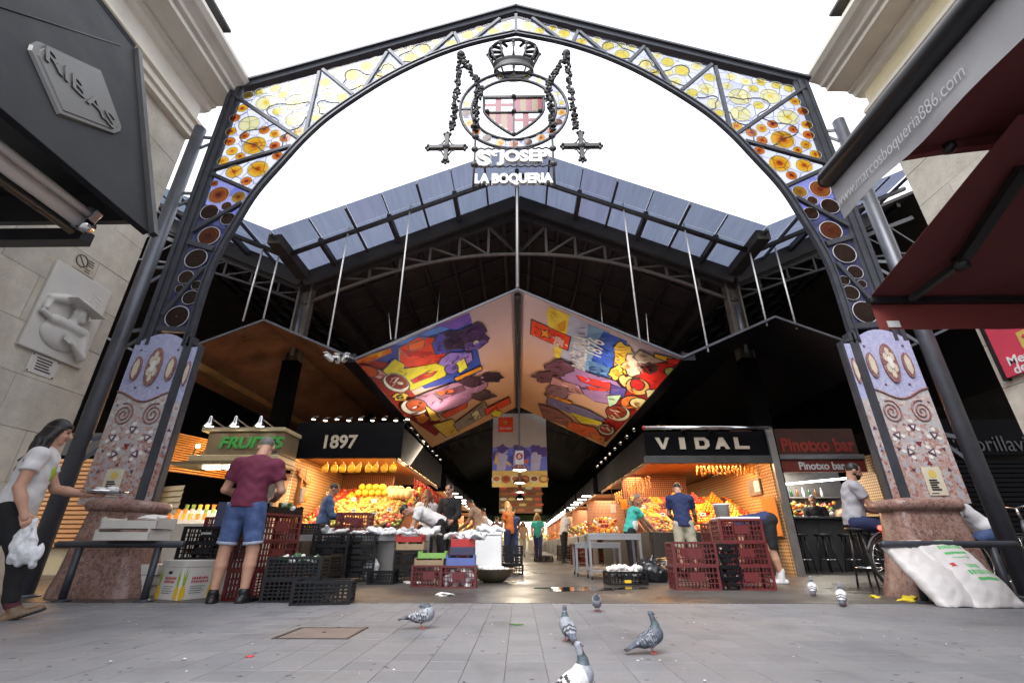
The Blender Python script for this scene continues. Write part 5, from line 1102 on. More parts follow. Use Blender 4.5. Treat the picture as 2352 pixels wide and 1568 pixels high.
crate_kind('red', .60, .40, .30, 'crate_red', .045, 4, .2); crate_kind('black', .60, .40, .185, 'crate_black', .05, 3, .16); crate_kind('low', .58, .38, .22, 'crate_black', .045, 5); crate_kind('slim', .30, .40, .145, 'crate_black', .05, 2, .12); crate_kind('small', .40, .30, .18, 'crate_black', .04, 3)
def crate(key, loc, rz, label, group=None, fill=None):
    ls, ss, bs, w, d, h = CR[key]
    o = thing('plastic_crate', label, 'crate', loc, rz, group)
    link('base', bs, o); link('side_panel', ls, o, (0, -d / 2, 0)); link('side_panel', ls, o, (0, d / 2, 0), (0, 0, R(180))); link('end_panel', ss, o, (-w / 2, 0, 0), (0, 0, R(-90))); link('end_panel', ss, o, (w / 2, 0, 0), (0, 0, R(90)))
    return o
def lumps(name, label, cat, c, ext, r, mats, n, seed, rz=0., kind=None, parent=None):
    g = random.Random(seed); mb = MB(); cr_, sr_ = math.cos(rz), math.sin(rz)
    for k in range(n):
        x, y, z = (g.uniform(-1, 1) * ext[0], g.uniform(-1, 1) * ext[1], g.random() * ext[2]); rr = r * g.uniform(.75, 1.25)
        mb.ell((c[0] + x * cr_ - y * sr_, c[1] + x * sr_ + y * cr_, c[2] + z), (rr, rr * g.uniform(.8, 1.1), rr * g.uniform(.7, 1)), 6, 5, g.randrange(len(mats)), rot=(g.uniform(0, 3), g.uniform(0, 3), 0))
    o = mb.build(name, list(mats), parent)
    if parent is None: tag(o, label, cat, kind=kind or 'stuff')
    return o
def carton(name, label, cat, loc, rz, dim, mat, group=None, handle=True, tray=False, edge=None):
    w, d, h = dim; o = thing(name, label, cat, loc, rz, group)
    if tray:
        mb = MB(); t_ = .012
        mb.bb((-w / 2, -d / 2, 0), (w / 2, d / 2, .012))
        for s in (-1, 1): mb.bb((-w / 2, s * d / 2, .012), (w / 2, s * (d / 2 - t_), h * .75)); mb.bb((s * w / 2, -d / 2, .012), (s * (w / 2 - t_), d / 2, h))
        mb.build('tray', mat, o)
        for s in (-1, 1):
            for q in (-1, 1): MB().bb((s * (w / 2 - .012), q * (d / 2 - .012), .012), (s * (w / 2 - .03), q * (d / 2 - .03), h + .01)).build('corner_post', mat, o)
    else:
        MB().bb((-w / 2, -d / 2, 0), (w / 2, d / 2, h)).build('box', mat, o, bev=.006)
        if handle:
            MB().bb((-.04, -d / 2 - .002, h * .7), (.04, -d / 2 + .01, h * .7 + .028)).build('hand_hole', 'black', o)
    return o
def gp(x, y): q = atZ(x, y); return Vector((q.x, q.y, 0))
ORD = ('bottom', 'second', 'third', 'fourth', 'fifth')
def stack(key, x, y, n, rz, phrase, colour, dz=None, jit=.012, z0=0.):
    q = gp(x, y); h = CR[key][5] if dz is None else dz; out = []
    for k in range(n):
        nm = ORD[k] if k < n - 1 or n == 1 else 'topmost'
        lab = ('%s plastic crate, %s in the stack %s' % (colour, nm, phrase)) if n > 1 else '%s plastic crate %s' % (colour, phrase)
        out.append(crate(key, (q.x + random.uniform(-jit, jit), q.y + random.uniform(-jit, jit), z0 + k * (h - .004)), rz + random.uniform(-.04, .04), lab, 'plastic crates at the stalls'))
    return out
# ---- left pile
for k in range(2): carton('fruit_tray', 'white wooden fruit tray on the tube rail, %s of two' % ('lower', 'upper')[k], 'tray', (-4.33 + .03 * k, 5.52, .60 + .118 * k), R(3 + 4 * k), (.58, .38, .11), 'carton_w', 'white trays on the rail', tray=True)
mb = MB()
for k in range(4): mb.bb((-.1 + .02 * k, -.12, .0 + .004 * k), (.1 + .01 * k, .1, .003 + .004 * k))
o = mb.build('paper_liner', 'paper'); o.location = (-4.2, 5.55, .84); o.rotation_euler = (R(12), R(5), .3); tag(o, 'loose white paper liner in the upper fruit tray', 'paper')
for k in range(3):
    q = gp(303, 1368); o = carton('fruit_box', 'low white fruit box under the rail, %s of three' % ('bottom', 'middle', 'top')[k], 'box', (q.x + .02 * k, q.y, .115 * k), R(8 + 3 * k), (.46, .34, .11), 'carton_w', 'low white fruit boxes')
    MB().bb((-.16, -.1735, .03), (-.05, -.171, .08)).build('printed_patch', 'carton_blue', o)
q = gp(404, 1376); pb = carton('pineapple_box', 'white pineapple carton with red script standing on the paving', 'carton', (q.x, q.y + .12, 0), R(-24), (.40, .40, .33), 'carton_w', handle=False); w_ = .40
MB().bb((-.205, -.205, .325), (.205, .205, .395)).build('lid', 'carton_w', pb, bev=.005)
MB().prism(EL(-.02, .27, .035, .016), lambda u, v, w: (u, w, v), -.204, -.19).build('hand_hole', 'black', pb, fix=True)
for face in (0, 1):
    fn2 = (lambda u, v, w: (u, -.2015 - w, v)) if face == 0 else (lambda u, v, w: (.2015 + w, u, v))
    for cx in (-.165, .155):
        MB().prism([(cx + .032 * math.cos(a) * (1.2 if math.sin(a) < 0 else 1), .075 + .075 * math.sin(a)) for a in [2 * math.pi * k / 16 for k in range(16)]], fn2, 0, .001).build('pineapple_print', 'yellow_ink', pb, fix=True)
        MB().prism([(cx - .012, .14), (cx + .012, .14), (cx + .03, .30), (cx + .012, .22), (cx + .004, .32), (cx - .006, .22), (cx - .024, .29)], fn2, 0, .001).build('pineapple_leaf_print', 'leaf_ink', pb, fix=True)
    mb = MB(); g = random.Random(face)
    for r_ in range(2):
        x = -.09
        while x < .09: wd = g.uniform(.012, .03); mb.prism([(x, .20 - .035 * r_), (x + wd, .205 - .035 * r_), (x + wd * .9, .225 - .035 * r_ + g.uniform(0, .012)), (x + .004, .222 - .035 * r_)], fn2, 0, .001); x += wd + .006
    mb.build('script_print', 'red_ink', pb, fix=True)
    mb = MB()
    for r_ in range(4): mb.prism([(-.09, .13 - .022 * r_), (.08 - .03 * (r_ % 2), .13 - .022 * r_), (.08 - .03 * (r_ % 2), .135 - .022 * r_), (-.09, .135 - .022 * r_)], fn2, 0, .001)
    mb.build('small_print', 'dark_ink', pb, fix=True)
bx = carton('fruit_carton', 'white carton behind the pineapple carton, under the black crates', 'carton', (q.x - .12, q.y + .55, 0), R(-5), (.62, .42, .385), 'carton_w')
cb = (q.x - .0, q.y + .42, .395)
for k in range(2):
    o = crate('black', (cb[0] + .02 * k, cb[1], cb[2] + .182 * k), R(4 - 3 * k), 'black plastic crate above the pineapple carton, %s of two' % ('lower', 'upper')[k], 'plastic crates at the stalls')
    text('lettering', 'pomona', .05, o, (o.location.x + .0, o.location.y - .212, o.location.z + .10), (1, 0, 0), (0, 0, 1), 'white', .001, 0, width=.12) if k else None
lumps('fruit_fill', 'dark cherries filling the lower black crate above the pineapple carton', 'fruit', (cb[0], cb[1], cb[2] + .05), (.26, .16, .06), .016, ('crate_red', 'black'), 120, 3)
for k in range(2):
    o = carton('cherry_carton', 'white cherry carton with dark stripe, %s of two behind the man in shorts' % ('lower', 'upper')[k], 'carton', (cb[0] + .12, cb[1] + .25, cb[2] + .37 + .15 * k), R(6), (.46, .32, .15), 'carton_w', 'cherry cartons', handle=False)
    MB().bb((-.231, -.1615, .0), (-.12, -.16, .15)).build('stripe_print', 'dark_ink', o)
    for j in range(3): MB().ell((-.03 + .07 * j, -.161, .06 + .02 * (j % 2)), (.022, .002, .022), 8, 5).build('cherry_print', 'red_ink', o)
MB_ = carton('carton', 'plain white carton hidden under the cherry cartons', 'carton', (cb[0] + .12, cb[1] + .46, 0), R(6), (.5, .34, cb[2] + .365), 'carton_w')
# hand truck
ht_ = thing('hand_truck', 'dark hand truck with tilted handles behind the black crates', 'hand truck', (cb[0] - .25, cb[1] + .55, 0))
for s in (-1, 1):
    MB().path([(s * .17 - .15, 0, .1), (s * .17 + .08, .05, .8), (s * .17 + .20, .05, 1.15), (s * .17 + .28, .03, 1.21)], .017, 8).build('handle_rail', 'iron', ht_); MB().tube((s * .2 - .15, -.02, .1), (s * .2 - .12, -.02, .1), .1, 18).build('wheel', 'black', ht_)
for z in (.35, .7, 1.0): MB().tube((-.17 + (z - .1) * .33 - .15, .02, z), (.17 + (z - .1) * .33 - .15, .02, z), .013).build('cross_bar', 'iron', ht_)
MB().bb((-.35, -.22, .02), (.05, 0, .035)).build('toe_plate', 'iron', ht_)
for k, sx in enumerate((505, 588)): stack('red', sx, 1374 - 16 * (1 - k), 3, R(78 - 6 * k), ('directly behind the man in shorts', 'just right of the man in shorts')[k], 'maroon')
q = gp(588, 1374); o = carton('shallow_tray', 'black shallow tray with white lettering on the maroon stack', 'tray', (q.x, q.y, .895), R(74), (.58, .38, .09), 'crate_black', tray=True); text('lettering', 'io', .06, o, (q.x - .04, q.y - .302, .945), (1, -.2, 0), (0, 0, 1), 'white', .001, 0)
lumps('leafy_greens', 'bunch of leafy greens in the black tray on the maroon stack', 'greens', (q.x + .15, q.y, .96), (.08, .08, .05), .03, ('leaf_green', 'paper'), 14, 9)
for (sx, sy, n, rz, ph) in ((672, 1378, 2, 6, 'beside the maroon stacks'), (741, 1384, 1, 12, 'standing alone on the paving edge')): stack('low', sx, sy, n, R(rz), ph, 'black open')
q = gp(672, 1378); lumps('leafy_greens', 'green herb bunches heaped on the front black crates', 'greens', (q.x, q.y, .38), (.22, .13, .06), .028, ('leaf_green', 'crate_green', 'paper'), 40, 11)
stack('low', 712, 1362, 2, R(-4), 'between the maroon stacks and the black columns', 'black open')
for k, sx in enumerate((752, 815)): stack('black', sx, 1337 - 3 * k, 4, R(3 + 8 * k), ('in front of the blue-shirted vendor', 'left of the ribbed grey bin')[k], 'black')
stack('black', 775, 1324, 4, R(2), 'behind the two black columns', 'black')
# ---- table under white plastic, with things on it
def table(name, label, loc, dim, mat, lower=None, r_=.02, rz=0., group=None):
    w, d, h = dim; o = thing(name, label, 'table', loc, rz, group)
    MB().bb((-w / 2, -d / 2, h - .035), (w / 2, d / 2, h)).build('table_top', mat, o, bev=.004); MB().bb((-w / 2 + .01, -d / 2 - .004, h - .10), (w / 2 - .01, -d / 2 + .016, h - .036)).build('apron', mat, o)
    for a in (-1, 1):
        for c_ in (-1, 1): MB().bb((a * (w / 2 - .03) - r_, c_ * (d / 2 - .03) - r_, 0), (a * (w / 2 - .03) + r_, c_ * (d / 2 - .03) + r_, h - .036)).build('leg', mat, o)
    if lower: MB().bb((-w / 2 + .03, -d / 2 + .03, lower), (w / 2 - .03, d / 2 - .03, lower + .025)).build('lower_shelf', mat, o)
    return o
t1 = table('stall_table', 'grey metal table under white plastic in front of the fruit stall', (-2.85, 9.0, 0), (2.6, .7, .72), 'metal_grey')
def crumple(name, label, cat, loc, ext, mat, seed, n=17, h=.07):
    g = random.Random(seed); pr = [('e', (g.uniform(-1, 1) * ext[0], g.uniform(-1, 1) * ext[1], g.uniform(0, h)), (g.uniform(.08, .17), g.uniform(.06, .14), g.uniform(.015, .06)), .012, Euler((g.uniform(-.7, .7), g.uniform(-.7, .7), g.uniform(0, 3))).to_matrix()) for _ in range(n)]
    o = soft(name, [(pr + [('x', (0, 0, .0), (0, 0, -1))], .013)], [mat], None, wr=.014, seed=seed); o.location = loc; return tag(o, label, cat)
crumple('plastic_sheet', 'crumpled white plastic sheet on the table below the mango pile', 'plastic sheet', (-3.05, 8.9, .72), (.55, .22), 'plastic_w', 1)
crumple('plastic_sheet', 'crumpled white plastic sheet under the bending vendor', 'plastic sheet', (-1.95, 8.85, .72), (.5, .25), 'plastic_w', 2)
crate('red', (-3.05, 9.1, .80), R(3), 'maroon plastic crate on the table among white plastic', 'plastic crates at the stalls'); crate('small', (-3.78, 8.9, .725), R(5), 'small black crate on the table end before the blue-shirted vendor', 'plastic crates at the stalls')
q = gp(871, 1332); bn_ = thing('ribbed_bin', 'grey ribbed metal bin beside the white carrier bag', 'bin', (q.x, q.y + .15, 0)); mb = MB()
for k in range(13): mb.bb((-.21, -.15, k * .052), (.21, .15, k * .052 + .03)); mb.bb((-.2, -.14, k * .052 + .03), (.2, .14, k * .052 + .052))
mb.build('body', 'tin', bn_); MB().bb((-.22, -.16, .676), (.22, .16, .71)).build('lid', 'tin', bn_, bev=.01)
q = gp(848, 1334); o = soft('carrier_bag', [([('e', (0, 0, .13), (.12, .09, .15), .05), ('e', (.05, 0, .22), (.09, .07, .1), .05), ('e', (-.06, .02, .2), (.06, .06, .12), .05), ('c', (-.05, 0, .3), (-.02, 0, .40), .03, .012, .02), ('c', (-.02, 0, .40), (.04, 0, .41), .012, .012, .01), ('c', (.04, 0, .41), (.08, 0, .29), .012, .03, .02), ('x', (0, 0, .0), (0, 0, -1))], .011)], ['plastic_w'], None, wr=.006, seed=3); o.location = (q.x, q.y, 0); tag(o, 'white carrier bag standing beside the ribbed grey bin', 'bag')
stack('small', 876, 1340, 1, R(4), 'at the foot of the ribbed grey bin', 'small black')
q = gp(934, 1338)
for k in range(2): crate('black', (q.x, q.y + .15, .24 * k), R(2), 'dark crate under the red fruit tray, %s of two' % ('lower', 'upper')[k], 'plastic crates at the stalls').scale = (.78, .9, 1.3)
carton('fruit_tray', 'tan fruit tray on the dark crates before the bending vendor', 'tray', (q.x, q.y + .15, .48), R(3), (.46, .36, .12), 'carton_tan', tray=True); carton('fruit_tray', 'red fruit tray on top of the tan tray', 'tray', (q.x - .02, q.y + .15, .60), R(1), (.44, .36, .11), 'carton_red', tray=True)
for sx, sy, ph in ((986, 1346, 'left of the white-filled one'), (1055, 1348, 'filled with white wrap beside the basin')):
    stack('red', sx, sy, 1, R(2), ph, 'maroon')[0].scale = (.86, .9, .95)
q = gp(1055, 1348); lumps('foam_fill', 'white wrap filling the maroon crate beside the basin', 'wrap', (q.x, q.y, .02), (.2, .13, .2), .05, ('foam', 'plastic_w'), 40, 4)
q = gp(986, 1346); carton('fruit_tray', 'brown fruit tray on the left maroon crate', 'tray', (q.x, q.y + .05, .285), R(-3), (.44, .34, .09), 'carton_tan', tray=True); carton('fruit_tray', 'lime green fruit tray topping the left maroon crate', 'tray', (q.x + .02, q.y + .05, .375), R(4), (.42, .34, .09), 'carton_green', tray=True)
q = gp(1055, 1348); carton('fruit_tray', 'white and blue fruit tray on the wrap-filled maroon crate', 'tray', (q.x + .01, q.y + .03, .285), R(2), (.42, .33, .13), 'carton_blue', tray=True); o = carton('carton', 'dark carton above the blue fruit tray', 'carton', (q.x + .02, q.y + .08, .415), R(2), (.36, .3, .11), 'dark_ink', handle=False); carton('carton', 'red and white carton under crumpled plastic near the foam box', 'carton', (q.x + .02, q.y + .08, .525), R(3), (.34, .28, .11), 'carton_red', handle=False)
crumple('plastic_sheet', 'crumpled white plastic on the cartons left of the foam box', 'plastic sheet', (q.x + .05, q.y + .1, .635), (.25, .14), 'plastic_w', 5, 14, .06)
q = gp(1130, 1338); bs = thing('basin', 'wide shallow metal basin holding white wrap on the floor', 'basin', (q.x, q.y + .2, 0)); MB().lathe([(.14, 0), (.2, .02), (.30, .10), (.36, .19), (.365, .20), (.34, .19), (.28, .11), (.18, .035), (.0, .03)], 30).build('bowl', 'brass_bowl', bs)
lumps('foam_fill', 'white wrap in the wide metal basin', 'wrap', (q.x, q.y + .2, .13), (.25, .2, .08), .045, ('foam', 'plastic_w'), 40, 6)
o = thing('foam_box', 'tall white foam fish box standing on the basin', 'box', (q.x - .08, q.y + .30, .2)); MB().bb((-.22, -.14, 0), (.22, .14, .5)).build('box', 'foam', o, bev=.02); MB().bb((-.23, -.15, .502), (.23, .15, .56)).build('lid', 'foam', o, bev=.015)
crumple('plastic_sheet', 'crumpled white plastic draped on the foam fish box', 'plastic sheet', (q.x - .08, q.y + .3, .76), (.2, .1), 'plastic_w', 8, 10, .04)
stack('black', 1168, 1318, 3, R(2), 'behind the foam fish box', 'dark')
# ---- right pile
for k, (x, y, wd, hh, ph) in enumerate(((1420, 1332, .95, .74, 'nearest the garlic crate'), (1378, 1324, .9, .60, 'behind the front cart'))):
    q = gp(x, y); tb = table('steel_cart', 'grey steel cart table %s' % ph, (q.x, q.y + .3, 0), (wd, .6, hh), 'metal_grey', .12, group='steel cart tables')
    for a in (-1, 1):
        for c_ in (-1, 1): MB().tube((a * (wd / 2 - .03) - .015, c_ * .27, .04), (a * (wd / 2 - .03) + .015, c_ * .27, .04), .04, 12).build('caster', 'black', tb)
q = gp(1440, 1342); crate('black', (q.x, q.y + .1, 0), R(3), 'black plastic crate heaped with garlic', 'plastic crates at the stalls'); lumps('garlic_heap', 'heap of white garlic bulbs in the black crate', 'garlic', (q.x, q.y + .1, .14), (.25, .15, .10), .042, ('garlic', 'paper'), 90, 8); MB().bb((q.x - .05, q.y - .103, .03), (q.x + .05, q.y - .101, .07)).build('price_label', 'yellow_ink'); tag(bpy.data.objects['price_label'], 'yellow label on the garlic crate', 'label')
for k, (x, y, r_) in enumerate(((1507, 1338, .2), (1540, 1326, .23))):
    q = gp(x, y); g = random.Random(k); pr = [('e', (g.uniform(-.1, .1), g.uniform(-.08, .08), g.uniform(.08, .2)), (r_ * g.uniform(.7, 1.1), r_ * .8, r_ * g.uniform(.5, .85)), .06) for _ in range(5)] + [('c', (0, 0, .25), (.03, 0, .38), .05, .03, .05), ('x', (0, 0, 0), (0, 0, -1))]
    o = soft('rubbish_bag', [(pr, .014)], ['bag_black'], None, wr=.007, seed=k); o.location = (q.x, q.y + .15, 0); tag(o, 'glossy black rubbish bag %s' % ('beside the garlic crate', 'against the maroon crates')[k], 'rubbish bag')
stack('red', 1598, 1352, 2, R(-3), 'next to the rubbish bags', 'maroon'); stack('slim', 1668, 1352, 4, R(3), 'between the two maroon stacks', 'narrow black'); stack('red', 1718, 1352, 3, R(-2), 'under the white bucket', 'maroon')
stack('red', 1680, 1336, 3, R(2), 'behind the white bucket stack', 'maroon')
q = gp(1668, 1352)
for k in range(4): lumps('veg_fill', 'packed vegetables in the narrow black crate, tier %s' % ('one', 'two', 'three', 'four')[k], 'vegetables', (q.x, q.y, .02 + .141 * k), (.11, .15, .07), .03, ('leaf_green', 'paper', 'carton_tan', 'carton_red'), 26, 30 + k)
q = gp(1718, 1352); o = MB().bb((-.28, -.18, 0), (.28, .18, .03)).build('foam_sheet', 'foam', None, bev=.01); o.location = (q.x, q.y, .89); tag(o, 'white foam sheet covering the tall maroon stack', 'foam sheet')
q = gp(1688, 1345); bk = thing('bucket', 'white plastic bucket on the maroon crates', 'bucket', (q.x, q.y, .92)); MB().lathe([(.10, 0), (.115, .2), (.125, .2), (.125, .215), (.0, .215)], 24).build('pail', 'white', bk); MB().lathe([(.128, .2), (.128, .225), (0, .228)], 24).build('lid', 'white', bk); MB().path([(.125 * math.cos(a), -.03, .19 - .07 * math.sin(a)) for a in [math.pi * k / 10 for k in range(11)]], .004, 5).build('bail', 'chrome', bk)
# ---- sacks leaning on the rail, litter
M('sack', (.62, .59, .585), .5, 0, .08, 4, .5, 9, dist=.02)
for k, (dx, rz, ph) in enumerate(((-.28, 8, 'partly hidden white sack leaning on the rail behind the printed one'), (.0, 4, 'printed white sack with green lettering leaning on the rail'))):
    sk = thing('sack', ph, 'sack', (4.36 + .27 * k, 5.10 - .05 * k, 0), R(rz - 2), 'white sacks'); tilt = R(40)
    rot = Euler((-tilt, R(-3), 0)).to_matrix(); f = lambda u, v, w: tuple(rot @ Vector((u, w, v)) + Vector((0, .03, .03)))
    pr = [('b', f(0, .37, .06), (.25, .055, .40), .03, .05, rot), ('e', f(0, .24, .03), (.24, .10, .24), .05, rot), ('e', f(.02, .5, .05), (.22, .07, .22), .05, rot), ('x', (0, 0, .004), (0, 0, -1))]
    inv = rot.transposed(); rects = []
    g = random.Random(3)
    for (v, hh, wd, solid) in ((.70, .055, .20, 0), (.62, .05, .24, 0), (.55, .03, .24, 1), (.50, .012, .2, 1), (.36, .055, .12, 0), (.28, .055, .24, 0), (.21, .035, .22, 1)):
        x = -wd / 2 + .06
        while x < wd / 2 + .06:
            a = wd if solid else g.uniform(.016, .03); rects.append((x, x + a, v, v + hh, 1)); x += a + .009
    rects.append((-.13, -.08, .40, .45, 2))
    def pick(c_, inv=inv, rects=rects):
        l = (c_ - np.array((0, .03, .03))) @ np.array(inv).T; out = np.zeros(len(c_), int)
        for (u0, u1, v0, v1, m_) in rects: out[(l[:, 0] > u0) & (l[:, 0] < u1) & (l[:, 2] > v0) & (l[:, 2] < v1) & (l[:, 1] < .04)] = m_
        return out
    soft('bag', [(pr, .0085)], ['sack', 'green_ink', 'red_ink'], sk, pick if k else None, wr=.004, seed=k + 5)
M('yellow_plastic', (.70, .55, .02), .4, 0, .1, 8, .1)
crumple('yellow_wrapper', 'crumpled yellow wrapper at the foot of the mosaic pillar', 'wrapper', gp(2090, 1380), (.03, .03), 'yellow_plastic', 12, 6, .03).scale = (.6, .6, .6)
crumple('yellow_wrapper', 'flat yellow wrapper beside the bicycle wheel', 'wrapper', gp(2012, 1372), (.03, .03), 'yellow_plastic', 13, 4, .005).scale = (.4, .4, .3)
o = MB().prism([(-.06, -.004), (-.02, .012), (.05, .006), (.055, -.004), (.0, -.014)], lambda u, v, w: (u, v, w + abs(u) * .12), .0, .004).build('fallen_leaf', 'leaf_green', None, fix=True); o.location = gp(1187, 1435); tag(o, 'single green leaf lying on the paving', 'leaf')
for k, (x, y, s_) in enumerate(((1022, 1367, .09), (950, 1338, .12))):
    crumple('paper_scrap', ('white paper scrap on the concrete near the drain line', 'torn white paper under the dark crates')[k], 'paper', gp(x, y), (.05, .05), 'paper', 20 + k, 6, .004).scale = (s_ * 9, s_ * 6, .4)
lit = MB(); g = random.Random(5)
for k in range(70):
    q = gp(g.uniform(0, 2352), g.uniform(1372, 1566)); r_ = g.uniform(.003, .010); lit.ell((q.x, q.y, .001), (r_, r_ * g.uniform(.5, 1), .002), 5, 4, g.choice((0, 0, 1, 2)), rot=(0, 0, g.uniform(0, 3)))
M('gum', (.085, .085, .09), .7, 0, .2, 20, .1)
for k in range(150):
    q = gp(g.uniform(0, 2352), 1375 + 195 * g.random() ** 1.3); r_ = g.uniform(.008, .019); lit.ell((q.x, q.y, .0), (r_, r_ * g.uniform(.7, 1), .0016), 7, 4, 3, rot=(0, 0, g.uniform(0, 3)))
tag(lit.build('litter', ['paper', 'mortar', 'black', 'gum']), 'tiny crumbs and grit scattered over the ground', 'litter', kind='stuff')
q = gp(578, 1508) if False else gp(573, 1503); tag(crumple('paper_scrap', 'small red paper scrap on the paving left of the hatch', 'paper', gp(573, 1508), (.02, .02), 'red_ink', 31, 5, .003), None).scale = (.14, .14, .1)
# ================================================================ stalls
M('soffit_warm', (.34, .17, .07), .45, .2, .2, 3, .1); M('wood_orange', (.42, .17, .05), .5, 0, .25, 3, .2); M('cream_panel', (.50, .42, .26), .5, 0, .12, 3, .1); M('sign_olive', (.20, .16, .10), .45, .1, .15, 3, .1); M('shelf_dark', (.03, .025, .02), .5, 0, .3, 4, .1); M('sign_black', (.003, .003, .004), .6, 0, .3, 3, .05, spec=.06)
M('green_letter', (.06, .34, .08), .35, 0, .1, 5, 0); M('gold_letter', (.48, .42, .33), .4, .3, .1, 5, 0); M('bar_metal', (.06, .06, .06), .45, .4, .25, 3, .15, 20); M('bar_red', (.20, .028, .016), .5, 0, .15, 3, .1); M('bar_red_dk', (.10, .035, .02), .6, 0, .2, 3, .1); M('red_letter', (.42, .04, .025), .5, 0, .1, 5, 0)
M('shutter_orange', (.55, .24, .06), .55, 0, .15, 4, .1); M('shutter_cream', (.50, .42, .27), .6, 0, .12, 4, .1); M('counter_w', (.62, .60, .56), .35, 0, .06, 4, .05); M('orange_board', (.45, .17, .03), .6, 0, .15, 3, .1)
E('tube_warm', (1, .62, .28), 9.); E('tube_white', (1, .93, .80), 7.); E('bulb_warm', (1, .72, .38), 40.); E('bulb_small', (1, .85, .65), 5.); E('pendant_glow', (1, .88, .68), 8.)
def lattice(name, ca, cb, sc):
    m, t, b = new_mat(name); L = t.links.new
    gi = N(t, 'ShaderNodeNewGeometry'); sx = N(t, 'ShaderNodeSeparateXYZ'); L(gi.outputs['Position'], sx.inputs[0])
    ad = N(t, 'ShaderNodeMath', operation='ADD'); L(sx.outputs['X'], ad.inputs[0]); L(sx.outputs['Y'], ad.inputs[1]); cv = N(t, 'ShaderNodeCombineXYZ'); L(ad.outputs[0], cv.inputs[0]); L(sx.outputs['Z'], cv.inputs[1])
    mp = N(t, 'ShaderNodeMapping'); mp.inputs['Rotation'].default_value = (0, 0, R(45)); mp.inputs['Scale'].default_value = (sc, sc, sc); L(cv.outputs[0], mp.inputs[0]); ck = N(t, 'ShaderNodeTexChecker', Scale=1.); L(mp.outputs[0], ck.inputs['Vector'])
    L(mixc(t, ck.outputs['Fac'], ca, cb), b.inputs['Base Color']); b.inputs['Roughness'].default_value = .6
    bp = N(t, 'ShaderNodeBump', Strength=.6, Distance=.01); L(ck.outputs['Fac'], bp.inputs['Height']); L(bp.outputs[0], b.inputs['Normal'])
lattice('lattice_tan', (.55, .40, .20), (.26, .11, .04), 22); lattice('lattice_red', (.40, .20, .10), (.14, .03, .02), 26)
FR = {'melon': (.78, .56, .06), 'orange': (.80, .26, .02), 'apple': (.50, .05, .03), 'mango': (.42, .26, .07), 'kiwi': (.20, .15, .05), 'lime': (.22, .34, .05), 'peach': (.72, .34, .12), 'banana': (.80, .58, .06), 'pepper': (.36, .02, .015), 'apricot': (.78, .30, .03), 'pome': (.44, .07, .06), 'cantal': (.66, .50, .26), 'plum': (.14, .03, .06), 'coconut': (.14, .08, .04)}
for k, v in FR.items(): M('fr_' + k, v, .38, 0, .22, 14, .12, 60, rand=.12)
def warm(loc, power, size=.5, col=(1, .68, .36), name='lamp_light', rot=(0, 0, 0), parent=None, shape=None):
    l = bpy.data.lights.new(name, 'AREA'); l.energy = power; l.size = size; l.color = col
    if shape: l.shape = 'RECTANGLE'; l.size_y = shape
    o = bpy.data.objects.new(name, l); C.objects.link(o); o.location = loc; o.rotation_euler = rot
    if parent is not None: o.parent = parent; o.location = Vector(loc) - Vector(parent.location)
    return o
def stall_shell(s, name, label, x0, x1, y0, y1, zf0, zf1, sign_mat, aisle=True, wall='lattice_tan', back='lattice_red', yb=3.0, depthwall=True):
    xo, xi = (x0, x1) if s < 0 else (x1, x0)     # outer, inner (aisle) x
    o = thing(name, label, 'stall', ((x0 + x1) / 2, y0, 0))
    MB().bb((x0, y0, zf0), (x1, y0 + .07, zf1)).build('front_fascia', sign_mat, o, True, bev=.006)
    MB().bb((xi - s * .0, y0 + .072, zf0), (xi + s * .07, y1, zf1)).build('aisle_fascia', sign_mat, o, True, bev=.006)
    MB().bb((x0, y0 + .08, zf1 - .1), (x1, y1, zf1 - .02)).build('roof', 'sign_black', o, True)
    MB().bb((x0 + .02, y0 + .08, zf0 + .08), (x1 - .02, y1, zf0 + .12)).build('soffit', 'soffit_warm', o, True)
    MB().bb((xo, y0 + .1, 0), (xo - s * .06, y1, zf0 + .06)).build('side_wall', wall, o, True)
    MB().bb((x0 + .07, y0 + yb, 0), (x1 - .9, y0 + yb + .06, zf0 + .06)).build('back_wall', back, o, True)
    for k in range(7):
        a = x0 + .2 + (x1 - x0 - .4) * k / 6; MB().bb((a - .13, y0 + .12, zf0 + .03), (a + .13, y0 + .16, zf0 + .06)).build('tube_light', 'tube_warm', o, True)
    for k in range(9): y = y0 + .4 + (y1 - y0 - .6) * k / 8; MB().bb((xi + s * .12, y - .14, zf0 + .03), (xi + s * .16, y + .14, zf0 + .06)).build('tube_light', 'tube_warm', o, True)
    MB().bb((xi + s * .10, y0 + .1, zf0 - .05), (xi + s * .13, y1, zf0 + .02)).build('hanging_rail', 'wood_orange', o, True)
    return o
def fruit(kind, loc, r, rot=None, sc=None, group=None, label=None):
    o = link(FRN[kind], FM[kind], None, loc, rot or (random.uniform(0, 6), random.uniform(0, 6), 0), r if sc is None else sc); return tag(o, label, FRN[kind], group)
ORDS = ('first second third fourth fifth sixth seventh eighth ninth tenth eleventh twelfth thirteenth fourteenth fifteenth sixteenth seventeenth eighteenth nineteenth twentieth twenty-first twenty-second').split()
FRN = {'melon': 'melon', 'mango': 'mango', 'cantal': 'melon', 'orange': 'orange', 'apple': 'apple'}
FM = {k: MB().ell((0, 0, 0), (1, 1, 1.18 if k in ('melon', 'mango') else .95), 12, 8).mesh(v, 'fr_' + k) for k, v in FRN.items()}
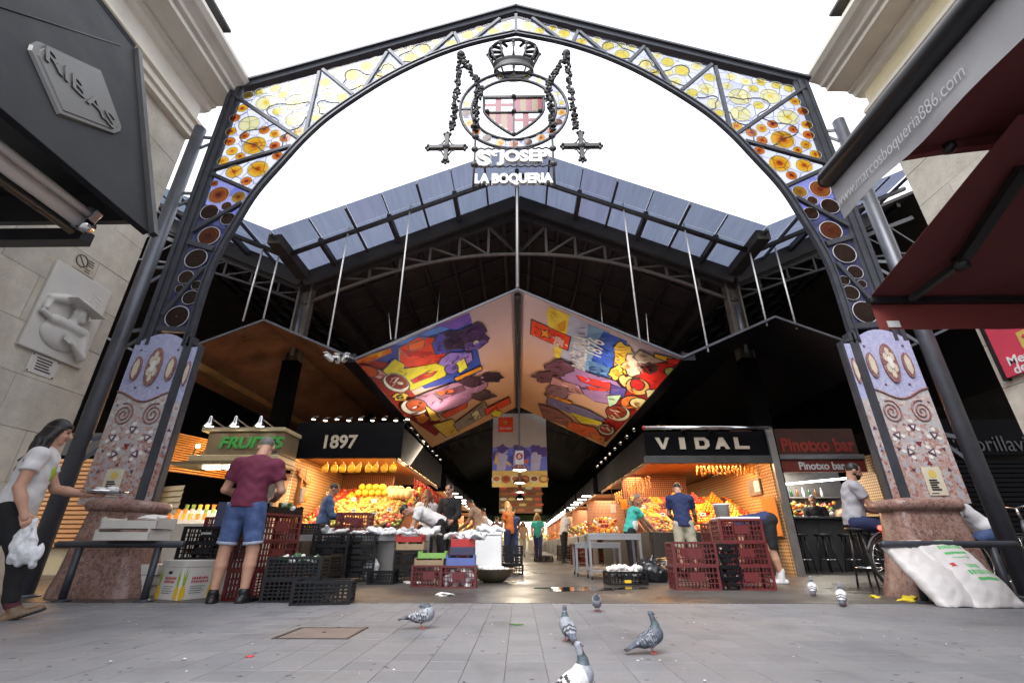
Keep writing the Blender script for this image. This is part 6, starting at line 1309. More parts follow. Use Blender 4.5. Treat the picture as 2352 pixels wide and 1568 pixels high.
def pile(name, label, x0, x1, f, depth, zones, r, seed, cat='fruit', rows=None):
    """heap of fruit on a sloping bed: f(u) -> (y, z) for u 0..1 up the slope"""
    g = random.Random(seed); mb = MB(); mats = []
    nx = int((x1 - x0) / (r * 1.75)); nu = rows or int(depth / (r * 1.6))
    for i in range(nx):
        for j in range(nu):
            u = (j + .5 + g.uniform(-.2, .2)) / nu; x = x0 + (i + .5 + .5 * (j % 2) + g.uniform(-.2, .2)) * (x1 - x0) / nx
            kd = zones((x - x0) / (x1 - x0), u, g)
            if kd is None: continue
            mt = 'fr_' + kd
            if mt not in mats: mats.append(mt)
            y, z = f(u); rr = r * {'melon': 1.35, 'apple': 1.05, 'plum': .75, 'lime': .8, 'kiwi': .85, 'coconut': 1.2, 'mango': 1.2}.get(kd, 1.) * g.uniform(.8, 1.2); mb.ell((x, y + g.uniform(-.02, .02), z + g.uniform(0, r * .7)), (rr, rr, rr * g.uniform(.85, 1.15)), 8, 6, mats.index(mt), rot=(g.uniform(0, 3), g.uniform(0, 3), 0))
    return tag(mb.build(name, mats), label, cat, kind='stuff')
YS = 10.0
# ---- left: the 1897 fruit stall
x0, x1 = -4.92, -2.54
s1 = stall_shell(-1, 'fruit_stall', 'black-fronted fruit stall signed 1897 with glowing fruit display', x0, x1, YS, 15.5, 2.27, 3.05, 'sign_black')
q = atY(783, 1014, YS - .01); text('lettering', '1897', .4, s1, q, (1, 0, 0), (0, 0, 1), 'gold_letter', .012, .010, width=.72, height=.30)
for k in range(9):
    a = atY(720 + 27 * k, 963 + (k % 2) * 3, YS - .15); MB().lathe([(.03, .05), (.06, 0)], 10, a, caps=False).build('spot_lamp', 'black_metal', s1, True); MB().ell(a + Vector((0, 0, .004)), (.045, .045, .012), 8, 5).build('spot_bulb', 'bulb_small', s1, True); MB().bar(a + Vector((0, 0, .06)), a + Vector((0, .2, .12)), .02, .02).build('spot_arm', 'black_metal', s1, True)
MB().bb((x0 + .1, YS + .3, 0), (x1, YS + .34, .86)).build('counter_front', 'shelf_dark', s1, True); MB().bb((x1 - .04, YS + .3, 0), (x1, 15.4, .86)).build('counter_side', 'shelf_dark', s1, True)
MB().hexa([(x0 + .1, YS + .34, .8), (x1 - .04, YS + .34, .8), (x1 - .04, 12.6, 1.75), (x0 + .1, 12.6, 1.75), (x0 + .1, YS + .34, .86), (x1 - .04, YS + .34, .86), (x1 - .04, 12.6, 1.81), (x0 + .1, 12.6, 1.81)]).build('sloping_bed', 'shelf_dark', s1, True, fix=True)
bed = lambda u: (YS + .4 + 2.1 * u, .90 + .95 * u)
def z1897(u, v, g):
    if u < .22: return g.choice(('apple', 'apple', 'peach', 'lime') if v < .35 else ('peach', 'apple'))
    if u < .5: return g.choice(('orange', 'peach', 'lime') if v < .4 else ('apple', 'peach', 'melon'))
    if u < .8: return g.choice(('mango', 'mango', 'lime', 'kiwi', 'peach') if v < .75 else ('peach', 'mango'))
    return g.choice(('lime', 'kiwi', 'apple', 'pome', 'plum') if v < .6 else ('apple', 'melon'))
pile('fruit_pile', 'mixed pile of mangoes, apples and peaches on the 1897 stall', x0 + .15, x1 - .05, bed, 2.3, z1897, .055, 1)
for k in range(2):
    for j in range(5 - k): fruit('melon', (-4.0 + .17 * j + .08 * k, 11.9, 1.74 + .14 * k), .085, (R(90), 0, random.uniform(-.3, .3)), group='yellow melons on the 1897 stall', label='bright yellow melon, %s row, %s from the lattice wall' % (('lower', 'upper')[k], ('first', 'second', 'third', 'fourth', 'fifth')[j]))
for k in range(7): fruit('cantal', (-3.05 + .15 * (k % 4) - .03 * k, 11.6 + .16 * (k // 4), 1.68 + .10 * (k // 4)), .12, group='pale netted melons', label='large pale netted melon at the top of the mango pile, %s in the heap' % ORDS[k])
for k in range(60):
    u = random.random(); y, z = bed(u * .75); fruit('mango', (random.uniform(-3.75, -2.75), y, z + .05), .06, group='mangoes on the 1897 stall', label='golden-green mango lying on the slope of the 1897 pile')
bun = MB()
for k in range(7):
    a = (k - 3) * .2; bun.path([(.05 * math.sin(a), 0, 0), (.10 * math.sin(a), -.05, -.06), (.11 * math.sin(a), -.06, -.13), (.08 * math.sin(a), -.04, -.18)], [.012, .02, .019, .006], 7)
bun.path([(0, 0, .06), (0, 0, -.01)], .014, 6); bme = bun.mesh('banana_bunch', 'fr_banana')
for k in range(9): o = link('banana_bunch', bme, None, (-4.35 + .19 * k, YS + .55 + .02 * (k % 2), 2.22), (0, 0, random.uniform(-.5, .5)), 1.0); tag(o, 'banana bunch hanging under the 1897 sign, %s from the lattice wall' % ORDS[k], 'bananas', 'hanging banana bunches')
o = thing('wooden_board', 'tilted brown board with pale lettering on the lattice wall', 'sign', (-4.80, 10.55, 1.95)); MB().box((0, 0, 0), (.03, .62, .17), (R(-12), 0, 0)).build('board', 'wood_orange', o); text('lettering', 'FRUITA FRESCA', .1, o, (-4.78, 10.55, 1.95), (0, .978, -.208), (0, .208, .978), 'cream_panel', .002, 0, width=.5, height=.08)
o = thing('scale_display', 'pale hanging scale with orange dial on the lattice wall', 'scale', (-4.78, 10.5, 1.55)); MB().bb((0, -.11, -.15), (.05, .08, .15)).build('body', 'metal_grey', o, bev=.01); MB().ell((.03, .16, -.02), (.02, .09, .11)).build('dial', 'fr_orange', o); MB().tube((.02, 0, .15), (.02, 0, .6), .006, 6).build('cord', 'iron', o)
warm((-3.7, 10.9, 2.30), 40, 1.6, parent=s1, shape=.5); warm((-2.9, 13.2, 2.3), 30, .5, parent=s1, shape=2.5)
# ---- right: the VIDAL stall
x0, x1 = 2.74, 5.45
s2 = stall_shell(1, 'dried_fruit_stall', 'black-fronted stall signed VIDAL with pyramids of orange dried fruit', x0, x1, YS, 16.5, 2.23, 2.82, 'sign_black')
a, b_ = atY(1505, 1018, YS - .01), atY(1722, 1018, YS - .01)
def vidal():
    S_ = {'V': [[(0, 1), (.3, 1), (.52, .3), (.74, 1), (1, 1), (.62, 0), (.4, 0)]], 'I': [[(.3, 1), (.7, 1), (.7, 0), (.3, 0)]], 'D': [[(0, 1), (.28, 1), (.28, 0), (0, 0)], [(.281, 1), (.72, 1), (1, .72), (1, .28), (.72, 0), (.281, 0), (.281, .26), (.6, .26), (.7, .38), (.7, .62), (.6, .74), (.281, .74)]], 'A': [[(.36, 1), (.64, 1), (1, 0), (.72, 0), (.64, .24), (.36, .24), (.28, 0), (0, 0)]], 'L': [[(0, 1), (.3, 1), (.3, .26), (1, .26), (1, 0), (0, 0)]]}
    w = (b_.x - a.x) / 6.6; h = .25
    for k, ch in enumerate('VIDAL'):
        ox = a.x + k * w * 1.38
        for pg in S_[ch]: MB().prism([(ox + u * w, a.z - h / 2 + v * h) for u, v in pg], lambda u, v, w_: (u, w_, v), YS - .03, YS - .004).build('letter', 'gold_letter', s2, True, fix=True)
vidal()
q = atY(1470, 988, YS - .2); MB().tube((x0 - .05, YS - .2, 2.86), (x1 - .02, YS - .2, 2.86), .045, 12).build('lamp_tube', 'chrome', s2, True); MB().tube((x0 - .06, YS - .2, 2.86), (x0 - .02, YS - .2, 2.86), .046, 12).build('lamp_end', 'carton_red', s2, True)
for x in (3.6, 4.2): MB().bar((x, YS - .2, 2.86), (x, YS, 2.84), .08, .08).build('lamp_clamp', 'black', s2, True)
MB().bb((x0 - .03, YS - .03, 2.14), (x1, YS + .1, 2.30)).build('lower_fascia', 'metal_grey' if False else 'bar_metal', s2, True, bev=.01)
MB().bb((x1 - .06, YS - .05, 0), (x1 + .08, YS + .02, 2.9)).build('corner_post', 'tin', s2, True)
MB().bb((x0 + .05, YS + .45, 0), (x1 - .1, YS + .5, .8)).build('counter_front', 'shelf_dark', s2, True); MB().bb((x0, YS + .5, 0), (x0 + .04, 16.4, .8)).build('counter_side', 'shelf_dark', s2, True)
MB().hexa([(x0 + .05, YS + .5, .74), (x1 - .1, YS + .5, .74), (x1 - .1, 12.4, 1.55), (x0 + .05, 12.4, 1.55), (x0 + .05, YS + .5, .8), (x1 - .1, YS + .5, .8), (x1 - .1, 12.4, 1.61), (x0 + .05, 12.4, 1.61)]).build('sloping_bed', 'shelf_dark', s2, True, fix=True)
bed2 = lambda u: (YS + .55 + 1.85 * u, .82 + .82 * u)
def zv(u, v, g): return g.choice(('apricot', 'orange', 'plum', 'peach', 'pome', 'coconut', 'lime')) if v < .35 else (('orange', 'pome', 'melon', 'orange', 'apple', 'mango', 'plum')[int(u * 9 + int(v * 5) * 1.3) % 7])
pile('dried_fruit_pile', 'slope of orange and red dried fruit on the VIDAL stall', x0 + .08, x1 - .15, bed2, 2.0, zv, .042, 2)
for i in range(3):
    for j in range(3):
        cx, cy, cz = 3.85 + .48 * j + .1 * (i % 2), *bed2(.18 + .3 * i); g = random.Random(i * 5 + j); mb = MB(); kd = ('apricot', 'orange', 'melon', 'apple', 'orange', 'peach', 'apricot', 'pome', 'orange')[i * 3 + j]
        for lv in range(5):
            n_ = 5 - lv
            for a_ in range(n_):
                for c_ in range(n_): mb.ell((cx + (a_ - (n_ - 1) / 2) * .075, cy + (c_ - (n_ - 1) / 2) * .06, cz + .05 + lv * .052), .04, 7, 5)
        tag(mb.build('fruit_pyramid', 'fr_' + kd), 'pyramid of %s dried fruit, row %s, %s along' % ({'apricot': 'apricot-orange', 'orange': 'deep orange', 'melon': 'yellow', 'apple': 'red', 'peach': 'peach-coloured', 'pome': 'dark red'}[kd], ('front', 'middle', 'back')[i], ('first', 'second', 'third')[j]), 'dried fruit', 'pyramids of dried fruit', 'stuff')
def hung(name, label, x, y, z, n, kind, seed, length, group, along='x', step=.09):
    for k in range(n):
        g = random.Random(seed + k); mb = MB(); L_ = length * g.uniform(.8, 1.15); mb.tube((0, 0, 0), (0, 0, -L_), .006, 5)
        for j in range(int(L_ / .03)): mb.ell((g.uniform(-.02, .02), g.uniform(-.02, .02), -.03 - j * .03), (.018, .018, .035), 6, 4, rot=(g.uniform(-.6, .6), g.uniform(-.6, .6), 0))
        o = mb.build(name, 'fr_' + kind); o.location = (x + (k * step if along == 'x' else 0), y + (k * step if along == 'y' else 0), z); tag(o, label + ', %s along' % ORDS[k], 'hanging string', group)
hung('sausage_string', 'amber string hanging in the row under the VIDAL soffit', 4.05, 10.7, 2.2, 15, 'apricot', 5, .20, 'strings under the VIDAL soffit')
hung('pepper_string', 'dried pepper string hanging along the aisle side of the VIDAL stall', 2.95, 10.8, 2.0, 14, 'peach', 50, .28, 'strings on the aisle side of VIDAL', 'y', .3)
hung('pepper_string', 'red pepper string hanging along the aisle past the 1897 stall', -2.62, 12.0, 2.1, 22, 'pepper', 90, .75, 'red pepper strings along the aisle', 'y', .28)
o = thing('notice_board', 'small dark notice board on the lattice wall of the VIDAL stall', 'notice', (5.36, 10.9, 1.75)); MB().bb((-.02, -.28, -.17), (0, .28, .17)).build('board', 'metal_grey', o); MB().bb((-.024, -.25, -.1), (-.021, -.02, .12)).build('sheet', 'paper', o)
o = MB().bb((0, -.3, 0), (.02, .3, .75)).build('orange_panel', 'orange_board'); o.location = (5.30, 10.35, .72); tag(o, 'plain orange board against the corner post of the VIDAL stall', 'board')
for k in range(3):
    o = thing('hanging_tag', ('pale price card hanging first on the aisle side of VIDAL', 'orange price card hanging second on the aisle side of VIDAL', 'grey price card hanging third on the aisle side of VIDAL')[k], 'price card', (2.75, 14.2 - 1.5 * k, 1.55), group='hanging price cards'); MB().bb((-.08, -.005, -.14), (.08, .005, .1)).build('card', ('paper', 'fr_orange', 'metal_grey')[k], o); MB().tube((0, 0, .1), (0, 0, .6), .006, 5).build('cord', 'iron', o)
warm((4.1, 10.9, 2.25), 52, 1.8, (1, .62, .30), parent=s2, shape=.5); warm((3.1, 13.4, 2.25), 38, .5, (1, .62, .30), parent=s2, shape=2.8)
# ---- juice stall with the green sign
a, b_ = atY(440, 1052, 9.2), atY(655, 985, 9.2); x0, x1 = a.x, b_.x
s3 = thing('juice_stall', 'olive-fronted juice stall with raised green letters', 'stall', ((x0 + x1) / 2, 9.2, 0))
MB().bb((x0 + .22, 9.2, 2.20), (x1, 9.9, 2.66)).build('sign_box', 'sign_olive', s3, True, bev=.008); MB().bb((x0 + .1, 9.12, 2.66), (x1 + .04, 9.9, 2.74)).build('sign_cornice', 'cream_panel', s3, True, bev=.01)
MB().bb((x0, 9.1, 2.06), (x1 + .02, 9.9, 2.19)).build('lower_cornice', 'cream_panel', s3, True, bev=.02); MB().bb((x0 - .35, 9.06, 2.0), (x1 + .02, 9.9, 2.055)).build('canopy_edge', 'sign_olive', s3, True)
q = atY(572, 1016, 9.19); text('lettering', 'FRUITES', .3, s3, (q.x + .06, q.y, q.z), (1, 0, 0), (0, 0, 1), 'green_letter', .02, .012, .15, width=1.30, height=.24); text('lettering', 'BAR', .06, s3, (x1 - .12, 9.19, 2.26), (1, 0, 0), (0, 0, 1), 'black', .003, 0)
for k in range(3):
    a = atY(480 + 58 * k, 980, 8.95); MB().lathe([(.02, .22), (.035, .2), (.045, .1), (.10, .02), (.115, 0)], 16, a, caps=False).build('cone_lamp', 'chrome', s3, True); MB().ell(a + Vector((0, 0, .02)), (.085, .085, .02), 12, 6).build('lamp_bulb', 'bulb_small', s3, True); MB().bar(a + Vector((0, 0, .18)), a + Vector((.25, .5, -.05)), .02, .02).build('lamp_arm', 'chrome', s3, True)
for k in range(4): MB().bb((x0 + .2 + .4 * k, 9.3, 1.95), (x0 + .5 + .4 * k, 9.42, 1.99)).build('tube_light', 'tube_white', s3, True)
MB().bb((x1 - .14, 9.3, 0), (x1, 9.44, 2.0)).build('post', 'tin', s3, True); MB().bb((x1 - .6, 10.4, .9), (x1 - .02, 10.45, 2.0)).build('back_panel', 'wood_orange', s3, True)
MB().bb((x0 - .5, 8.9, 0), (x1 - .1, 9.7, .92)).build('counter', 'counter_w', s3, True, bev=.01)
for k in range(3): MB().bb((x0 - .4, 9.35 + .22 * k, .92), (x1 - .1, 9.57 + .22 * k, 1.0 + .1 * k)).build('tier', 'counter_w', s3, True)
cup = MB().lathe([(.03, 0), (.04, .11), (.042, .11), (.0, .112)], 10)
CM = {k: MB().lathe([(.03, 0), (.04, .11), (.043, .112), (0, .114)], 10).mesh('juice_cup', m_) for k, m_ in (('orange', 'fr_orange'), ('melon', 'fr_melon'), ('white', 'white'), ('apple', 'fr_apple'), ('lime', 'fr_lime'))}
for i in range(3):
    for j in range(12): kd = ('orange', 'melon', 'orange', 'white', 'lime', 'melon')[(j // 2 + i * 2) % 6]; o = link('juice_cup', CM[kd], None, (x0 - .3 + .14 * j, 9.45 + .22 * i, 1.002 + .1 * i)); tag(o, '%s juice cup, %s along the %s tier of the juice stall' % ({'orange': 'orange', 'melon': 'yellow', 'white': 'white', 'lime': 'green'}[kd], ORDS[j], ('front', 'middle', 'back')[i]), 'cup', 'juice cups on the juice stall')
warm(((x0 + x1) / 2, 9.5, 1.94), 34, 1.4, (1, .86, .66), parent=s3, shape=.3)
# ---- lit shutters behind the left pillar
sh = thing('shutter_stall', 'closed stall with glowing orange slat shutters left of the pillar', 'stall', (-8.6, 10.2, 0))
def shutter(o, p0, p1, z0, z1, mat, pitch=.09):
    p0, p1 = Vector(p0), Vector(p1); d = (p1 - p0).normalized(); nn = Vector((d.y, -d.x, 0))
    for k in range(int((z1 - z0) / pitch)):
        z = z0 + k * pitch; vs = [p0 + Vector((0, 0, z)), p1 + Vector((0, 0, z)), p1 + nn * .03 + Vector((0, 0, z + .02)), p0 + nn * .03 + Vector((0, 0, z + .02)), p0 + nn * .012 + Vector((0, 0, z + pitch - .004)), p1 + nn * .012 + Vector((0, 0, z + pitch - .004))]
        MB().add(vs, [(0, 1, 2, 3), (3, 2, 5, 4)]).build('slat', mat, o, True, fix=False)
shutter(sh, (-10.6, 10.2, 0), (-8.0, 10.2, 0), .5, 2.35, 'shutter_orange'); shutter(sh, (-7.9, 10.5, 0), (-7.2, 10.2, 0), .3, 1.75, 'shutter_cream', .12); shutter(sh, (-7.3, 9.6, 0), (-6.3, 12.6, 0), 1.95, 2.75, 'shutter_orange', .05)
MB().bb((-10.7, 10.25, 0), (-6.2, 10.35, .5)).build('base_wall', 'cream_panel', sh, True); MB().bb((-10.7, 10.3, 2.4), (-7.9, 10.4, 2.9)).build('header', 'shelf_dark', sh, True); MB().bb((-7.95, 10.22, 0), (-7.85, 10.4, 2.4)).build('post', 'cream_panel', sh, True)
text('lettering', 'LO', .4, sh, (-7.0, 10.2, 2.42), (.316, .949, 0), (0, 0, 1), 'shelf_dark', .004, .0, .2, width=.55, height=.28)
for k, (x, y) in enumerate(((515, 1022), (562, 1024), (645, 1005))): a = atY(x - 60, y + 2, 9.4); MB().ell(a, .04).build('bulb', 'bulb_warm', sh, True)
warm((-8.6, 9.3, 2.6), 18, .8, (1, .55, .2), rot=(R(-60), 0, 0), parent=sh); warm((-6.5, 10.4, 2.9), 16, .4, (1, .6, .22), parent=sh)
MB().bb((-7.2, 9.8, 0), (-6.4, 10.3, .9)).build('counter', 'counter_w', sh, True)
# ---- the bar on the right
x0, x1, yb = 5.58, 8.6, 11.5
br = thing('tapas_bar', 'small metal tapas bar with red signs and bright back shelf', 'bar', ((x0 + x1) / 2, yb, 0))
MB().bb((x0, yb + .3, 0), (x1, yb + .42, 1.12)).build('counter_front', 'bar_metal', br, True); MB().bb((x0, yb + .12, 1.12), (x1, yb + .8, 1.17)).build('counter_top', 'bar_metal', br, True, bev=.01)
for k in range(4): MB().bb((x0 + .05 + .74 * k, yb + .285, .06), (x0 + .70 + .74 * k, yb + .3, 1.06)).build('counter_panel', 'bar_metal', br, True, bev=.01)
MB().bb((x0, yb + .2, 2.2), (x1, yb + .28, 2.49)).build('awning_sign', 'bar_red', br, True); MB().bb((x0 - .02, yb + .14, 2.492), (x1, yb + .3, 2.62)).build('awning_case', 'metal_grey', br, True, bev=.02); MB().bb((x0 - .1, yb + .32, 2.64), (x1, yb + .4, 3.3)).build('upper_sign', 'bar_red_dk', br, True)
q = atY(1888, 1069, yb + .19); text('lettering', 'Pinotxo bar', .22, br, q, (1, 0, 0), (0, 0, 1), 'white', .004, .006, width=1.13, height=.19)
q = atY(1878, 1021, yb + .31); text('lettering', 'Pinotxo bar', .4, br, q, (1, 0, 0), (0, 0, 1), 'red_letter', .006, .014, width=1.85, height=.34)
MB().bb((x0, yb + 2.2, 0), (x1 + .6, yb + 2.26, 2.6)).build('back_wall', 'metal_grey', br, True); MB().bb((x0, yb + .5, 2.55), (x1, yb + 2.2, 2.6)).build('ceiling', 'shelf_dark', br, True)
for k in range(3): MB().bb((x0 + .2, yb + 1.9, 1.1 + .32 * k), (x1 + .4, yb + 2.2, 1.13 + .32 * k)).build('back_shelf', 'metal_grey', br, True)
MB().bar((x0 + .3, yb + 1.6, 1.95), (x1, yb + 1.0, 2.15), .05, .04).build('tube_light', 'tube_white', br, True)
M('bottle_green', (.02, .08, .03), .15, 0, .1, 5, 0); M('bottle_amber', (.16, .06, .01), .15, 0, .1, 5, 0)
bot = [MB().lathe([(.035, 0), (.035, .16), (.014, .21), (.014, .26), (.0, .262)], 10).mesh('bottle', m_) for m_ in ('bottle_green', 'bottle_amber', 'white')]
for i in range(3):
    for k in range(16): o = link('bottle', bot[(k * 7 + i) % 3], None, (x0 + .35 + .17 * k, yb + 2.04, 1.132 + .32 * i)); tag(o, '%s bottle, %s along the %s back shelf of the tapas bar' % (('green', 'amber', 'white')[(k * 7 + i) % 3], ORDS[k], ('lower', 'middle', 'upper')[i]), 'bottle', 'bottles behind the bar')
lumps('fruit_bowl_heap', 'heap of lemons and tomatoes behind the bar counter', 'fruit', (7.3, yb + 1.3, 1.2), (.9, .2, .35), .05, ('fr_melon', 'fr_apple', 'fr_lime', 'fr_orange', 'white'), 110, 71)
MB().bb((x0 + .25, yb + .7, 1.0), (x1, yb + 1.6, 1.18)).build('prep_counter', 'metal_grey', br, True)
o = thing('menu_stand', 'dark menu stand on the bar counter', 'menu', (x0 + .42, yb + .35, 1.17)); MB().box((0, 0, .14), (.34, .02, .28), (R(-8), 0, 0)).build('board', 'bar_metal', o); MB().box((-.05, -.014, .16), (.12, .004, .15), (R(-8), 0, 0)).build('print', 'white', o)
o = thing('napkin_box', 'red napkin box beside the menu stand on the bar', 'box', (x0 + .78, yb + .35, 1.17)); MB().bb((-.08, -.06, 0), (.08, .06, .22)).build('case', 'carton_red', o, bev=.008); MB().bb((-.05, -.063, .05), (.05, -.0605, .15)).build('slot', 'white', o)
warm((7.0, yb + 1.3, 2.5), 60, 1.8, (1, .93, .80), parent=br, shape=.6)
stool = thing('bar_stool', 'black bar stool', 'stool', (0, 0, 0))
MB().lathe([(.0, .74), (.17, .74), (.18, .76), (.17, .79), (.0, .80)], 22).build('seat', 'black', stool)
for k in range(4): a = math.pi / 4 + k * math.pi / 2; MB().tube((.11 * math.cos(a), .11 * math.sin(a), .74), (.20 * math.cos(a), .20 * math.sin(a), 0), .014, 8).build('leg', 'black_metal', stool)
MB().path([(.17 * math.cos(2 * math.pi * k / 20), .17 * math.sin(2 * math.pi * k / 20), .26) for k in range(20)], .011, 6, closed=True).build('foot_ring', 'chrome', stool)
for k, x in enumerate((1835, 1890, 1945, 2002)):
    p_ = gp(x, 1312); kw = dict(loc=(p_.x, 11.45, 0), rz=.3 * k, label='black bar stool, %s from the VIDAL corner post' % ('first', 'second', 'third', 'fourth')[k], group='bar stools')
    if k == 0: stool.location = kw['loc']; stool.rotation_euler.z = kw['rz']; stool['label'] = kw['label']; stool['group'] = kw['group']
    else: copy_tree(stool, **kw)
MB().bb((8.7, 11.6, 0), (8.8, 12.6, 2.6)).build('end_wall', 'lattice_tan', br, True)
# ---- dark shuttered stall on the far right
ds = thing('dark_stall', 'closed dark stall with grey lettering beyond the bar', 'stall', (11.5, 10.5, 0))
MB().bb((8.9, 10.5, 2.4), (15, 10.6, 3.2)).build('fascia', 'sign_black', ds, True); shutter(ds, (8.9, 10.6, 0), (15, 10.6, 0), 0., 2.4, 'sign_black', .1)
q = atY(2280, 1018, 10.48); text('lettering', 'morillavi', .4, ds, q, (1, 0, 0), (0, 0, 1), 'iron', .003, .0, width=1.5, height=.34); q = atY(2180, 1022, 10.48); text('lettering', 's :', .4, ds, q, (1, 0, 0), (0, 0, 1), 'iron', .003, 0, height=.26)
# ---- further stalls down both sides of the aisle
for s in (-1, 1):
    for k in range(6):
        ya = (16.0 if s < 0 else 17.0) + 5.6 * k; xi = -2.45 if s < 0 else 2.65; xo = xi + s * 2.8; x0, x1 = min(xi, xo), max(xi, xo)
        st = stall_shell(s, 'aisle_stall', '%s stall down the %s side of the aisle, beyond the %s stall' % (('next', 'second', 'third', 'fourth', 'fifth', 'farthest')[k], ('pepper' if s < 0 else 'steel cart'), ('1897' if s < 0 else 'VIDAL')), x0, x1, ya, ya + 5.2, 2.2, 2.75, 'sign_black', yb=2.4)
        MB().bb((min(xi, xi + s * .05), ya + .2, 0), (max(xi, xi + s * .05), ya + 5, .9)).build('counter_side', 'metal_grey' if s > 0 else 'shelf_dark', st, True)
        MB().bb((min(xi, xi + s * 1.0), ya + .2, .9), (max(xi, xi + s * 1.0), ya + 5, .95)).build('counter_top', 'counter_w', st, True)
        g = random.Random(100 * k + s); pal = [('fr_apple', 'fr_pepper', 'fr_orange', 'fr_melon', 'white'), ('fr_orange', 'fr_lime', 'white', 'fr_melon'), ('white', 'fr_peach', 'fr_pome', 'fr_lime'), ('fr_melon', 'white', 'fr_orange')][k % 4]
        lumps('aisle_display', 'colourful produce heaped on the %s %s-side aisle stall' % (('next', 'second', 'third', 'fourth', 'fifth', 'farthest')[k], 'pepper' if s < 0 else 'cart'), 'produce', (xi + s * .5, ya + 2.6, .96), (.45, 2.3, .5), .07, pal, 150, 300 + k)
        warm((xi + s * .8, ya + 2.4, 2.18), 60, .8, (1, .80, .55), parent=st, shape=4.)
        for j in range(4): MB().bb((xi - s * .02, ya + .5 + 1.3 * j, 2.16), (xi - s * .35, ya + .54 + 1.3 * j, 2.19)).build('tube_light', 'tube_white', st, True)
# ---- pendant lamps and the aisle number
for k in range(7):
    y = 13.5 + 3.0 * k; p_ = atY(1195, 1068 + (0, 21, 35, 44, 52, 58, 63)[k], y) if k == 0 else None
    z = 2.5; x = atY(1194, 1100, y).x
    pd = thing('pendant_lamp', 'aluminium pendant lamp in the aisle row, %s from the entrance' % ('first', 'second', 'third', 'fourth', 'fifth', 'sixth', 'seventh')[k], 'lamp', (x, y, z), group='pendant lamps down the aisle')
    MB().lathe([(.05, .36), (.06, .34), (.08, .2), (.2, .10), (.25, 0)], 22, caps=False).build('shade', 'chrome', pd); MB().lathe([(0, .06), (.16, .05), (.2, .03)], 18, caps=False).build('glow', 'pendant_glow', pd); MB().tube((0, 0, .36), (0, 0, 2.6), .015, 6).build('rod', 'iron', pd)
    l = bpy.data.lights.new('pendant_light', 'POINT'); l.energy = 32; l.color = (1, .85, .65); l.shadow_soft_size = .12; lo = bpy.data.objects.new('pendant_light', l); C.objects.link(lo); lo.parent = pd; lo.location = (0, 0, -.05)
q = atY(1193, 1050, 13.2); nb = thing('aisle_number', 'small white card with a red circled 6 hanging in the aisle', 'sign', q); MB().bb((-.12, -.01, -.19), (.12, .01, .19)).build('card', 'white', nb); MB().prism(EL(0, .03, .10, .10), lambda u, v, w: (u, w, v), -.014, -.0105).build('disc', 'red_ink', nb, fix=True); text('lettering', '6', .18, nb, (q.x, q.y - .016, q.z + .03), (1, 0, 0), (0, 0, 1), 'white', .001, .006, height=.12); MB().bar((0, .03, .18), (0, .03, 3.0), .05, .05, (0, 1, 0)).build('post', 'iron', nb)

g = random.Random(77)
for k in range(16):
    u = g.uniform(.05, .8); left = k < 8; y, z = (bed if left else bed2)(u); x = (-4.7 + .26 * (k % 8)) if left else (2.9 + .30 * (k % 8))
    o = thing('price_card', 'white price card on a stick, %s along the %s display' % (ORDS[k % 8], '1897' if left else 'VIDAL'), 'price card', (x, y, z), group='price cards in the displays'); MB().box((0, 0, .2), (.11, .006, .075), (R(-12), 0, R(g.uniform(-15, 15)))).build('card', 'white', o); MB().tube((0, 0, 0), (0, .0, .17), .004, 5).build('stick', 'iron', o); MB().box((0, -.006, .205), (.07, .003, .02), (R(-12), 0, 0)).build('figures', 'dark_ink', o)

es = thing('end_stall', 'brightly lit stall closing the far end of the aisle', 'stall', (0, 49.5, 0))
MB().bb((-4.5, 50.6, 0), (4.5, 50.8, 3.2)).build('back_wall', 'counter_w', es, True); MB().bb((-4.5, 49.4, 0), (-.9, 49.9, 1.0)).build('counter', 'counter_w', es, True); MB().bb((.9, 49.4, 0), (4.5, 49.9, 1.0)).build('counter', 'counter_w', es, True)
MB().bb((-4.5, 49.2, 2.7), (4.5, 49.4, 3.3)).build('fascia', 'leaf_green', es, True); MB().bb((-4, 49.6, 2.6), (4, 49.7, 2.65)).build('tube_light', 'tube_white', es, True)
warm((0, 49.9, 2.9), 110, 6., (1, .92, .78), parent=es, shape=.6)
lumps('end_display', 'bright produce on the counters at the far end of the aisle', 'produce', (0, 49.6, 1.0), (4.2, .2, .5), .12, ('fr_orange', 'white', 'fr_lime', 'fr_melon'), 90, 801)

# small spot lamps along the stall tops, throwing light up onto the hung banners
for s in (-1, 1):
    par = s1 if s < 0 else s2
    for k in range(8):
        y = 10.3 + .75 * k; a = Vector((s * 2.62, y, 3.16 if s < 0 else 2.95)); MB().lathe([(.03, -.05), (.055, 0)], 10, a, caps=False).build('spot_lamp', 'black_metal', par, True); MB().ell(a, (.04, .04, .012), 8, 5).build('spot_bulb', 'bulb_small', par, True)
    warm((s * 2.5, 12.8, 3.25 if s < 0 else 3.05), 34, 5., (1, .82, .62), 'spot_light', (R(180), R(28) * s, R(90)), par, .15)
for k, (x, y, n, key) in enumerate(((-1.75, 14.2, 2, 'red'), (-1.8, 17.5, 3, 'black'), (1.95, 15.8, 2, 'red'), (1.9, 20.5, 3, 'black'), (-1.7, 23.0, 2, 'red'), (.9, 18.6, 1, 'black'))):
    for j in range(n): crate(key, (x, y, j * (CR[key][5] - .004)), R(8 * k), '%s plastic crate, %s, in the aisle stack %s' % ('maroon' if key == 'red' else 'black', ORD[j], ('just past the tan-shirted man', 'opposite the far pepper strings', 'beside the VIDAL end counter', 'beside the second cart-side stall', 'far down the pepper side', 'alone mid-aisle')[k]), 'crates down the aisle')
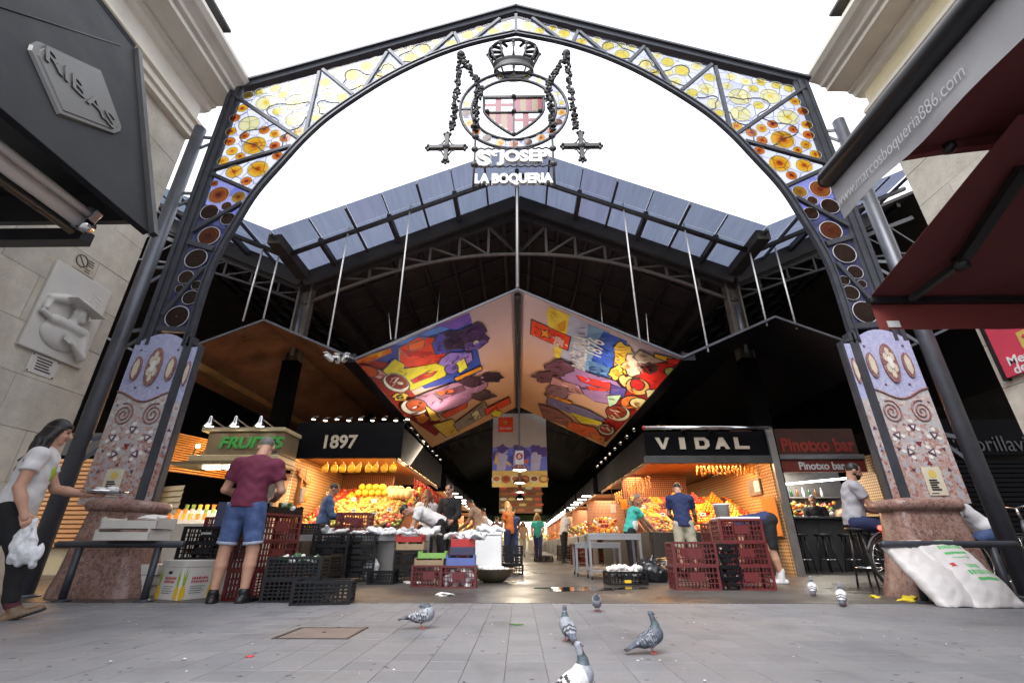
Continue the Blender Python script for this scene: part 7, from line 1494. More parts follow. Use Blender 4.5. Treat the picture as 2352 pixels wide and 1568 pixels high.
# ================================================================ people
M('skin', (.46, .25, .17), .5, 0, .08, 12, .08, 90, sub=.05); M('skin_tan', (.34, .17, .10), .5, 0, .08, 12, .08, 90); M('lip', (.32, .10, .08), .5, 0, .1, 12, 0); M('eye', (.02, .015, .012), .25, 0, .1, 12, 0)
M('hair_black', (.010, .008, .008), .45, 0, .4, 40, .5, 120); M('hair_grey', (.13, .12, .115), .6, 0, .3, 60, .5, 160); M('hair_red', (.16, .06, .03), .5, 0, .3, 40, .4, 120); M('hair_blond', (.40, .24, .10), .5, 0, .3, 40, .4, 120)
for nm, c_ in (('tee_white', (.62, .61, .62)), ('tee_grey', (.36, .36, .40)), ('maroon', (.115, .012, .038)), ('navy', (.018, .028, .095)), ('blue_knit', (.05, .085, .18)), ('black_cloth', (.006, .006, .008)), ('teal', (.05, .42, .36)), ('khaki', (.42, .39, .30)), ('orange_top', (.55, .16, .04)), ('tan_shirt', (.38, .26, .18)), ('white_shirt', (.66, .66, .70)), ('grey_sweat', (.34, .34, .36)), ('pale_dress', (.62, .55, .50))):
    M('cl_' + nm, c_, .85, 0, .12, 14, .35, 220, dist=.002)
M('denim', (.035, .065, .19), .85, 0, .35, 9, .4, 260, dist=.002, col2=(.085, .14, .31)); M('denim_cuff', (.33, .37, .46), .85, 0, .15, 12, .3, 200); M('denim_dk', (.018, .028, .085), .85, 0, .25, 9, .4, 260)
M('shoe_black', (.010, .010, .012), .4, 0, .3, 20, .2, 60); M('boot_brown', (.14, .085, .045), .45, 0, .3, 14, .2, 60); M('boot_elastic', (.06, .012, .02), .8, 0, .2, 30, .2); M('sole', (.02, .017, .015), .7, 0, .2, 20, .2); M('shoe_white', (.55, .55, .56), .6, 0, .15, 20, .2)
def U(*v): v = Vector(v); return v.normalized()
def ang(f, s=0.): return Vector((math.sin(R(s)), math.sin(R(f)) * math.cos(R(s)), -math.cos(R(f)) * math.cos(R(s))))   # f forward swing, s outward swing; 0 = straight down
def hand_prims(w, fd, pn, sc, curl, thumb_s):
    fd = Vector(fd).normalized(); pn = Vector(pn); pn = (pn - fd * pn.dot(fd)).normalized(); lt = fd.cross(pn); out = []
    c_ = w + fd * .045 * sc
    rot = Matrix((lt, pn, fd)).transposed(); out.append(('b', c_, (.040 * sc, .015 * sc, .050 * sc), .012, .013 * sc, rot))
    for k, (o, L_) in enumerate(((-.029, .066), (-.010, .075), (.010, .070), (.028, .056))):
        b0 = w + fd * .088 * sc + lt * o * sc; a1, a2 = curl, curl * 1.9
        d1 = fd * math.cos(a1) + pn * math.sin(a1); d2 = fd * math.cos(a2) + pn * math.sin(a2)
        b1 = b0 + d1 * L_ * .5 * sc; b2 = b1 + d2 * L_ * .5 * sc
        out += [('c', b0, b1, .0095 * sc, .0088 * sc, .004), ('c', b1, b2, .0086 * sc, .0072 * sc, .003)]
    t0 = w + fd * .03 * sc + lt * thumb_s * .035 * sc; t1 = t0 + (fd * .6 + lt * thumb_s * .6 + pn * .35).normalized() * .042 * sc; t2 = t1 + (fd * .8 + pn * .5 + lt * thumb_s * .1).normalized() * .03 * sc
    return out + [('c', t0, t1, .013 * sc, .0105 * sc, .012), ('c', t1, t2, .0105 * sc, .008 * sc, .004)]
def human(label, loc, rz, H, pose, top, bottom, hair, shoes='shoe_black', skin='skin', res=.013, group=None, hem=.05, sleeve=.55, leg=1.0, cuff=None, hairstyle='short', beard=False, apron=None, toff=.016, bare=False):
    o = thing('person', label, 'person', loc, rz, group); V_ = Vector
    lean = R(pose.get('lean', 3)); side = R(pose.get('side', 0)); sp = V_((math.sin(side), math.sin(lean) * math.cos(side), math.cos(lean) * math.cos(side)))
    T = {s: pose['leg' + s] for s in 'LR'}; LT, LS = .245 * H, .235 * H
    drop = max(-(T[s][0] * LT + T[s][1] * LS).z for s in 'LR'); pz = pose.get('pz', drop + .055 * H + .01 * H)
    P = V_((0, 0, pz)); X = V_((1, 0, 0)); spn = Matrix.Rotation(-lean, 3, 'X') @ Matrix.Rotation(side, 3, 'Y')
    tw = R(pose.get('twist', 0)); XS = (X * math.cos(tw) + V_((0, 1, 0)) * math.sin(tw) * math.cos(lean)).normalized()
    nb = P + sp * .295 * H; ch = P + sp * .20 * H
    hp, hy, hr = pose.get('head', (0, 0, 0)); hl = lean + R(hp); hdv = V_((math.sin(side), math.sin(hl), math.cos(hl))).normalized(); HCn = nb + hdv * .115 * H
    hrot = (Matrix.Rotation(R(hy), 3, 'Z') @ Matrix.Rotation(-hl, 3, 'X') @ Matrix.Rotation(R(hr), 3, 'Y'))
    hv = lambda x, y, z: HCn + hrot @ V_((x * H, y * H, z * H))
    body = [('e', ch, (.094 * H, .062 * H, .125 * H), .05, spn), ('e', P + sp * .02 * H, (.090 * H, .066 * H, .085 * H), .05, spn), ('c', P, nb - sp * .06 * H, .068 * H, .062 * H, .05), ('c', nb - sp * .03 * H, HCn - hdv * .03 * H, .040 * H, .034 * H, .03)]
    wear_t = [('e', ch, (.094 * H + toff, .062 * H + toff, .125 * H + toff), .05, spn), ('e', P + sp * .03 * H, (.088 * H + toff, .066 * H + toff, .10 * H + toff), .06, spn), ('c', P - sp * .04 * H, nb - sp * .06 * H, .070 * H + toff, .064 * H + toff, .05)]
    wear_b = [('e', P - sp * .0 * H, (.088 * H + .012, .068 * H + .012, .085 * H + .012), .05, spn)]
    hands, shoe = [], []; J = {}
    for s, sg in (('L', -1), ('R', 1)):
        sh = nb - sp * .035 * H + XS * sg * .105 * H; au, af = [V_(v).normalized() for v in pose['arm' + s][:2]]
        el = sh + au * .17 * H; wr_ = el + af * .145 * H; J['w' + s] = wr_; J['el' + s] = el
        body += [('c', nb - sp * .03 * H, sh, .045 * H, .034 * H, .03), ('c', sh, el, .031 * H, .0245 * H, .02), ('c', el, el.lerp(wr_, .4), .025 * H, .0255 * H, .012), ('c', el.lerp(wr_, .4), wr_, .0255 * H, .0165 * H, .012)]
        wear_t += [('c', nb - sp * .035 * H, sh, .045 * H + toff * .6, .036 * H + toff, .03)]
        if sleeve <= 1: wear_t.append(('c', sh, sh.lerp(el, sleeve), .035 * H + toff, .033 * H + toff, .025, True))
        else: wear_t += [('c', sh, el, .034 * H + toff, .027 * H + toff, .025), ('c', el, el.lerp(wr_, .9), .027 * H + toff, .021 * H + toff, .02, True)]
        pn = pose['arm' + s][2] if len(pose['arm' + s]) > 2 else V_((-sg, 0, 0)); cu = pose['arm' + s][3] if len(pose['arm' + s]) > 3 else .35
        hands += hand_prims(wr_, af, pn, H / 1.75, cu, 1 if (af.cross(V_(pn))).dot(V_((0, 1, 0)) + sp * .2) > 0 else -1); body += [('c', wr_ - af * .01, wr_ + af * .03, .017 * H, .02 * H, .01)]
        hj = P - V_((0, 0, .02 * H)) + X * sg * .052 * H; kn = hj + T[s][0] * LT; an = kn + T[s][1] * LS; J['an' + s] = an
        body += [('c', hj, kn, .053 * H, .034 * H, .03), ('c', kn, kn.lerp(an, .35), .034 * H, .035 * H, .015), ('c', kn.lerp(an, .35), an, .034 * H, .021 * H, .015)]
        fw = V_(T[s][2]).normalized(); body += [('c', an, an + fw * .04 * H - V_((0, 0, .02 * H)), .021 * H, .012 * H, .015)]
        if leg <= 1.01: wear_b.append(('c', hj, hj.lerp(kn, leg), .056 * H + .012, .044 * H + .014, .035, True))
        else: wear_b += [('c', hj, kn, .055 * H + .010, .038 * H + .010, .035), ('c', kn, kn.lerp(an, leg - 1), .038 * H + .010, .028 * H + .010, .02, True)]
        if cuff: e0 = hj.lerp(kn, leg - .03); e1 = hj.lerp(kn, leg + .045); shoe.append(('cuff', [('c', e0, e1, .0445 * H + .019, .0445 * H + .019, 0, True), ('x', e0 , -(e1 - e0))]))
        upv = V_((0, 0, 1)) if abs(fw.z) < .9 else V_((0, 1, 0)); lt = fw.cross(upv).normalized(); u2 = lt.cross(fw)
        heel = an - u2 * .035 * H - fw * .018 * H; toe = an - u2 * .040 * H + fw * .10 * H; rot = Matrix((fw, lt, u2)).transposed()
        shoe.append(('shoe', [('c', heel, toe, .026 * H, .020 * H, .02), ('c', an + u2 * (.012 if shoes == 'shoe_black' else .055) * H, heel + fw * .04 * H, .0275 * H, .034 * H, .02), ('c', heel, an - u2 * .05 * H + fw * .11 * H, .022 * H, .018 * H, .02), ('x', an - u2 * .055 * H, -u2)], an, u2))
    head = [('e', hv(0, -.004, .012), (.043 * H, .054 * H, .055 * H), .02, hrot), ('e', hv(0, .018, -.022), (.034 * H, .036 * H, .046 * H), .025, hrot), ('c', hv(0, .052, .004), hv(0, .064, -.014), .006 * H, .0095 * H, .008), ('e', hv(0, .034, -.054), (.020 * H, .016 * H, .014 * H), .02, hrot), ('c', nb, hv(0, -.012, -.03), .036 * H, .033 * H, .02)]
    for sg in (-1, 1): head += [('e', hv(sg * .044, -.004, -.006), (.007 * H, .013 * H, .020 * H), .006, hrot), ('e', hv(sg * .019, .046, -.018), (.012 * H, .01 * H, .010 * H), .01, hrot), ('e', hv(sg * .018, .048, .014), (.013 * H, .006 * H, .005 * H), .006, hrot)]
    iv = np.array(hrot.transposed())
    def pick(c_):
        l = (c_ - np.array(HCn)) @ iv.T / H; m_ = np.zeros(len(c_), int)
        for sg in (-1, 1): m_[((l[:, 0] - sg * .018) ** 2 / .008 ** 2 + (l[:, 2] - .004) ** 2 / .0045 ** 2 < 1) & (l[:, 1] > .02)] = 2; m_[(abs(l[:, 0] - sg * .018) < .014) & (abs(l[:, 2] - .018) < .0035) & (l[:, 1] > .02)] = 3
        m_[(abs(l[:, 0]) < .016) & (abs(l[:, 2] + .034) < .0055) & (l[:, 1] > .025)] = 1
        return m_
    fine = res < .011
    soft('body', [(body, res), (head, .0065 if fine else .009), (hands, .0048 if fine else .007)], [skin, 'lip', 'eye', 'hair_' + hair], o, pick)
    if not bare:
        wear_t.append(('x', P - sp * hem * H, -sp)); soft('top', [(wear_t, res)], ['cl_' + top], o, wr=.005, seed=int(H * 100) % 7)
    wear_b.append(('x', P + sp * .085 * H, sp)); soft('trousers' if leg > 1 else 'shorts', [(wear_b, res)], [bottom], o, wr=.003, seed=3)
    for e in shoe:
        if e[0] == 'cuff': soft('cuff', [(e[1], .009)], [cuff], o)
        else:
            an, u2 = e[2], e[3]; nu = np.array(u2); na = np.array(an)
            soft('shoe', [(e[1], .008 if fine else .011)], [shoes, 'sole', 'boot_elastic'], o, lambda c_, nu=nu, na=na: np.where((c_ - na) @ nu < -.043 * H, 1, np.where(((c_ - na) @ nu > .005 * H) & (shoes == 'boot_brown'), 2, 0)))
    if hairstyle != 'none':
        hp_ = [('e', hv(0, -.010, .020), (.0475 * H, .058 * H, .057 * H), .02, hrot)]
        if hairstyle == 'short': hp_ = [('e', hv(0, -.008, .0165), (.0452 * H, .0562 * H, .0535 * H), .02, hrot), ('x', hv(0, .034, .030), hrot @ V_((0, .8, -.6))), ('x', hv(0, 0, -.012), hrot @ V_((0, .5, -.87)))]
        else:
            g = random.Random(4); hp_.append(('x', hv(0, .036, .014), hrot @ V_((0, .9, -.5))))
            for k in range(26):
                a = math.pi * (.93 + 1.14 * k / 25) if hairstyle == 'long' else math.pi * (1.2 + .6 * k / 25); r_ = .048
                p0 = hv(r_ * math.cos(a), r_ * math.sin(a) * 1.1 - .004, .005); p1 = hv(r_ * 1.3 * math.cos(a) + g.uniform(-.01, .01), r_ * 1.15 * math.sin(a) - .004 + g.uniform(-.012, .012), -.05); p2 = p1 + V_((g.uniform(-.03, .03), -.004 + g.uniform(-.025, .02), -.075 - g.uniform(0, .06))) * H
                hp_ += [('c', p0, p1, .015 * H, .017 * H, .010), ('c', p1, p2, .017 * H, .010 * H, .008)]
                if hairstyle == 'long': p3 = p2 + V_((g.uniform(-.03, .03), g.uniform(-.03, .01), -.04 - g.uniform(0, .04))) * H; hp_ += [('c', p2, p3, .011 * H, .004 * H, .006)]
            hp_ += [('e', hv(0, .034, .040), (.036 * H, .02 * H, .018 * H), .015, hrot)]
        soft('hair', [(hp_, .007 if fine else .010)], ['hair_' + hair], o, wr=.004, seed=2)
    if beard: soft('beard', [([('e', hv(0, .028, -.040), (.034 * H, .030 * H, .032 * H), .01, hrot), ('e', hv(0, .0, -.030), (.041 * H, .03 * H, .022 * H), .01, hrot), ('x', hv(0, 0, -.026), hrot @ V_((0, -.3, 1)))], .008)], ['hair_' + hair], o)
    if apron: soft('apron', [([('e', P + sp * .05 * H + V_((0, .02, 0)), (.092 * H + .02, .066 * H + .016, .17 * H), .05, spn), ('x', P, V_((0, -1, 0)))], res)], [apron], o, wr=.003)
    o_j = {k: Matrix.Rotation(rz, 3, 'Z') @ v + V_(loc) for k, v in J.items()}
    return o, o_j
stand = {'lean': 4, 'legL': (ang(3, -2), ang(-2), (0, 1, 0)), 'legR': (ang(-2, 2), ang(-4), (0, 1, 0)), 'armL': (ang(15, -12), ang(60, 10)), 'armR': (ang(15, 12), ang(60, -10)), 'head': (12, 0, 0)}
def P_(**k): d = dict(stand); d.update(k); return d
# the woman walking past with a tray
wl = Vector((-4.36, 4.14, 0))
wo, wj = human('long-haired woman in white tee and black trousers carrying a tray of cups', wl, R(-55), 1.63, P_(lean=6, legR=(ang(24), ang(10), (0, .94, .34)), legL=(ang(-20), ang(-42), (0, .75, -.66)), armR=(ang(-6, 10), ang(26, 4), (-1, 0, 0), .75), armL=(ang(28, -6), ang(82, 12), (0, 0, 1), .1), head=(4, -6, 0)), 'tee_white', 'cl_black_cloth', 'black', 'boot_brown', res=.0095, hem=.03, sleeve=.5, leg=1.86, hairstyle='long')
soft('tee_print', [([('e', Vector((0, .138, 1.15)), (.075, .032, .09), .0)], .008)], ['leaf_ink'], wo)
tl = wj['wL'] + Vector((.11, .09, .015)); tr_ = thing('serving_tray', 'round metal tray held out by the walking woman', 'tray', tl); MB().lathe([(0, .0), (.15, .0), (.18, .018), (.183, .018), (.15, -.006), (0, -.006)], 30).build('dish', 'chrome', tr_)
for k, (dx, dy) in enumerate(((-.08, .03), (.08, -.02))):
    o = thing('coffee_cup', 'white coffee cup on the serving tray, the one %s' % ('nearer her hand', 'at the far edge')[k], 'cup', tl + Vector((dx, dy, .002)), group='cups on the tray'); MB().lathe([(.02, 0), (.038, .025), (.044, .055), (.041, .055), (.03, .02), (0, .012)], 20).build('bowl', 'white', o); MB().lathe([(0, 0), (.06, .004), (.062, .008), (0, .002)], 20).build('saucer', 'white', o); MB().path([(.042, 0, .045), (.062, 0, .04), (.06, 0, .022), (.036, 0, .018)], .004, 6).build('handle', 'white', o)
wb = wj['wR'] + Vector((.06, .05, -.07)); o = soft('shopping_bag', [([('e', (0, 0, -.20), (.09, .05, .12), .02), ('e', (.06, .02, -.25), (.09, .05, .07), .015), ('e', (-.06, -.01, -.15), (.05, .03, .12), .02), ('c', (-.02, 0, -.12), (0, 0, .02), .03, .014, .02), ('c', (.05, 0, -.12), (0, 0, .02), .03, .012, .015), ('c', (-.1, 0, -.1), (-.06, 0, -.28), .012, .03, .015), ('c', (.12, .02, -.14), (.1, .02, -.3), .012, .035, .012)], .008)], ['plastic_w'], None, wr=.011, seed=9); o.location = wb; tag(o, 'white plastic shopping bag in the walking woman’s hand', 'bag')
# the man with his back to us
ml = gp(512, 1376); ml.x = -3.06; ml.y = 5.42
mo, _ = human('grey-haired man in maroon tee and denim shorts seen from behind', ml, R(8), 1.76, P_(lean=7, twist=6, legL=(ang(2, -5), ang(-3, -1), (-.3, 1, 0)), legR=(ang(4, 6), ang(-6, 2), (.35, 1, 0)), armL=(ang(4, -20), ang(78, 28), (0, 0, 1), .6), armR=(ang(4, 20), ang(72, -30), (0, 0, 1), .6), head=(24, 10, 0)), 'maroon', 'denim', 'grey', 'shoe_black', res=.0095, hem=.02, sleeve=.62, leg=.80, cuff='denim_cuff', toff=.022); mo.scale = (1.05, 1.06, 1.0)
# vendors and shoppers
human('vendor in a blue jumper before the mango pile', (-3.86, 9.62, 0), R(-70), 1.68, P_(lean=6, armL=(ang(20, -8), ang(80, 5)), armR=(ang(22, 8), ang(75, -5)), head=(14, 0, 0)), 'blue_knit', 'denim_dk', 'black', sleeve=1.5, leg=1.9, skin='skin_tan')
human('vendor in a white tee bending low over the plastic-covered table', (-1.55, 9.62, 0), R(100), 1.76, P_(lean=66, armL=(ang(20, -8), ang(0, 5)), armR=(ang(25, 8), ang(5, -5)), legL=(ang(-8, -4), ang(-8), (0, 1, 0)), legR=(ang(-6, 5), ang(-8), (0, 1, 0)), head=(20, 0, 0)), 'tee_white', 'cl_black_cloth', 'black', sleeve=.5, leg=1.9)
human('man in black standing behind the bending vendor', (-1.45, 10.35, 0), R(160), 1.74, P_(head=(20, 0, 0)), 'black_cloth', 'cl_black_cloth', 'black', sleeve=1.5, leg=1.9, res=.016)
human('red-haired woman in a pale top inside the 1897 stall', (-2.12, 11.2, 0), R(30), 1.72, P_(), 'tee_white', 'cl_black_cloth', 'red', hairstyle='long', leg=1.9, res=.016)
human('man in a tan shirt leaning over the aisle stall', (-.98, 12.6, 0), R(70), 1.72, P_(lean=22, head=(20, 0, 0)), 'tan_shirt', 'cl_khaki', 'black', skin='skin_tan', leg=1.9, res=.016)
human('blond woman in an orange top in the middle of the aisle', (-.28, 14.2, 0), R(60), 1.70, P_(), 'orange_top', 'denim_dk', 'blond', hairstyle='long', leg=1.9, res=.018)
human('person in blue jeans far down the aisle', (-.2, 17.0, 0), R(15), 1.72, P_(), 'navy', 'denim', 'black', leg=1.9, res=.02)
human('distant person in a pale dress walking up the aisle', (1.0, 29., 0), R(185), 1.68, P_(), 'pale_dress', 'cl_pale_dress', 'black', leg=.9, res=.022, skin='skin_tan')
human('woman in teal top and white apron at the VIDAL aisle counter', (2.36, 10.55, 0), R(-75), 1.55, P_(lean=20, armL=(ang(35, -8), ang(40, 5)), armR=(ang(40, 8), ang(45, -5)), head=(22, 0, 0)), 'teal', 'cl_black_cloth', 'red', apron='cl_tee_white', leg=1.9, hairstyle='bob')
human('man in navy shirt and pale shorts at the dried fruit stall', (3.2, 9.62, 0), R(-14), 1.74, P_(lean=10, armL=(ang(20, -10), ang(70, 20)), armR=(ang(26, 14), ang(62, 6)), head=(30, -10, 0), legL=(ang(3, -4), ang(-2), (0, 1, 0)), legR=(ang(3, 4), ang(-4), (0, 1, 0))), 'navy', 'cl_khaki', 'black', sleeve=.6, leg=.95, toff=.02)
human('person bending down behind the tall maroon crate stack', (4.15, 8.25, 0), R(75), 1.72, P_(lean=98, armL=(ang(10, -6), ang(10, 0)), armR=(ang(10, 6), ang(10, 0)), legL=(ang(6, -4), ang(-10), (0, 1, 0)), legR=(ang(0, 5), ang(-8), (0, 1, 0)), head=(10, 0, 0)), 'navy', 'cl_black_cloth', 'black', 'shoe_white', leg=.98, hem=.02)
bs2 = copy_tree(stool, loc=(4.97, 7.3, 0), rz=.4, label='black stool under the seated bearded man', group='bar stools')
human('bearded man in grey tee and jeans sitting sideways on a stool', (4.95, 7.3, 0), R(-108), 1.76, P_(lean=10, pz=.885, legL=(ang(82, -6), ang(12), (0, 1, 0)), legR=(ang(78, 8), ang(4), (0, 1, 0)), armL=(ang(24, -6), ang(72, 14)), armR=(ang(22, 8), ang(70, -10)), head=(12, 0, 0)), 'tee_grey', 'denim_dk', 'black', 'shoe_white', res=.011, sleeve=.6, leg=1.85, beard=True)
human('person in a white shirt crouched behind the right-hand pillar', (6.75, 7.2, 0), R(60), 1.74, P_(lean=38, pz=.72, legL=(ang(70, -8), ang(-20), (0, 1, 0)), legR=(ang(64, 8), ang(-14), (0, 1, 0)), armL=(ang(20, -8), ang(50)), armR=(ang(20, 8), ang(50)), head=(10, 0, 0)), 'white_shirt', 'denim', 'black', sleeve=1.4, leg=1.9)
st2 = copy_tree(stool, loc=(6.75, 7.22, -.16), rz=.1, label='low stool under the person in the white shirt', group='bar stools')
human('barman in dark clothes behind the tapas bar counter', (7.55, 12.5, 0), R(150), 1.72, P_(lean=12, head=(20, 0, 0)), 'black_cloth', 'cl_black_cloth', 'black', sleeve=1.3, leg=1.9, res=.016); human('barman in a pale shirt bending behind the tapas bar', (8.0, 12.7, 0), R(-110), 1.74, P_(lean=40), 'tan_shirt', 'cl_black_cloth', 'black', sleeve=1.3, leg=1.9, res=.016)
for k, (x, y, rz_, tp, bt, hr, lb) in enumerate(((-1.1, 16.0, 80, 'tee_white', 'denim', 'black', 'shopper in a white tee beside the pepper-side stalls'), (.75, 19.5, 170, 'teal', 'denim_dk', 'blond', 'shopper in a teal top walking up the aisle'), (1.55, 17.2, -70, 'white_shirt', 'cl_black_cloth', 'black', 'vendor in a white shirt beside the cart-side stalls'), (-1.0, 22.5, 10, 'maroon', 'denim', 'black', 'shopper in dark red walking away down the aisle'), (.2, 25.5, 185, 'tan_shirt', 'cl_khaki', 'red', 'shopper in tan deep in the aisle'), (-.6, 33., 175, 'navy', 'denim_dk', 'black', 'tiny distant figure in navy at the end of the aisle'))):
    human(lb, (x, y, 0), R(rz_), 1.66 + .03 * (k % 4), P_(lean=4 + 4 * (k % 3), legL=(ang(14 - 5 * k), ang(4 - 5 * k), (0, 1, 0)), legR=(ang(-10 + 4 * k), ang(-16 + 3 * k), (0, 1, 0))), tp, bt, hr, leg=1.9, res=.022, hairstyle='long' if k in (1, 4) else 'short', skin=('skin', 'skin_tan')[k % 2])
# ================================================================ pigeons
for nm, c_ in (('pg_slate', (.085, .095, .125)), ('pg_grey', (.25, .26, .30)), ('pg_white', (.58, .57, .57)), ('pg_dark', (.03, .03, .036)), ('pg_neck', (.06, .085, .10)), ('pg_foot', (.42, .11, .08)), ('pg_beak', (.06, .05, .05))): M(nm, c_, .55, 0, .28, 55, .5, 240, dist=.002)
def pigeon(label, loc, rz, coat, pose='up', sc=1., stride=0.):
    """facing local +Y"""
    o = thing('pigeon', label, 'pigeon', loc, rz, 'pigeons on the paving'); V_ = Vector
    bt = R(-22 if pose != 'preen' else -8); B = Matrix.Rotation(bt, 3, 'X'); c0 = V_((0, 0, .105)); bv = lambda x, y, z: c0 + B @ V_((x, y, z))
    # B tilts the tail down (rotation about X by negative lifts +Y)
    B = Matrix.Rotation(-bt, 3, 'X')
    if pose == 'up': nk, hd, bk = bv(0, .085, .055), bv(0, .105, .115) + V_((0, .0, .005)), V_((0, 1, -.12))
    elif pose == 'low': nk, hd, bk = bv(0, .09, .02), bv(0, .125, .05), V_((0, 1, -.4))
    elif pose == 'tall': nk, hd, bk = bv(0, .085, .07), bv(0, .085, .15), V_((0, 1, -.25))
    else: nk, hd, bk = bv(-.01, .05, .07), bv(-.025, .0, .085), V_((-.3, -.8, -.4))
    pr = [('e', bv(0, .0, 0), (.056, .105, .058), .02, B), ('e', bv(0, .055, .008), (.052, .058, .056), .03, B), ('c', bv(0, .06, .03), nk, .044, .026, .03), ('c', nk, hd, .026, .018, .02), ('e', hd + V_((0, .004, .004)), (.0175, .023, .0185), .01), ('c', bv(0, -.07, .0), bv(0, -.15, .008), .030, .014, .03), ('b', bv(0, -.175, .008), (.030, .055, .007), .02, .006, B)]
    for s in (-1, 1): pr += [('e', bv(s * .045, -.01, .010), (.018, .095, .040), .012, B), ('c', bv(s * .042, -.06, .018), bv(s * .018, -.175, .018), .020, .006, .012), ('c', bv(s * .022, -.012, -.045), V_((s * .022, bv(0, -.012, -.045).y, .055)), .02, .010, .02)]
    bk = bk.normalized(); hb = hd + V_((0, .004, .002)); pr += [('c', hb + bk * .018, hb + bk * .040, .006, .0025, .005)]
    iB = np.array(B.transposed()); nc = np.array(c0)
    mats = ['pg_slate', 'pg_grey', 'pg_white', 'pg_dark', 'pg_neck', 'pg_beak', 'eye']; main = {'blue': 1, 'white': 2, 'dark': 0, 'pied': 1}[coat]
    def pick(c_):
        l = (c_ - nc) @ iB.T; x, y, z = abs(l[:, 0]), l[:, 1], l[:, 2]; m_ = np.full(len(c_), main)
        nh = np.array(nk); dn = np.linalg.norm(c_ - nh, axis=1); hh = np.linalg.norm(c_ - np.array(hd), axis=1)
        wing = (x > .028) | (z > .03); nz_ = np.sin(c_[:, 0] * 190 + np.sin(c_[:, 1] * 130) * 2) * np.sin(c_[:, 1] * 170 + c_[:, 2] * 120)
        if coat in ('blue', 'white'):
            for a, w_ in ((-.045, .010), (-.085, .012)): m_[wing & (abs(y - a + x * .35 + .006 * nz_) < w_) & (z > -.045)] = 3
        if coat == 'dark': m_[wing & (nz_ > .35) & (y < .03)] = 1; m_[wing & (nz_ < -.6)] = 3
        if coat == 'pied': m_[(nz_ > .25) & (y < .06)] = 3; m_[(nz_ < -.72) & (y < .05)] = 2
        m_[(y < -.13) & (m_ != 3)] = 0; m_[y < -.2] = 3
        if coat == 'white': m_[(y > .05) & (dn > .03)] = 1
        m_[dn < (.044 if coat != 'dark' else .05)] = 4; m_[hh < .03] = 0 if coat != 'white' else 1
        q = c_ - np.array(hb); m_[(q @ np.array(bk)) > .021] = np.where(hh[(q @ np.array(bk)) > .021] < .06, 5, m_[(q @ np.array(bk)) > .021])
        for s in (-1, 1): m_[np.linalg.norm(c_ - np.array(hb + V_((s * .016, bk.y * .008, .004))), axis=1) < .0048] = 6
        return m_
    soft('body', [(pr, .0042)], mats, o, pick)
    for s in (-1, 1):
        hip = V_((s * .022, bv(0, -.012, -.045).y, .062)); ft = V_((s * .024, hip.y + .012 + s * stride, .006)); mb = MB().path([hip, V_((s * .023, (hip.y + ft.y) / 2 - .01, .034)), ft], [.006, .0042, .0042], 7)
        for a in (-28, 0, 28, 180): d = V_((math.sin(R(a)), math.cos(R(a)), 0)); mb.path([ft, ft + d * .016 + V_((0, 0, .001)), ft + d * (.03 if a != 180 else .016) + V_((0, 0, -.003))], [.0042, .0038, .002], 6)
        mb.build('leg', 'pg_foot', o)
    sc *= .70; o.scale = (sc, sc, sc); return o
pigeon('preening pigeon with head tucked over its back, near the hatch', gp(968, 1443), R(-78), 'pied', 'preen', 1.08)
pigeon('dark-fronted pigeon facing the camera beside the drain line', gp(1372, 1404), R(172), 'pied', 'low', 1.0)
pigeon('blue-grey pigeon walking away from the camera', gp(1304, 1472), R(12), 'blue', 'up', 1.0, .015)
pigeon('dark pigeon with raised head walking to the right', gp(1497, 1501), R(-82), 'dark', 'tall', 1.0, -.015)
pigeon('large white-winged pigeon cropped by the lower edge of the picture', atZ(1325, 1618) , R(-68), 'white', 'tall', .98)
pigeon('white-backed pigeon seen from behind on the concrete', gp(1870, 1367), R(-34), 'white', 'up', 1.08)
pigeon('white-backed pigeon seen from behind just short of the drain line', gp(1938, 1390), R(-36), 'white', 'up', 1.08)
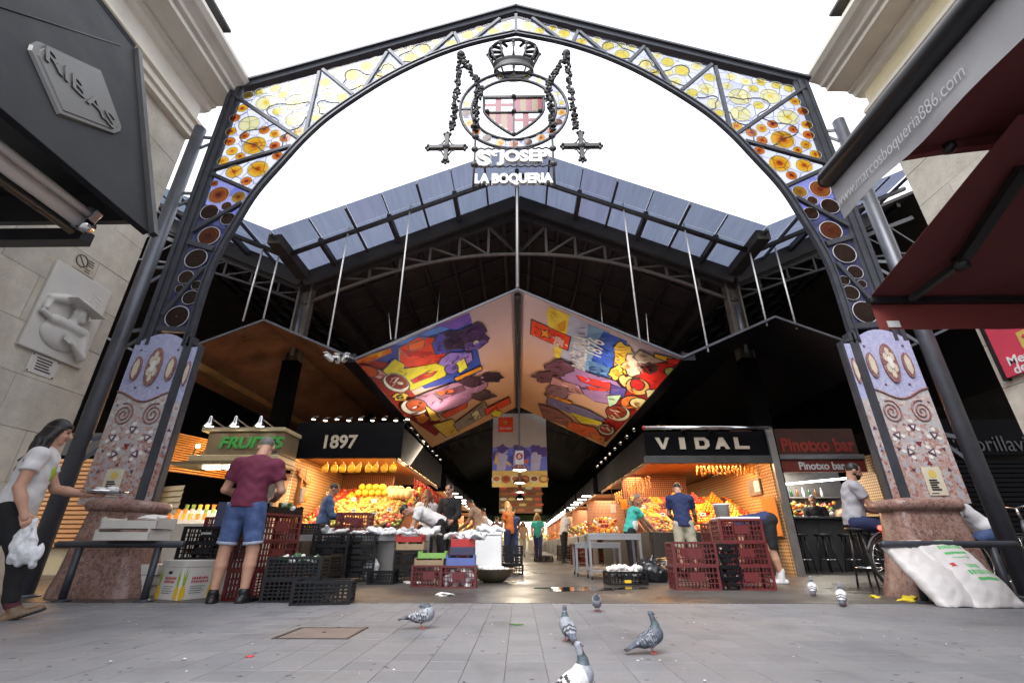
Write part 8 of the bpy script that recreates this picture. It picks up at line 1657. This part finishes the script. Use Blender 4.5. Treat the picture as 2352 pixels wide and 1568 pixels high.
# ================================================================ bicycles
M('rubber', (.012, .012, .012), .8, 0, .2, 20, .2)
def bicycle(label, loc, rz, colour):
    o = thing('bicycle', label, 'bicycle', loc, rz, 'parked bicycles'); Rw = .335
    for nm, y in (('front_wheel', .52), ('rear_wheel', -.52)):
        w = MB().path([(0, y + Rw * math.cos(2 * math.pi * k / 40), Rw + .01 + Rw * math.sin(2 * math.pi * k / 40)) for k in range(40)], .017, 8, closed=True).build('wheel', 'rubber', o)
        MB().path([(0, y + (Rw - .024) * math.cos(2 * math.pi * k / 40), Rw + .01 + (Rw - .024) * math.sin(2 * math.pi * k / 40)) for k in range(40)], .010, 6, closed=True).build('rim', 'chrome', w)
        mb = MB()
        for k in range(20): a = 2 * math.pi * k / 20; mb.tube((.015 * (-1) ** k, y + .02 * math.cos(a + 1), Rw + .01 + .02 * math.sin(a + 1)), (0, y + (Rw - .03) * math.cos(a), Rw + .01 + (Rw - .03) * math.sin(a)), .0022, 4)
        mb.tube((-.04, y, Rw + .01), (.04, y, Rw + .01), .018, 10); mb.build('spokes', 'chrome', w)
    z0 = Rw + .01; bb_, st_, hd_, hd2 = (0, -.08, .28), (0, -.22, .80), (0, .36, .84), (0, .40, .68)
    mb = MB()
    for p_, q_, r_ in ((bb_, st_, .017), (st_, hd_, .017), (bb_, hd2, .02), (hd_, hd2, .022), (bb_, (0, -.52, z0), .011), ((0, -.2, .74), (0, -.52, z0), .010)): mb.tube(p_, q_, r_, 10)
    mb.build('frame', colour, o)
    mb = MB()
    for s in (-1, 1): mb.path([hd2, (s * .045, .44, .60), (s * .045, .52, z0)], .012, 8)
    mb.build('fork', colour, o)
    MB().path([(-.28, .28, 1.02), (-.2, .36, 1.03), (0, .38, 1.0), (.2, .36, 1.03), (.28, .28, 1.02)], .013, 8).tube((0, .36, .84), (0, .38, 1.0), .014).build('handlebar', 'chrome', o)
    for s in (-1, 1): MB().path([(s * .28, .28, 1.02), (s * .285, .18, 1.01)], .017, 8).build('grip', 'rubber', o); MB().path([(s * .24, .33, 1.0), (s * .25, .36, .96), (s * .25, .26, .95)], .006, 6).build('brake_lever', 'chrome', o)
    MB().tube((0, -.22, .80), (0, -.26, .93), .013).build('seat_post', 'chrome', o); soft('saddle', [([('c', (0, -.36, .955), (0, -.14, .96), .06, .022, .03), ('x', (0, 0, .94), (0, 0, -1))], .011)], ['shoe_black'], o)
    MB().tube((-.02, -.08, .28), (.03, -.08, .28), .085, 20).build('chain_ring', 'iron', o); MB().bar((.05, -.08, .28), (.06, .02, .16), .015, .02).build('crank', 'chrome', o); MB().box((.1, .02, .16), (.09, .06, .02)).build('pedal', 'rubber', o)
    MB().bar((0, -.3, .72), (0, -.60, .70), .1, .012).build('rack', 'chrome', o); MB().path([(0, -.52 + .37 * math.cos(R(a)), z0 + .37 * math.sin(R(a))) for a in range(40, 170, 10)], .016, 6).build('mudguard', 'iron', o)
    E('tail_red', (1, .03, .02), 6.) if 'tail_red' not in MATS else None
    MB().ell((0, -.60, .76), .03).build('tail_light', 'tail_red', o)
    return o
bicycle('silver-wheeled bicycle parked at the edge beside the bracing pipe', (6.95, 6.55, 0), R(96), 'steel_lt')
bicycle('dark bicycle parked behind the right-hand mosaic pillar', (5.35, 6.62, 0), R(-84), 'black_metal')
